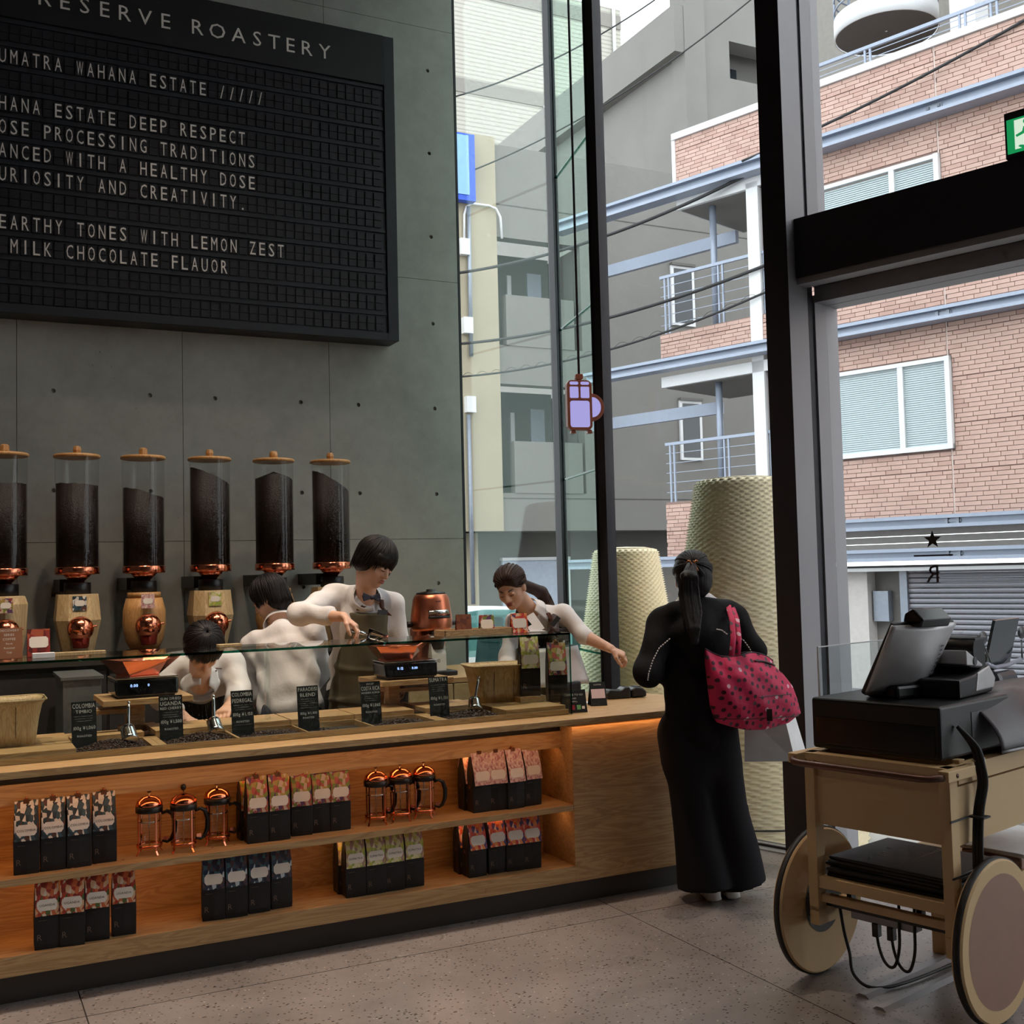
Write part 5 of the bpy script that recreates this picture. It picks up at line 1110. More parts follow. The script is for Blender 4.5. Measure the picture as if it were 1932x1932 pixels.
for i, y in enumerate((-.31,-.322,-.334)): c_('side_cable', MB().tube(smooth([(-.02,-.26,1.0),(-.0,-.3-.01*i,.93),(.01,y,.86),(.02,y,.8),(.0,y+.01,.7),(-.015,y+.012,.55),(-.02,y+.01,.42),(-.03,-.28,.33)]), .0075, 8), 'cable_black')
for z in (.69,.5): c_('cable_tie', MB().box((-.16,-.295,z),(-.02,-.29,z+.006)).box((-.03,-.345,z),(.02,-.29,z+.006)), 'cable_black')
fp = RM[ca.name].inverted() @ onZ(1783,1796,0); c_('parking_foot', MB().box((fp.x-.035,fp.y-.035,0),(fp.x+.035,fp.y+.035,.395)), 'oak_cart_z', bevel=.003)
c_('clamp', MB().box((.055,-.31,.80),(.07,-.295,.885)).box((.0,-.31,.88),(.07,-.295,.886)).tube([(.062,-.302,.80),(.062,-.302,.72)], .004, 8), 'chrome')
# floor cable covers beside the cart
for dy, lb in ((0,'flat grey cable cover running on the floor under the cart'),(.11,'second grey cable cover beside the plug cables under the cart')):
    a = OC+AC*(.10-dy)+BC*(-.12-dy*.6); b = OC+AC*(.06-dy)+BC*1.2; t_ = (b-a).normalized(); nn_ = V((-t_.y,t_.x,0)); m = MB()
    m.prism([a+nn_*x+V((0,0,z)) for x, z in ((-.03,0),(-.012,.012),(.012,.012),(.03,0))], b-a); tag(m.build('cable_cover', 'acc_grey'), lb, 'cable cover', 'cable covers on the floor')
CM = RM[ca.name]
def item(name, label, cat, x, y, z, rz=0):
    p = CM @ V((x,y,z)); return thing(name, label, cat, p, crz+rz)
# menus on the shelf
random.seed(5)
for i in range(6):
    t = item('menu_folder', ('black menu folder topmost of the pile on the cart shelf' if i == 5 else 'black menu folder, '+['lowest','second lowest','third lowest','third','second','top'][i]+(' in the pile on the cart shelf' if i < 3 else ' from the top of the pile on the cart shelf')), 'menu', .09+random.uniform(-.01,.01), random.uniform(-.01,.01), .4105+i*.0125, random.uniform(-.04,.04)); t['group'] = 'black menu folders on the cart shelf'
    MB().box((-.2,-.235,0),(.2,.235,.0118)).build('cover', 'bag_black', t, bevel=.004)
    if i == 5:
        MB().box((-.2,-.02,.0118),(.2,-.018,.0125)).build('fold', 'black_gloss', t); m = MB()
        for q in range(3): m.box((-.06+q*.02,.07,.0119),(-.052+q*.02,.12,.0124))
        m.build('print', 'bag_print', t, kind='stuff')
# till on the cart: cash drawer, screen, printers, cover
t = item('cash_drawer', 'large black cash drawer box on the cart top', 'cash drawer', .12,.01,.886)
MB().box((-.24,-.26,0),(.28,.26,.19)).build('housing', 'black_plastic', t, bevel=.012, seg=3); MB().box((-.243,-.24,.02),(-.238,.24,.12)).build('drawer_front', 'black_gloss', t, bevel=.002); MB().box((-.02,-.262,.06),(.1,-.259,.15)).build('rear_plate', 'dark_grey_plastic', t)
t = item('pos_terminal', 'grey and black point of sale screen with a small display on top', 'till', .08,.03,1.077, radians(-103))
def psh(u, v):
    s = -.155+.31*u; w = -.05+.30*v; bul = .055*sin(pi*u)*sin(pi*min(1,max(0,.15+.8*v))); x = .02+w*.52+bul; return V((x, s*(1+.06*v), .06+w*.86-.25*bul))
MB().grid(psh, 18, 12).build('screen_shell', 'silver', t, solid=.01)
MB().box((-.012,-.158,-.05),(.006,.158,.26), TR((.012,0,.06), 0, .545)).build('screen_panel', 'black_plastic', t, bevel=.006); m = MB()
for q in range(9): m.add([psh(.78+.012*(q%2), .2+.06*q)+V((.012,0,0)), psh(.86, .2+.06*q)+V((.012,0,0)), psh(.86, .22+.06*q)+V((.012,0,0)), psh(.78, .22+.06*q)+V((.012,0,0))], [(0,1,2,3)])
m.build('vent_slots', 'dark_grey_plastic', t, kind='stuff')
MB().box((-.07,-.09,0),(.09,.09,.05)).build('foot', 'black_plastic', t, bevel=.012); MB().box((.02,-.035,.04),(.07,.035,.17)).build('neck', 'silver', t, bevel=.01); m = MB().prism([(.13,-.08,.275),(.13,.06,.275),(.18,.06,.27),(.2,.06,.30),(.165,.06,.335),(.13,.06,.31)][:0] or [(.12,-.08,.27),(.2,-.08,.265),(.215,-.08,.295),(.17,-.08,.335),(.13,-.08,.315)], (0,.15,0)); m.build('customer_display', 'black_gloss', t, bevel=.006)
MB().tube([(-.06,.14,.03),(-.1,.17,.05),(-.12,.19,.03),(-.12,.2,.0)], .006, 8).build('cord', 'cable_black', t)
t = item('receipt_printer', 'white and black receipt printer beside the grey screen', 'printer', .27,-.08,1.077, radians(6)); t.scale = (1.22,1.1,1.25)
MB().prism([(-.14,-.1,0),(.12,-.1,0),(.14,-.1,.035),(.09,-.1,.075),(-.02,-.1,.06),(-.14,-.1,.055)], (0,.2,0)).build('housing', 'black_plastic', t, bevel=.006); MB().prism([(-.02,-.104,.012),(.125,-.104,.012),(.142,-.104,.04),(.095,-.104,.08),(.0,-.104,.066)], (0,.008,0)).build('side_cover', 'silver', t, bevel=.004); MB().prism([(-.03,-.08,.09),(.09,-.08,.076),(.1,-.08,.083),(-.03,-.08,.135)], (0,.16,0)).build('top_flap', 'silver', t, bevel=.004)
lg = MB().lathe([(.013,0),(.013,.001)], 20, TR((.03,-.083,.098),pi/2)); lg.build('badge', 'dark_grey_plastic', t)
t = item('label_printer', 'black roll printer behind the white receipt printer', 'printer', .52,.03,1.064, radians(5))
MB().prism([(-.1,-.11,0),(.12,-.11,0),(.12,-.11,.05),(.06,-.11,.055),(.06,-.11,.16),(-.1,-.11,.16)], (0,.22,0)).build('housing', 'black_plastic', t, bevel=.008); MB().lathe([(.058,-.12),(.06,-.118),(.06,.118),(.058,.12)], 28, TR((-.03,0,.16),pi/2)).build('roll_cover', 'black_plastic', t); MB().box((-.07,-.122,.2),(.05,.122,.212)).build('lid', 'dark_grey_plastic', t, bevel=.003)
t = item('dust_cover', 'shiny dark leatherette cover draped over the equipment at the cart edge', 'cover', .56,-.06,.884)
def drape(u, v):
    x = -.40+.82*u; a = v*1.75
    if a < .9: y = -.02-.133*a; z = .205-.01*sin(a*3)
    else: q = (a-.9)/.85; y = -.14-.135*sin(q*pi/2); z = .205-.195*(q**1.25)
    z += .010*sin(x*14+v*5)*sin(pi*v); y += .008*sin(x*11); z -= .03*(1-u)*(v > .0)*(1-v)
    return V((x, y, z))
MB().grid(drape, 26, 26).build('sheet', 'leatherette', t, solid=.002); MB().box((-.13,-.1,-.01),(.4,.2,.165)).build('covered_box', 'black_plastic', t, bevel=.02); MB().tube([drape(u/12, 1)+V((0,-.002,0)) for u in range(13)], .005, 8).build('hem', 'acc_grey', t)
t = item('acrylic_screen', 'clear acrylic screen standing along the far edge of the cart', 'screen', .38,.283,.872)
glass('acrylic', (.93,.96,.96)); plain('acrylic_edge', L(225,228,232), .4)
ztop = .385
MB().box((-.42,-.003,0),(.72,.003,ztop)).build('sheet', 'acrylic', t); MB().box((-.42,-.0035,ztop),(.72,.0035,ztop+.004)).build('top_edge', 'acrylic_edge', t); MB().box((-.424,-.0035,0),(-.42,.0035,ztop+.004)).build('side_edge', 'acrylic_edge', t); MB().box((-.4,-.012,-.012),(.7,.012,.004)).build('foot_channel', 'acrylic_edge', t)
t = item('white_tray', 'white board with rounded edge lying low behind the near wheel', 'board', .66,-.13,.411)
MB().box((-.22,-.12,.0),(.2,.12,.05)).build('base', 'shelf_pink', t, bevel=.01); MB().box((-.24,-.14,.05),(.22,.13,.066)).build('board', 'paper_white', t, bevel=.006)
# scooter standing in the street beyond the door
p = onN(1925,1262,8.3); sc2 = thing('motor_scooter', 'dark scooter with chrome lamp ring waiting outside the door', 'scooter', (onN(1880,1300,7.7)-FD*.5).to_tuple()[:2]+(-.18,), radians(108))
plain('scooter_black', L(40,40,44), .35); plain('scooter_grey', L(130,130,142), .4, .3)
S2 = lambda n, m, mat, **k: m.build(n, mat, sc2, **k)
for x in (-.6,.6): S2('wheel', MB().lathe([(.12,-.05),(.24,-.05),(.26,-.02),(.26,.02),(.24,.05),(.12,.05)], 28, TR((x,0,.26),pi/2)), 'tyre')
S2('body', MB().prism([(-.8,-.16,.35),(-.2,-.16,.3),(.15,-.16,.3),(.4,-.16,.55),(.5,-.16,1.0),(.42,-.16,1.02),(.3,-.16,.6),(.1,-.16,.42),(-.15,-.16,.42),(-.2,-.16,.75),(-.8,-.16,.8)], (0,.32,0)), 'scooter_black', bevel=.04); S2('seat', MB().box((-.75,-.15,.8),(-.15,.15,.9)), 'bag_black', bevel=.04)
S2('fork', MB().bar((.45,0,.95),(.6,0,.26),.06), 'scooter_grey'); S2('headlamp', MB().lathe([(.04,0),(.075,.02),(.08,.06),(.07,.07)], 20, TR((.52,0,.98),0,pi/2)), 'chrome'); S2('handlebar', MB().tube([(.42,-.32,1.08),(.46,-.1,1.04),(.46,.1,1.04),(.42,.32,1.08)], .015, 8), 'scooter_grey')
for y in (-.26,.26): S2('mirror', MB().tube([(.42,y,1.07),(.44,y*1.2,1.2)], .006, 6).sphere((.44,y*1.25,1.25),(.02,.06,.045),12,8), 'scooter_black')
S2('windshield', MB().box((-.01,-.2,0),(.01,.2,.35), TR((.5,0,1.02),0,-.25)), 'dark_glass')
# ================================================================ people: smooth blended volumes turned into one skin
def _nrm(v): v = np.asarray(v, float); return v/np.linalg.norm(v)
class Vol:
    def __init__(self, res): self.p = []; self.res = res
    def cap(self, a, b, ra, rb, k=.02, op=1, flat=False, x=None):      # tapered limb; radii may be (side, front) pairs with x the side direction
        self.p.append(('c', np.array(a, float), np.array(b, float), np.atleast_1d(np.array(ra, float)), np.atleast_1d(np.array(rb, float)), k, op, flat, None if x is None else _nrm(x))); return self
    def ell(self, c, r, k=.015, op=1, R=None):
        self.p.append(('e', np.array(c, float), np.array(r, float), None if R is None else np.array(R, float), k, op)); return self
    def mesh(self, wob=0, wf=22, seed=0):
        lo = np.full(3, 1e9); hi = -lo
        for q in self.p:
            if q[0] == 'c': m = max(q[3].max(), q[4].max()); pts = [q[1]-m, q[1]+m, q[2]-m, q[2]+m]
            else: m = q[2].max(); pts = [q[1]-m, q[1]+m]
            if q[-1 if q[0] == 'e' else 6] > 0: lo = np.minimum(lo, np.min(pts, 0)); hi = np.maximum(hi, np.max(pts, 0))
        r = self.res; lo -= 3*r+.005; hi += 3*r+.005; n = np.ceil((hi-lo)/r).astype(int)+1
        D = np.full(n, .08, np.float32); ax = [lo[i]+r*np.arange(n[i]) for i in range(3)]
        for q in self.p:
            if q[0] == 'c': m = max(q[3].max(), q[4].max()); l = np.minimum(q[1], q[2])-m; h = np.maximum(q[1], q[2])+m; k, op = q[5], q[6]
            else: m = q[2].max(); l = q[1]-m; h = q[1]+m; k, op = q[4], q[5]
            mg = k+.03; i0 = np.clip(np.floor((l-mg-lo)/r).astype(int), 0, n-1); i1 = np.clip(np.ceil((h+mg-lo)/r).astype(int)+1, 1, n)
            if (i1 <= i0).any(): continue
            X, Y, Z = np.meshgrid(*[ax[i][i0[i]:i1[i]].astype(np.float32) for i in range(3)], indexing='ij', sparse=True)
            if q[0] == 'c':
                a, b = q[1], q[2]; d = b-a; L2 = d @ d; L_ = math.sqrt(L2)+1e-9
                px, py, pz = X-a[0], Y-a[1], Z-a[2]
                tt = (px*d[0]+py*d[1]+pz*d[2])/L2; t = np.clip(tt, 0, 1)
                cx, cy, cz = px-t*d[0], py-t*d[1], pz-t*d[2]
                if len(q[3]) == 1 and len(q[4]) == 1:
                    if q[7]:
                        ox, oy, oz = px-tt*d[0], py-tt*d[1], pz-tt*d[2]; side = np.sqrt(ox*ox+oy*oy+oz*oz)-(q[3][0]+(q[4][0]-q[3][0])*t); dist = np.maximum(side, np.maximum(-tt, tt-1)*L_)
                    else: dist = np.sqrt(cx*cx+cy*cy+cz*cz)-(q[3][0]+(q[4][0]-q[3][0])*t)
                else:
                    ra, rb = (q[3] if len(q[3]) == 2 else np.repeat(q[3], 2)), (q[4] if len(q[4]) == 2 else np.repeat(q[4], 2))
                    w = d/L_; u = q[8]-(q[8] @ w)*w; u = _nrm(u); v = np.cross(w, u)
                    r1 = ra[0]+(rb[0]-ra[0])*t; r2 = ra[1]+(rb[1]-ra[1])*t; rm = np.minimum(r1, r2)
                    s1 = (px*u[0]+py*u[1]+pz*u[2])/r1; s2 = (px*v[0]+py*v[1]+pz*v[2])/r2; e = (tt-t)*L_
                    if q[7]: dist = np.maximum((np.sqrt(s1*s1+s2*s2)-1)*rm, np.maximum(-tt, tt-1)*L_)
                    else: dist = (np.sqrt(s1*s1+s2*s2+(e/rm)**2)-1)*rm
            else:
                px, py, pz = X-q[1][0], Y-q[1][1], Z-q[1][2]
                if q[3] is not None: R = q[3]; px, py, pz = (px*R[0,0]+py*R[1,0]+pz*R[2,0]), (px*R[0,1]+py*R[1,1]+pz*R[2,1]), (px*R[0,2]+py*R[1,2]+pz*R[2,2])
                a, b, c = q[2]; k0 = np.sqrt((px/a)**2+(py/b)**2+(pz/c)**2); k1 = np.sqrt((px/a**2)**2+(py/b**2)**2+(pz/c**2)**2)+1e-6; dist = k0*(k0-1)/k1
            sl = tuple(slice(i0[i], i1[i]) for i in range(3)); B = D[sl]
            if op > 0: hh = np.clip(.5+.5*(B-dist)/k, 0, 1); D[sl] = B*(1-hh)+dist*hh-k*hh*(1-hh)
            else: hh = np.clip(.5-.5*(B+dist)/k, 0, 1); D[sl] = B*(1-hh)-dist*hh+k*hh*(1-hh)
        if wob:
            X, Y, Z = np.meshgrid(*[ax[i].astype(np.float32) for i in range(3)], indexing='ij', sparse=True); s = seed
            D = D + wob*(np.sin(X*wf+Z*wf*.7+s)*np.sin(Y*wf*.8-Z*wf*.45+1.3*s)+.6*np.sin(Z*wf*1.4+X*wf*.9+2.1*s)*np.sin(Y*wf*1.3-X*wf*.5))
        return nets(D, lo, r)
def nets(D, lo, r):
    S_ = D < 0; n = np.array(D.shape)
    c = S_[:-1,:-1,:-1].astype(np.uint8)
    tot = sum(S_[i:n[0]-1+i, j:n[1]-1+j, k:n[2]-1+k].astype(np.uint8) for i in (0,1) for j in (0,1) for k in (0,1))
    act = (tot > 0) & (tot < 8); I = np.argwhere(act); idx = np.full(act.shape, -1, np.int32); idx[act] = np.arange(len(I))
    acc = np.zeros((len(I), 3), np.float64); cnt = np.zeros(len(I))
    corners = [(i,j,k) for i in (0,1) for j in (0,1) for k in (0,1)]
    for a in range(8):
        for b in range(a+1, 8):
            ca, cb = np.array(corners[a]), np.array(corners[b])
            if np.abs(ca-cb).sum() != 1: continue
            va = D[I[:,0]+ca[0], I[:,1]+ca[1], I[:,2]+ca[2]]; vb = D[I[:,0]+cb[0], I[:,1]+cb[1], I[:,2]+cb[2]]
            m = (va < 0) != (vb < 0); t = np.where(m, va/np.where(va == vb, 1, va-vb), 0)
            acc += np.where(m[:,None], ca+(cb-ca)*t[:,None], 0); cnt += m
    verts = (I+acc/cnt[:,None])*r+lo
    F_ = []
    for axis in range(3):
        sl0 = [slice(None)]*3; sl1 = [slice(None)]*3; sl0[axis] = slice(0,-1); sl1[axis] = slice(1,None)
        A, B = S_[tuple(sl0)], S_[tuple(sl1)]; e = np.argwhere(A != B); o1, o2 = [(1,2),(2,0),(0,1)][axis]
        e = e[(e[:,o1] > 0) & (e[:,o2] > 0) & (e[:,o1] < n[o1]-1) & (e[:,o2] < n[o2]-1)]
        if not len(e): continue
        def at(d1, d2): q = e.copy(); q[:,o1] -= d1; q[:,o2] -= d2; return idx[q[:,0], q[:,1], q[:,2]]
        quad = np.stack([at(1,1), at(0,1), at(0,0), at(1,0)], 1); flip = ~A[e[:,0], e[:,1], e[:,2]]
        quad[flip] = quad[flip][:,::-1]; quad = quad[(quad >= 0).all(1)]; F_.append(quad)
    return verts, np.concatenate(F_)
def skinmesh(name, parts, mat, parent=None):
    vs = []; fs = []; o = 0
    for v, f in parts: vs.append(v); fs.append(f+o); o += len(v)
    vs = np.concatenate(vs); fs = np.concatenate(fs); me = bpy.data.meshes.new(name)
    me.vertices.add(len(vs)); me.vertices.foreach_set('co', vs.astype(np.float32).ravel()); me.loops.add(len(fs)*4); me.loops.foreach_set('vertex_index', fs.astype(np.int32).ravel())
    me.polygons.add(len(fs)); me.polygons.foreach_set('loop_start', np.arange(0, len(fs)*4, 4, dtype=np.int32)); me.polygons.foreach_set('loop_total', np.full(len(fs), 4, np.int32)); me.polygons.foreach_set('use_smooth', np.ones(len(fs), bool))
    me.update(calc_edges=True); me.validate(); me.materials.append(MAT(mat)); ob = bpy.data.objects.new(name, me); COL.objects.link(ob); ob.parent = parent
    if parent is None: RM[ob.name] = Matrix.Identity(4)
    md = ob.modifiers.new('smooth', 'SMOOTH'); md.factor = .5; md.iterations = 3; return ob
plain('skin', L(222,176,150), .5, 0, .4, .04, 20, 0, 60, Subsurface_Weight=.0); plain('skin_b', L(208,158,130), .5, 0, .4, .04, 20)
def hairmat(name, col):
    def f():
        m, nt, b = newmat(name); setp(b, col, .5, 0, .3); n = noise(nt, pos(nt, (1,1,.12)), 120, 3); c = ramp(nt, n, [(.3, [x*.5 for x in col]), (.75, [min(1, x*1.5) for x in col])]); nt.links.new(c, b.inputs['Base Color']); bump(nt, b, n, .5, .004); return m
    _DEF[name] = f
hairmat('hair_black', L(26,22,24)); hairmat('hair_brown', L(58,38,32))
plain('shirt_white', L(232,229,230), .8, 0, .3, .02, 6, .38, 6); plain('apron_olive', L(104,98,80), .85, 0, .3, .1, 9, .15, 120); plain('apron_dark', L(52,50,50), .85, 0, .3, .1, 9, .15, 120)
plain('strap_brown', L(92,52,38), .6); plain('denim', L(70,74,88), .85); plain('trouser_black', L(22,23,29), .85, 0, .25, .1, 6, .1, 60); plain('cloth_black', L(20,20,24), .85, 0, .25, .12, 7, .3, 9)
plain('lip', L(176,98,88), .5); plain('brow', L(40,28,26), .7); plain('bow_navy', L(34,36,52), .6); plain('tag_dark', L(50,54,58), .5); plain('shoe_white', L(225,222,216), .5); plain('lace_white', L(236,228,228), .8)
UPZ = np.array([0,0,1.])
def hair_fall(T, c, r, n, end, mat, parent, seed, rad=.003, name='hair_strands'):
    rnd = random.Random(seed); m = MB()
    for i in range(n):
        a = rnd.uniform(-pi, pi); e = end(abs(a))+rnd.uniform(-.16,.10); k = 1+rnd.uniform(-.01,.075); sw = rnd.uniform(-.25,.25); pts = []
        for q in range(9):
            ph = .06+(e-.06)*q/8; aa = a+sw*q/8+.25*(1-q/8); sp = math.sin(min(ph,1.5708)); z = math.cos(ph) if ph < 1.5708 else -(ph-1.5708)*.92; fl = k*(1-.05*max(0,ph-1.57))
            pts.append(V(T((c[0]+r[0]*fl*sp*math.sin(aa), c[1]-r[1]*fl*sp*math.cos(aa), c[2]+r[2]*k*z))))
        m.tube(pts, [rad*.7]+[rad]*6+[rad*.7,rad*.15], 6)
    return m.build(name, mat, parent, kind='stuff')
def hair_pull(T, c, r, n, line, tie, mat, parent, seed, rad=.0026, name='hair_strands'):
    rnd = random.Random(seed); m = MB(); tie = _nrm(tie)
    for i in range(n):
        a = rnd.uniform(-pi, pi); ph = line(abs(a))+rnd.uniform(-.12,.08); d0 = np.array((math.sin(ph)*math.sin(a), -math.sin(ph)*math.cos(a), math.cos(ph))); om = math.acos(max(-1, min(1, d0 @ tie))); k = 1+rnd.uniform(-.005,.05); pts = []
        if om < .25: continue
        for q in range(9):
            t = q/8*.97; d = (math.sin((1-t)*om)*d0+math.sin(t*om)*tie)/math.sin(om); g = k*(1+.03*math.sin(t*pi))
            pts.append(V(T((c[0]+r[0]*d[0]*g, c[1]+r[1]*d[1]*g, c[2]+r[2]*d[2]*g))))
        m.tube(pts, [rad*.2,rad*.8]+[rad]*6+[rad*.6], 6)
    return m.build(name, mat, parent, kind='stuff')
def basis(fwd, up):
    y = _nrm(fwd); z = np.asarray(up, float); z = _nrm(z-(z @ y)*y); x = np.cross(y, z); return np.stack([x, y, z], 1)
def head_vol(c, B, neck, res=.0045, s=1.0):
    V_ = Vol(res); T = lambda p: c+B @ (np.array(p)*s)
    V_.ell(T((0,-.012,.03)), np.array((.074,.093,.086))*s, .02, 1, B); V_.ell(T((0,.028,-.03)), np.array((.061,.064,.082))*s, .03, 1, B)
    V_.ell(T((0,.066,-.092)), np.array((.024,.02,.018))*s, .03, 1, B); V_.ell(T((.035,.05,-.028)), np.array((.026,.03,.026))*s, .02, 1, B); V_.ell(T((-.035,.05,-.028)), np.array((.026,.03,.026))*s, .02, 1, B)
    V_.cap(T((0,.088,.012)), T((0,.107,-.03)), .008*s, .0125*s, .014); V_.ell(T((.011,.094,-.034)), np.array((.009,.011,.008))*s, .008, 1, B); V_.ell(T((-.011,.094,-.034)), np.array((.009,.011,.008))*s, .008, 1, B)
    for sx in (-1,1): V_.ell(T((sx*.031,.098,.002)), np.array((.017,.012,.011))*s, .012, -1, B); V_.ell(T((sx*.031,.083,.0)), np.array((.016,.012,.012))*s, .006, 1, B); V_.ell(T((sx*.076,-.008,-.012)), np.array((.010,.022,.031))*s, .008, 1, B)
    V_.ell(T((0,.093,-.058)), np.array((.021,.009,.006))*s, .008, 1, B); V_.ell(T((0,.091,-.067)), np.array((.018,.009,.007))*s, .008, 1, B)
    V_.cap(T((0,-.025,-.06)), neck, .054*s, .056*s, .03); return V_
def face_bits(c, B, parent, s=1.0, lips=True):
    T = lambda p: V(c+B @ (np.array(p)*s))
    for sx in (-1,1):
        MB().tube([T((sx*(.016+.028*q), .0945-.016*q*q*1.4, .019+.006*math.sin(q*2.4))) for q in (0,.25,.5,.75,1)], [.002,.0032,.0032,.0026,.0012], 6).build('eyebrow', 'brow', parent)
        MB().tube([T((sx*(.018+.026*q), .0975-.012*q*q, -.0045-.003*math.sin(q*pi))) for q in (0,.25,.5,.75,1)], [.001,.0022,.0024,.002,.001], 6).build('eyelash', 'brow', parent)
    if lips:
        m = MB()
        for z, r in ((-.0575,.0042),(-.0665,.005)): m.tube([T((x, .1005-14*x*x, z+(.002 if z > -.06 else 0)*(1-abs(x)*20))) for x in (-.02,-.013,-.006,0,.006,.013,.02)], [.001,r*.7,r,r,r,r*.7,.001], 8)
        m.build('lips', 'lip', parent)
def hand_vol(V_, w, d, nrm, curl=.6, side=1, s=1.0, spread=1.0):
    """w wrist, d hand direction, nrm palm normal, side +1/-1 puts the thumb; fingers curl toward the palm normal"""
    d = _nrm(d); nrm = np.asarray(nrm, float); nrm = _nrm(nrm-(nrm @ d)*d); x = np.cross(d, nrm)*side
    V_.cap(w-d*.01, w+d*.075*s, np.array((.03,.016))*s, np.array((.042,.014))*s, .012, 1, False, x)
    for q, (off, ln) in enumerate(((.031,.07),(.011,.078),(-.010,.073),(-.030,.058))):
        p0 = w+d*.078*s+x*off*s; cc = curl*(1+.12*q); a1 = cc*.75; a2 = cc*1.7; a3 = cc*2.3
        p1 = p0+(d*math.cos(a1)+nrm*math.sin(a1))*ln*.45*s; p2 = p1+(d*math.cos(a2)+nrm*math.sin(a2))*ln*.32*s; p3 = p2+(d*math.cos(a3)+nrm*math.sin(a3))*ln*.24*s
        V_.cap(p0-d*.02, p1, .0098*s, .0092*s, .005); V_.cap(p1, p2, .0092*s, .0084*s, .004); V_.cap(p2, p3, .0084*s, .0072*s, .004)
    t0 = w+d*.022*s+x*.028*s; t1 = t0+(d*.6+x*.62+nrm*.45)*.036*s; t2 = t1+(d*.82+x*.1+nrm*.55)*.032*s; t3 = t2+(d*.85-x*.15+nrm*.5)*.024*s
    V_.cap(t0, t1, .0135*s, .0115*s, .008); V_.cap(t1, t2, .011*s, .0098*s, .005); V_.cap(t2, t3, .0096*s, .008*s, .004)
def arm_skin(elb, wr, hd, nrm, curl, side, res=.0042, start=0.0, s=1.0):
    V_ = Vol(res); elb = np.array(elb, float); wr = np.array(wr, float); a = elb+(wr-elb)*start
    V_.cap(a, wr, (.040-.012*start)*s, .024*s, .012); hand_vol(V_, wr, hd, nrm, curl, side, s); return V_.mesh()
A_ = lambda p: np.array((p.x, p.y, p.z))
def J(u, v, Y): return A_(onY(u, v, Y))
def lerp(a, b, t): return np.asarray(a)+(np.asarray(b)-np.asarray(a))*t
def strip_between(name, pts, w, mat, parent, side, th=.003, world=False):
    m = MB(); side = V(side).normalized(); n = len(pts); q = [V(p) for p in pts]
    vs = []
    for p in q: vs += [p-side*w/2, p+side*w/2]
    m.add(vs, [(2*i,2*i+1,2*i+3,2*i+2) for i in range(n-1)], True); return m.build(name, mat, parent, solid=th, world=world)

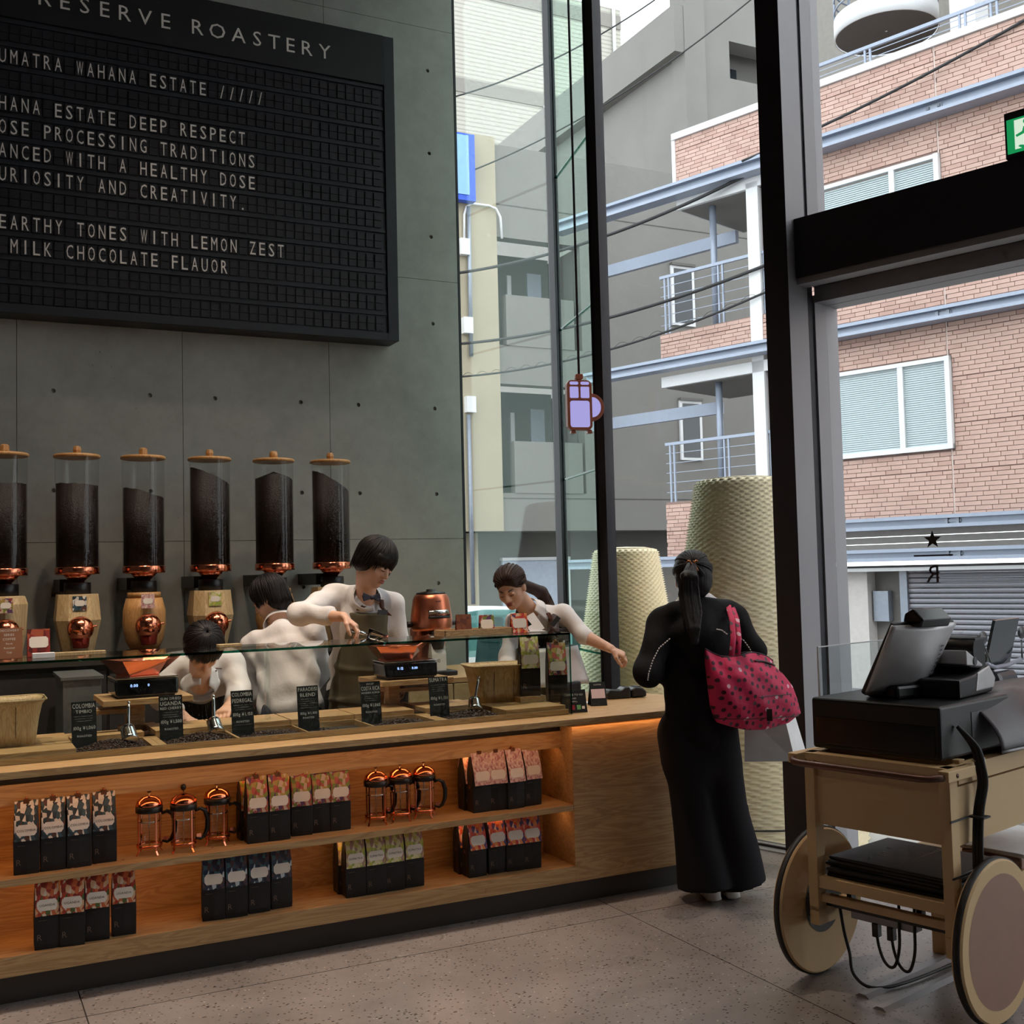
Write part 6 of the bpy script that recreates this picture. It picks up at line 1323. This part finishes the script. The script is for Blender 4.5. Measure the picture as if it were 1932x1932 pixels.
def barista(lab, head_c, fwd, up, neckb, shL, shR, pelvis, facing, arms, hair, apron, res=.0075, seed=0, hs=.96, shirt_mat='shirt_white', face=True, legs_to=None, slim=1.0):
    """shL / shR shoulder joints, arms: list of dict(sh, el, wr, hd, nrm, curl, side, cuff)"""
    B = basis(fwd, up); head_c = np.array(head_c); side = _nrm(np.array(shR)-np.array(shL)); chest = lerp(lerp(shL, shR, .5), pelvis, .22); waist = lerp(lerp(shL, shR, .5), pelvis, .68)
    parts = [head_vol(head_c, B, np.array(neckb), .0048, hs).mesh()]
    core = Vol(.012); core.cap(lerp(shL,shR,.5), pelvis, (.12,.075), (.12,.08), .03, 1, False, side)
    for k, sg in ((shL,-1),(shR,1)):
        hip = pelvis+side*sg*.085; ft = hip.copy(); ft[2] = .09
        if legs_to is not None: ft[:2] = legs_to+side[:2]*sg*.1
        kn = lerp(hip, ft, .52)+np.append(np.array(facing[:2])*.03, 0); core.cap(hip, kn, .07, .05, .02); core.cap(kn, ft, .05, .035, .02); core.cap(ft-UPZ*.04, ft-UPZ*.05+np.append(np.array(facing[:2])*.14, 0), .04, .035, .02)
    parts.append(core.mesh())
    for a in arms: parts.append(arm_skin(a['el'], a['wr'], a['hd'], a['nrm'], a.get('curl',.6), a.get('side',1), .0042, a.get('from',.0)))
    body = skinmesh('person', parts, 'skin'); tag(body, lab, 'person')
    # shirt
    S_ = Vol(res); m0 = lerp(shL, shR, .5); S_.cap(m0-UPZ*.01, chest, (.13*slim,.08), (.152*slim,.108), .05, 1, False, side); S_.cap(chest, waist, (.152*slim,.108), (.14*slim,.1), .05, 1, False, side); S_.cap(waist, pelvis, (.14*slim,.1), (.16*slim,.11), .05, 1, False, side)
    S_.cap(shL, shR, .052, .052, .045)
    S_.cap(lerp(neckb,m0,.3), lerp(neckb,m0,1.0), .056, .07, .04)
    for a in arms:
        e, w, sh = np.array(a['el']), np.array(a['wr']), np.array(a['sh']); c = a.get('cuff', .45); S_.cap(sh, e, .058*slim, .052*slim, .035); S_.cap(e, lerp(e, w, c), .052*slim, .043*slim, .03); d_ = _nrm(w-e); cp = lerp(e, w, c); S_.cap(cp-d_*.025, cp+d_*.022, .044*slim, .045*slim, .008, 1, True)
    skinmesh('shirt', [S_.mesh(.0062, 30, seed)], shirt_mat, body)
    # trousers
    Tm = Vol(.011)
    for sg in (-1,1):
        hip = pelvis+side*sg*.08-UPZ*.02; ft = hip.copy(); ft[2] = .06
        if legs_to is not None: ft[:2] = legs_to+side[:2]*sg*.1
        kn = lerp(hip, ft, .52)+np.append(np.array(facing[:2])*.03, 0); Tm.cap(hip, kn, .095, .072, .04); Tm.cap(kn, ft, .072, .065, .03)
    Tm.cap(pelvis-UPZ*.04, pelvis-UPZ*.1, (.13,.09), (.15,.105), .03, 1, False, side); skinmesh('trousers', [Tm.mesh(.003, 20, seed+1)], 'denim' if apron is None else 'trouser_black', body)
    # collar: two pointed leaves round the neck
    n = np.array(neckb); ax = _nrm(n-m0+UPZ*.02); f = np.array(facing, float); f = _nrm(f-(f @ ax)*ax); s = np.cross(f, ax)
    def ring(a, r, h): return V(n+(f*math.cos(a)+s*math.sin(a))*r+ax*h)
    MB().grid(lambda u, v: ring(.28+(2*pi-.56)*u, .066+.026*v+.004*(1-math.cos(.28+(2*pi-.56)*u))*.5, .012+.046*(1-v)-.055*v*(1 if (u < .1 or u > .9) else .3)), 40, 4).build('collar', shirt_mat, body, solid=.003)
    if apron:
        Ap = Vol(.0075); off = np.append(np.array(facing[:2]), 0)*.042; lo_ = pelvis-UPZ*.42
        c2 = chest+off+UPZ*.055; Ap.cap(c2, waist+off, (.118,.105), (.146,.108), .03, 1, True, side); Ap.cap(waist+off, pelvis+off, (.146,.108), (.172,.115), .03, 1, True, side); Ap.cap(pelvis+off, lo_+off*1.4, (.17,.11), (.19,.13), .03, 1, True, side)
        ap = skinmesh('apron', [Ap.mesh(.003, 18, seed+2)], apron, body)
        for sg in (-1,1):
            top = n+side*sg*.055-ax*.005; mid = lerp(lerp(shL,shR,.5+.2*sg), chest, .3)+off*2.55; bot = chest+side*sg*.085+off*3.05+UPZ*.045
            strip_between('apron_strap', [top-off*.6+UPZ*.01, lerp(top,mid,.45)+off*.75+UPZ*.026, mid, bot], .026, 'strap_brown', body, side)
    if face: face_bits(head_c, B, body, hs)
    # hair
    Hm = Vol(.005); T = lambda p: head_c+B @ (np.array(p)*hs)
    if hair == 'bowl':
        Hm.ell(T((0,-.022,.048)), np.array((.096,.108,.092))*hs, .02, 1, B); Hm.ell(T((0,-.045,.0)), np.array((.09,.08,.085))*hs, .03, 1, B); Hm.ell(T((0,.052,.05)), np.array((.083,.05,.05))*hs, .025, 1, B)
        Hm.ell(T((0,.112,-.085)), np.array((.066,.078,.08))*hs, .006, -1, B); Hm.ell(T((.072,-.01,-.005)), np.array((.025,.05,.05))*hs, .02, 1, B); Hm.ell(T((-.072,-.01,-.005)), np.array((.025,.05,.05))*hs, .02, 1, B); h_ = skinmesh('hair', [Hm.mesh(.001, 90, seed)], 'hair_black', body); hair_fall(T, (0,-.014,.048), (.097,.11,.098), 620, lambda a: 1.98 if a > 2.35 else (2.3 if a > 1.2 else 2.75), 'hair_black', h_, seed)
    elif hair == 'short':
        Hm.ell(T((0,-.02,.045)), np.array((.089,.103,.09))*hs, .02, 1, B); Hm.ell(T((0,-.045,.005)), np.array((.083,.075,.075))*hs, .03, 1, B); Hm.ell(T((0,.1,-.045)), np.array((.085,.08,.085))*hs, .01, -1, B); h_ = skinmesh('hair', [Hm.mesh(.001, 90, seed)], 'hair_black', body); hair_fall(T, (0,-.014,.042), (.094,.107,.094), 600, lambda a: 1.8 if a > 2.3 else (2.1 if a > 1.2 else 2.5), 'hair_black', h_, seed)
    elif hair == 'tied':
        Hm.ell(T((0,-.018,.042)), np.array((.086,.104,.088))*hs, .02, 1, B); Hm.ell(T((0,-.05,.0)), np.array((.08,.068,.07))*hs, .03, 1, B); Hm.ell(T((0,.098,-.03)), np.array((.076,.078,.084))*hs, .012, -1, B); h_ = skinmesh('hair', [Hm.mesh(.001, 90, seed)], 'hair_brown', body); hair_pull(T, (0,-.016,.04), (.087,.106,.09), 520, lambda a: 1.12 if a > 2.2 else (1.62 if a > 1.2 else 2.2), (.1,-1,-.35), 'hair_brown', h_, seed)
    elif hair == 'nape':
        Hm.ell(T((0,-.02,.042)), np.array((.09,.104,.09))*hs, .02, 1, B); Hm.ell(T((0,-.052,-.03)), np.array((.08,.065,.09))*hs, .03, 1, B); Hm.ell(T((0,.1,-.05)), np.array((.08,.075,.085))*hs, .01, -1, B); h_ = skinmesh('hair', [Hm.mesh(.001, 70, seed)], 'hair_black', body); hair_fall(T, (0,-.016,.042), (.095,.108,.094), 620, lambda a: 1.8 if a > 2.3 else (2.5 if a > 1.2 else 2.95), 'hair_black', h_, seed)
    return body, B, T, chest, side, n, f, ax

# ---- barista pouring beans, bow tie, olive apron
hc = J(707,1064,5.62); nb = J(690,1132,5.72); f3 = _nrm(np.array((.42,-.80,-.42)))
shA, shB = J(632,1122,5.80), J(743,1140,5.74); pel = J(672,1315,5.86)
armA = dict(sh=shA, el=J(563,1158,5.60), wr=J(648,1164,5.36), hd=_nrm(J(690,1196,5.30)-J(648,1164,5.36)), nrm=(.1,-.15,-1.0), curl=.62, side=-1, cuff=.66, **{'from': .5})
armB = dict(sh=shB, el=J(757,1232,5.72), wr=J(752,1283,5.52), hd=_nrm(np.array((-.5,-.55,-.35))), nrm=(-.3,.3,-.9), curl=.7, side=1, cuff=.5, **{'from': .4})
m3, B3, T3, ch3, sd3, n3, fc3, ax3 = barista('barista in white shirt, bow tie and olive apron pouring beans into the copper pan', hc, f3, (.1,.25,1), nb, shA, shB, pel, (.15,-1,0), [armA, armB], 'bowl', 'apron_olive', seed=1, hs=1.0)
bc = J(700,1127,5.56); s_ = np.cross(fc3, ax3)
fz = np.array((.12,-.99,-.05)); sx = _nrm(np.array((.97,.12,-.06)))
for sg in (-1,1): MB().prism([V(bc-UPZ*.006), V(bc+UPZ*.006), V(bc+sx*sg*.046+UPZ*.024), V(bc+sx*sg*.052), V(bc+sx*sg*.046-UPZ*.022)][::sg], V(fz)*.012).build('bow_tie', 'bow_navy', m3, bevel=.003)
MB().sphere(V(bc+fz*.008), (.011,.011,.013), 10, 8).build('bow_knot', 'bow_navy', m3)
MB().box((-.028,-.002,-.012),(.028,.002,.012), frame(J(722,1155,5.545), sx, -fz)).build('name_tag', 'tag_dark', m3)
# metal scoop in his hand
t = thing('hand_scoop', 'shiny metal bean scoop held over the copper pan', 'scoop', V(armA['wr']+armA['hd']*.1)); hdv = V(_nrm(J(728,1205,5.26)-J(697,1196,5.29))); p0 = V(armA['wr']+armA['hd']*.09+np.array((0,0,-.02)))
MB().tube([p0-hdv*.03, p0+hdv*.05], .009, 10).build('handle', 'chrome', t, world=True); Ms = frame(p0+hdv*.05, hdv, (0,0,1))
MB().grid(lambda u, v: Ms @ V((.1*v, -.034*cos(pi*u)*(1-.25*v), -.034*sin(pi*u)*(1-.3*v)+.01)), 14, 6).build('bowl', 'chrome', t, world=True, solid=.0015); MB().prism([Ms @ V((0,-.034*cos(pi*k/12),-.034*sin(pi*k/12)+.01)) for k in range(13)], hdv*.002).build('end_plate', 'chrome', t, world=True)
# paper bag under his other hand
o = MB(); w_ = armB['wr']+armB['hd']*.1; o.add([V(w_)+V(q) for q in ((-.05,-.03,-.22),(.05,-.03,-.22),(.05,.03,-.22),(-.05,.03,-.22),(-.04,-.008,.0),(.03,-.008,.0),(.03,.008,.0),(-.04,.008,.0))], [(0,3,2,1),(4,5,6,7),(0,1,5,4),(1,2,6,5),(2,3,7,6),(3,0,4,7)])
tag(o.build('paper_bag', 'bag_white'), 'crumpled pale paper bag held beside the scale stand post', 'paper bag')

# ---- barista turned to the wall
hc = J(508,1128,6.28); nb = J(528,1178,6.22); shA, shB = J(490,1212,6.2), J(580,1182,6.05); pel = J(548,1330,6.02)
shA, shB = J(478,1215,6.22), J(590,1186,6.02)
armC = dict(sh=shA, el=J(470,1285,6.30), wr=J(492,1322,6.26), hd=_nrm(np.array((.3,.5,-.6))), nrm=(0,.3,-1), curl=.5, side=1, cuff=.75, **{'from': .5})
armD = dict(sh=shB, el=J(606,1265,6.16), wr=J(585,1300,6.25), hd=_nrm(np.array((-.3,.5,-.5))), nrm=(0,.2,-1), curl=.5, side=-1, cuff=.75, **{'from': .5})
m2, *_r = barista('barista with back turned in a white shirt working at the back bar', hc, (-.62,.62,-.45), (-.3,.3,1), nb, shB, shA, pel, (-.35,.93,0), [armC, armD], 'nape', None, seed=4, face=False, slim=1.12)

# ---- barista bending over the bins
hc = J(383,1224,5.52); nb = J(378,1290,5.66); shA, shB = J(318,1255,5.74), J(436,1248,5.72); pel = J(372,1370,6.05)
armE = dict(sh=shA, el=J(305,1318,5.66), wr=J(346,1352,5.44), hd=_nrm(np.array((.35,-.6,-.25))), nrm=(0,-.2,-1), curl=.5, side=-1, cuff=.6, **{'from': .4})
armF = dict(sh=shB, el=J(452,1305,5.62), wr=J(432,1332,5.44), hd=_nrm(np.array((-.4,-.6,-.2))), nrm=(0,-.2,-1), curl=.6, side=1, cuff=.6, **{'from': .4})
m1, *_r = barista('barista bent forward with dark hair over the bean bins beside the scale', hc, (.02,-.55,-.85), (0,-.75,.6), nb, shA, shB, pel, (.05,-.9,0), [armE, armF], 'short', 'apron_dark', seed=7, face=False)

# ---- barista reaching across the till
hc = J(964,1108,5.56); nb = J(1003,1158,5.62); shA, shB = J(972,1176,5.72), J(1066,1160,5.58); pel = J(1000,1322,5.92)
armG = dict(sh=shA, el=J(958,1240,5.62), wr=J(948,1290,5.5), hd=_nrm(np.array((-.1,-.4,-.6))), nrm=(.2,-.6,-.5), curl=.5, side=-1, cuff=.85, **{'from': .6})
armH = dict(sh=shB, el=J(1102,1200,5.46), wr=J(1152,1224,5.32), hd=_nrm(J(1186,1240,5.28)-J(1150,1223,5.33)), nrm=(0,.3,-1), curl=.85, side=-1, cuff=.06, **{'from': .0})
m4, B4, T4, ch4, sd4, n4, fc4, ax4 = barista('barista with brown ponytail and dark apron reaching across the till', hc, (-.62,-.62,-.48), (-.35,-.15,1), nb, shA, shB, pel, (-.15,-.95,-.2), [armG, armH], 'tied', 'apron_dark', seed=9, hs=.95, slim=.92)
pt = [T4((.02,-.095,.0)), J(1022,1118,5.68), J(1036,1145,5.66), J(1045,1170,5.56), J(1046,1190,5.48), J(1052,1200,5.44)]
Pv = Vol(.005)
for (a, b), (ra, rb) in zip(zip(pt[:-1], pt[1:]), ((.03,.035),(.035,.03),(.03,.026),(.026,.022),(.022,.01))): Pv.cap(a, b, ra, rb, .015)
py4 = skinmesh('ponytail', [Pv.mesh(.0008, 80, 3)], 'hair_brown', m4); pt4 = list(pt)
tp = ch4+sd4*.07+fc4*.15+UPZ*.06; MB().box((-.03,-.002,-.013),(.03,.002,.013), frame(J(1048,1172,5.43), np.array((.6,-.2,.75)), (.3,.95,0))).build('name_tag', 'tag_dark', m4)

# ================================================================ customer at the till
ft = A_(onZ(1342,1702,0)); fr = A_(onZ(1390,1700,0)); YC = 4.42
hd_c = J(1306,1092,4.42); away = _nrm(np.array((.33,.94,0))); rt = np.array((away[1], -away[0], 0))
hc = hd_c; Bc = basis((.42,.90,-.1), (0,0,1)); nb = J(1316,1150,4.44); shL_, shR_ = J(1250,1172,4.42), J(1385,1166,4.34); pel = J(1318,1385,4.43)
parts = [head_vol(hc, Bc, nb-UPZ*.03, .0048, .97).mesh()]
core = Vol(.012); m0 = lerp(shL_, shR_, .5); core.cap(m0, pel, (.11,.07), (.13,.085), .03, 1, False, rt)
feet = [A_(onZ(1347,1700,0))+away*.02, A_(onZ(1388,1700,0))+away*.06]
for sg, f_ in zip((-1,1), feet):
    hip = pel+rt*sg*.08; an = f_+UPZ*.09; kn = lerp(hip, an, .5)+away*.02; core.cap(hip, kn, .075, .052, .02); core.cap(kn, an, .05, .034, .02); core.cap(an-UPZ*.05, f_+UPZ*.03+away*.13, .034, .026, .02)
parts.append(core.mesh())
eL, wL = J(1222,1268,4.36), J(1262,1262,4.62); eR, wR = J(1418,1230,4.28), J(1400,1240,4.50)
parts += [arm_skin(eL, wL, _nrm(np.array((.45,.85,.1))), (.3,.2,-.9), .55, 1, .0042, .4), arm_skin(eR, wR, _nrm(np.array((-.2,.95,.1))), (-.3,.2,-.9), .6, -1, .0042, .4)]
cu = skinmesh('person', parts, 'skin_b'); tag(cu, 'customer in black hooded top and wide trousers standing at the counter', 'person')
Sv = Vol(.007); ch = lerp(m0, pel, .25); ws = lerp(m0, pel, .62)
Sv.cap(m0, ch, (.14,.09), (.155,.11), .05, 1, False, rt); Sv.cap(ch, ws, (.155,.11), (.15,.11), .05, 1, False, rt); Sv.cap(ws, pel, (.15,.11), (.185,.14), .05, 1, False, rt); Sv.cap(shL_, shR_, .06, .06, .05); Sv.cap(nb-UPZ*.01, m0, .07, .11, .05)
for sh, e, w in ((shL_, eL, wL), (shR_, eR, wR)): Sv.cap(sh, e, .064, .062, .04); Sv.cap(e, lerp(e, w, .86), .062, .05, .04)
Sv.ell(J(1322,1192,4.31), (.14,.07,.09), .05); Sv.ell(J(1336,1218,4.30), (.085,.06,.09), .05)     # hood lying on the back
Sv.cap(J(1276,1152,4.36), J(1372,1150,4.34), .045, .045, .04)
skinmesh('hooded_top', [Sv.mesh(.0046, 22, 12)], 'cloth_black', cu)
Tv = Vol(.009)
for sg, f_ in zip((-1,1), feet):
    hip = pel+rt*sg*.085; hem = f_+UPZ*.075+rt*sg*.03-away*.01; kn = lerp(hip, hem, .5)+rt*sg*.0; Tv.cap(hip, kn, (.1,.115), (.1,.105), .03, 1, False, rt); Tv.cap(kn, hem, (.1,.105), (.138,.14), .012, 1, True, rt)
Tv.cap(pel+UPZ*.06, pel-UPZ*.12, (.165,.12), (.175,.125), .05, 1, False, rt); skinmesh('wide_trousers', [Tv.mesh(.0035, 14, 5)], 'trouser_black', cu)
Hv = Vol(.005); T = lambda p: hc+Bc @ (np.array(p)*.97)
Hv.ell(T((0,-.02,.042)), np.array((.09,.108,.092)), .02, 1, Bc); Hv.ell(T((0,-.055,-.02)), np.array((.083,.062,.085)), .03, 1, Bc); Hv.ell(T((0,.1,-.04)), np.array((.078,.078,.085)), .012, -1, Bc)
h_ = skinmesh('hair', [Hv.mesh(.001, 90, 2)], 'hair_black', cu); hair_pull(T, (0,-.018,.04), (.091,.109,.094), 620, lambda a: 1.12 if a > 2.2 else (1.7 if a > 1.2 else 2.3), (-.12,-1,.25), 'hair_black', h_, 5, .0028)
Pv = Vol(.005); pt = [J(1304,1066,4.30), J(1299,1088,4.26), J(1298,1120,4.27), J(1303,1155,4.24), J(1307,1185,4.20), J(1310,1212,4.19)]
for (a, b), (ra, rb) in zip(zip(pt[:-1], pt[1:]), ((.02,.034),(.034,.042),(.042,.04),(.04,.026),(.026,.006))): Pv.cap(a, b, (ra,ra*.7), (rb,rb*.7), .015, 1, False, rt)
for i in range(5): Pv.cap(J(1298+4*i,1150,4.235), J(1299+5*i,1195+4*i,4.2), .01, .003, .008)
for i in range(26):
    o_ = random.uniform(-.032,.032); b_ = random.uniform(-.024,.0); q_ = [p_+rt*o_*w_+np.array((0,b_*w_,0)) for p_, w_ in zip(pt, (.4,.9,1.1,1.1,.7,.3))]
    for a, b in zip(q_[:-1], q_[1:]): Pv.cap(a, b, .007, .006, .005)
py_ = skinmesh('ponytail', [Pv.mesh(.0006, 90, 6)], 'hair_black', cu)
def tail_strands(pt, w, n, mat, parent, side, seed):
    rnd = random.Random(seed); m = MB(); side = np.array(side)
    for i in range(n):
        th = rnd.uniform(0, 2*pi); rr_ = rnd.uniform(.75,1.12); ln = rnd.uniform(.75,1.0); q_ = []
        for k in range(11):
            t = k/10*(len(pt)-1)*ln; j = min(int(t), len(pt)-2); f = t-j; p_ = lerp(pt[j], pt[j+1], f); ww = (w[j]+(w[j+1]-w[j])*f)*rr_; d = _nrm(pt[j+1]-pt[j]); n2 = np.cross(d, side); q_.append(V(p_+side*ww*math.cos(th)+n2*ww*.7*math.sin(th)))
        m.tube(q_, [.0012]+[.0028]*8+[.002,.0004], 6)
    m.build('hair_strands', mat, parent, kind='stuff')
tail_strands(pt4, (.03,.035,.03,.026,.022,.01), 130, 'hair_brown', py4, _nrm(np.array((.8,-.5,.3))), 8)
tail_strands(pt, (.02,.034,.042,.04,.027,.012), 170, 'hair_black', py_, rt, 3)
MB().tube([J(1296+2.5*i,1062-5*math.sin(i*1.1),4.285-.004*math.sin(i)) for i in range(9)], .0045, 6).tube([J(1308+1.5*i,1058+3.2*i,4.29) for i in range(7)], .004, 6).build('hair_clip', 'gold_clip', cu)
def lace(u, v):
    a = -1.9+3.8*u; c_ = nb+UPZ*.055; r = .06+.06*v; return V(c_+(-away*math.cos(a)+rt*math.sin(a))*r+UPZ*(.022-.05*v+.005*math.sin(u*60)*v))
MB().grid(lace, 60, 4).build('lace_collar', 'lace_white', cu, solid=.002)
st = MB()
def dashes(pts, n):
    q = [V(p) for p in pts]
    for i in range(n):
        def at(t): t = t*(len(q)-1); k = min(int(t), len(q)-2); return q[k].lerp(q[k+1], t-k)
        st.tube([at(i/n), at((i+.55)/n)], .0028, 5)
dashes([J(1264,1205,4.29), J(1244,1222,4.285), J(1232,1245,4.28), J(1224,1270,4.28), J(1222,1285,4.29)], 20)
dashes([J(1352,1187,4.205), J(1362,1189,4.205), J(1374,1198,4.215)], 6); dashes([J(1388,1203,4.215), J(1402,1207,4.21), J(1412,1220,4.205), J(1420,1234,4.205)], 9)
st.build('stitching', 'lace_white', cu, kind='stuff')
for f_ in feet:
    Sh = Vol(.005); Sh.cap(f_-away*.02+UPZ*.035, f_+away*.16+UPZ*.03, (.034,.03), (.038,.026), .02, 1, False, rt); Sh.cap(f_-away*.03+UPZ*.012, f_+away*.17+UPZ*.012, (.036,.012), (.038,.012), .01, 1, False, rt); skinmesh('shoe', [Sh.mesh()], 'shoe_white', cu)
# ---- pink tote on her shoulder
def _tote():
    m, nt, b = newmat('tote_pink'); setp(b, L(206,30,84), .6)
    v = nt.nodes.new('ShaderNodeTexVoronoi'); v.inputs['Scale'].default_value = 26; v.inputs['Randomness'].default_value = .55; v.voronoi_dimensions = '2D'; nt.links.new(pos(nt, (1,1,1), rot=(-pi/2,0,.4)), v.inputs['Vector'])
    d = ramp(nt, v.outputs['Distance'], [(.22,(1,1,1)),(.26,(0,0,0))]); s = nt.nodes.new('ShaderNodeSeparateColor'); nt.links.new(v.outputs['Color'], s.inputs[0])
    r = nt.nodes.new('ShaderNodeValToRGB'); r.color_ramp.interpolation = 'CONSTANT'; e = r.color_ramp.elements; e[0].color = (*L(70,10,40),1); e[1].position = .66; e[1].color = (*L(92,66,80),1); q = e.new(.9); q.color = (*L(240,190,205),1); nt.links.new(s.outputs[0], r.inputs[0])
    c = mix(nt, d, L(206,30,84), r.outputs[0]); nt.links.new(c, b.inputs['Base Color']); bump(nt, b, noise(nt, pos(nt), 9, 4), .5, .02); return m
_DEF['tote_pink'] = _tote; plain('tote_trim', L(58,20,36), .5)
tc = J(1425,1372,4.18); tt = thing('tote_bag', "bright pink printed tote bag hanging from the customer's shoulder", 'bag', V(tc)); gx = _nrm(np.array((.93,-.37,0))); gy = np.array((-gx[1], gx[0], 0))
sc_ = 1.0/ (prjk := 1) if False else 1.0
def tp_(u, v, d): return V(J(u, v, 4.20))+V(gy)*d
# front and back outlines (bottom to top) of the slumped bag
rows = [(1352,1362,1488,.02,1362),(1347,1352,1510,.075,1345),(1340,1330,1504,.10,1320),(1336,1300,1494,.10,1295),(1333,1270,1476,.09,1272),(1331,1245,1461,.06,1258),(1330,1224,1458,.025,1246)]
def tote(u, v):
    t = v*(len(rows)-1); k = min(int(t), len(rows)-2); f_ = t-k; a, b = rows[k], rows[k+1]
    uL, vL, uR, dp, vR = [a[i]+(b[i]-a[i])*f_ for i in range(5)]
    ang = 2*pi*u; cx = .5-.5*cos(ang); d = dp*sin(ang)
    d += .006*sin(cx*21+v*9)*(1 if sin(ang) > 0 else -1)
    vv = vL+(vR-vL)*cx + (14*sin(pi*cx) if v < .05 else 0)+ (9*sin(pi*cx*2.0))*v*v
    return tp_(uL+(uR-uL)*cx, vv, -d)
mt = MB(); mt.grid(tote, 48, 30); mt.build('bag_body', 'tote_pink', tt, world=True, solid=.003)
MB().tube([tote(i/48, .13) for i in range(48)], .004, 6, True).build('base_piping', 'tote_trim', tt, world=True); MB().tube([tote(i/48, 1.0) for i in range(49)], .004, 6).build('zip_edge', 'tote_trim', tt, world=True)
MB().tube([tote(.30+.012*i, .86-.012*i*0) + V((0,-.004,0)) for i in range(14)], .0055, 8).build('zip', 'tote_trim', tt, world=True); MB().tube([tote(.25,.42+.0*i)+V((0,-.006,0)) if i == 0 else tote(.25+.012*i,.42)+V((0,-.006,0)) for i in range(14)], .002, 5).build('pocket_seam', 'tote_trim', tt, world=True)
for d0 in (0, 1):
    pts = [J(1380,1238,4.14-.0*d0), J(1384,1205,4.15), J(1381,1170,4.20), J(1374,1142,4.29), J(1373,1141,4.36), J(1378,1160,4.42), J(1384,1190,4.43), J(1388,1225,4.40)] if d0 == 0 else [J(1392,1236,4.14), J(1394,1205,4.155), J(1390,1170,4.205), J(1381,1144,4.29), J(1380,1142,4.36), J(1386,1162,4.42), J(1392,1192,4.43), J(1398,1225,4.40)]
    strip_between('strap', pts, .026, 'tote_pink', tt, gx, .004, True)
MB().box((-.012,-.004,-.035),(.012,.004,.02), frame(J(1452,1352,4.1), gx, -gy)).build('zip_pull', 'black_plastic', tt, world=True)
# ---- paper carrier she holds in front
plain('carrier_grey', L(150,144,142), .7); pc = J(1462,1400,4.40); t = thing('paper_carrier', 'white paper carrier bag hanging beside the pink tote', 'bag', V(pc))
q = [J(1392,1330,4.40), J(1392,1438,4.40), J(1530,1436,4.46), J(1486,1330,4.46)]
Mc = [J(1395,1340,4.36), J(1482,1338,4.44), J(1518,1400,4.44), J(1530,1430,4.44)]
A0, A1 = J(1405,1345,4.36), J(1405,1437,4.34); B0, B1 = J(1478,1345,4.30), J(1500,1436,4.28); C0, C1 = J(1496,1338,4.42), J(1522,1424,4.42); D0, D1 = A0+(C0-B0), A1+(C1-B1)
MB().add([V(x) for x in (A0,A1,B0,B1)], [(0,1,3,2)]).build('front_face', 'carrier_grey', t, world=True, solid=.0015); MB().add([V(x) for x in (B0,B1,C0,C1)], [(0,1,3,2)]).build('side_gusset', 'paper_white', t, world=True, solid=.0015); MB().add([V(x) for x in (A0,A1,D0,D1)], [(0,1,3,2)]).build('side_gusset', 'paper_white', t, world=True, solid=.0015); MB().add([V(x) for x in (D0,D1,C0,C1)], [(0,1,3,2)]).build('back_face', 'carrier_grey', t, world=True, solid=.0015); MB().add([V(x) for x in (A1,B1,C1,D1)], [(0,1,2,3)]).build('base', 'carrier_grey', t, world=True, solid=.0015)
MB().tube([V(lerp(B0,C0,.5)), V(lerp(A0,D0,.5)+np.array((.06,0,.06))), V(wR+np.array((0,0,-.03)))], .003, 6).build('cord_handle', 'paper_white', t, world=True)
# ================================================================ unseen ceiling spots added as warm interior fill (fixtures with their own light)
def fillspot(x, y, tx, ty, tz, power, label, ang=60, col=(1.0,.80,.62), soft=.09):
    t = thing('fill_spotlight', label, 'spotlight', (x,y,6.6), 0, 'added ceiling fill spotlights')
    d = (V((tx,ty,tz))-V((x,y,6.38))).normalized(); q = d.to_track_quat('-Z','Y')
    MB().tube([(0,0,0),(0,0,-.15)], .012, 8).build('stem', 'black_steel', t); M = Matrix.Translation(V((0,0,-.22))) @ q.to_matrix().to_4x4()
    MB().lathe([(.03,.1),(.06,.09),(.065,-.06),(.06,-.06),(.055,.02),(.0001,.02)], 20, M).build('can', 'black_steel', t)
    ld = bpy.data.lights.new('spot', 'SPOT'); ld.energy = power; ld.color = col; ld.spot_size = radians(ang); ld.spot_blend = .8; ld.shadow_soft_size = soft
    lo = bpy.data.objects.new('spot', ld); COL.objects.link(lo); lo.parent = t; lo.location = V((0,0,-.22))+d*.07; lo.rotation_euler = q.to_euler()
for i, (x, y, tx, ty, p) in enumerate(((-.5,4.5,-.3,5.0,460),(.9,4.5,.8,5.1,480),(2.3,4.5,2.2,5.2,380),(1.4,5.7,1.2,6.4,80),(3.4,1.6,3.1,3.0,35),(.8,1.6,1.2,3.4,70))):
    fillspot(x, y, tx, ty, .9, p, 'black ceiling spotlight added as fill, aimed at '+('the bean bins','the middle of the counter','the till end of the counter','the back bar','the wooden cart','the open floor')[i])
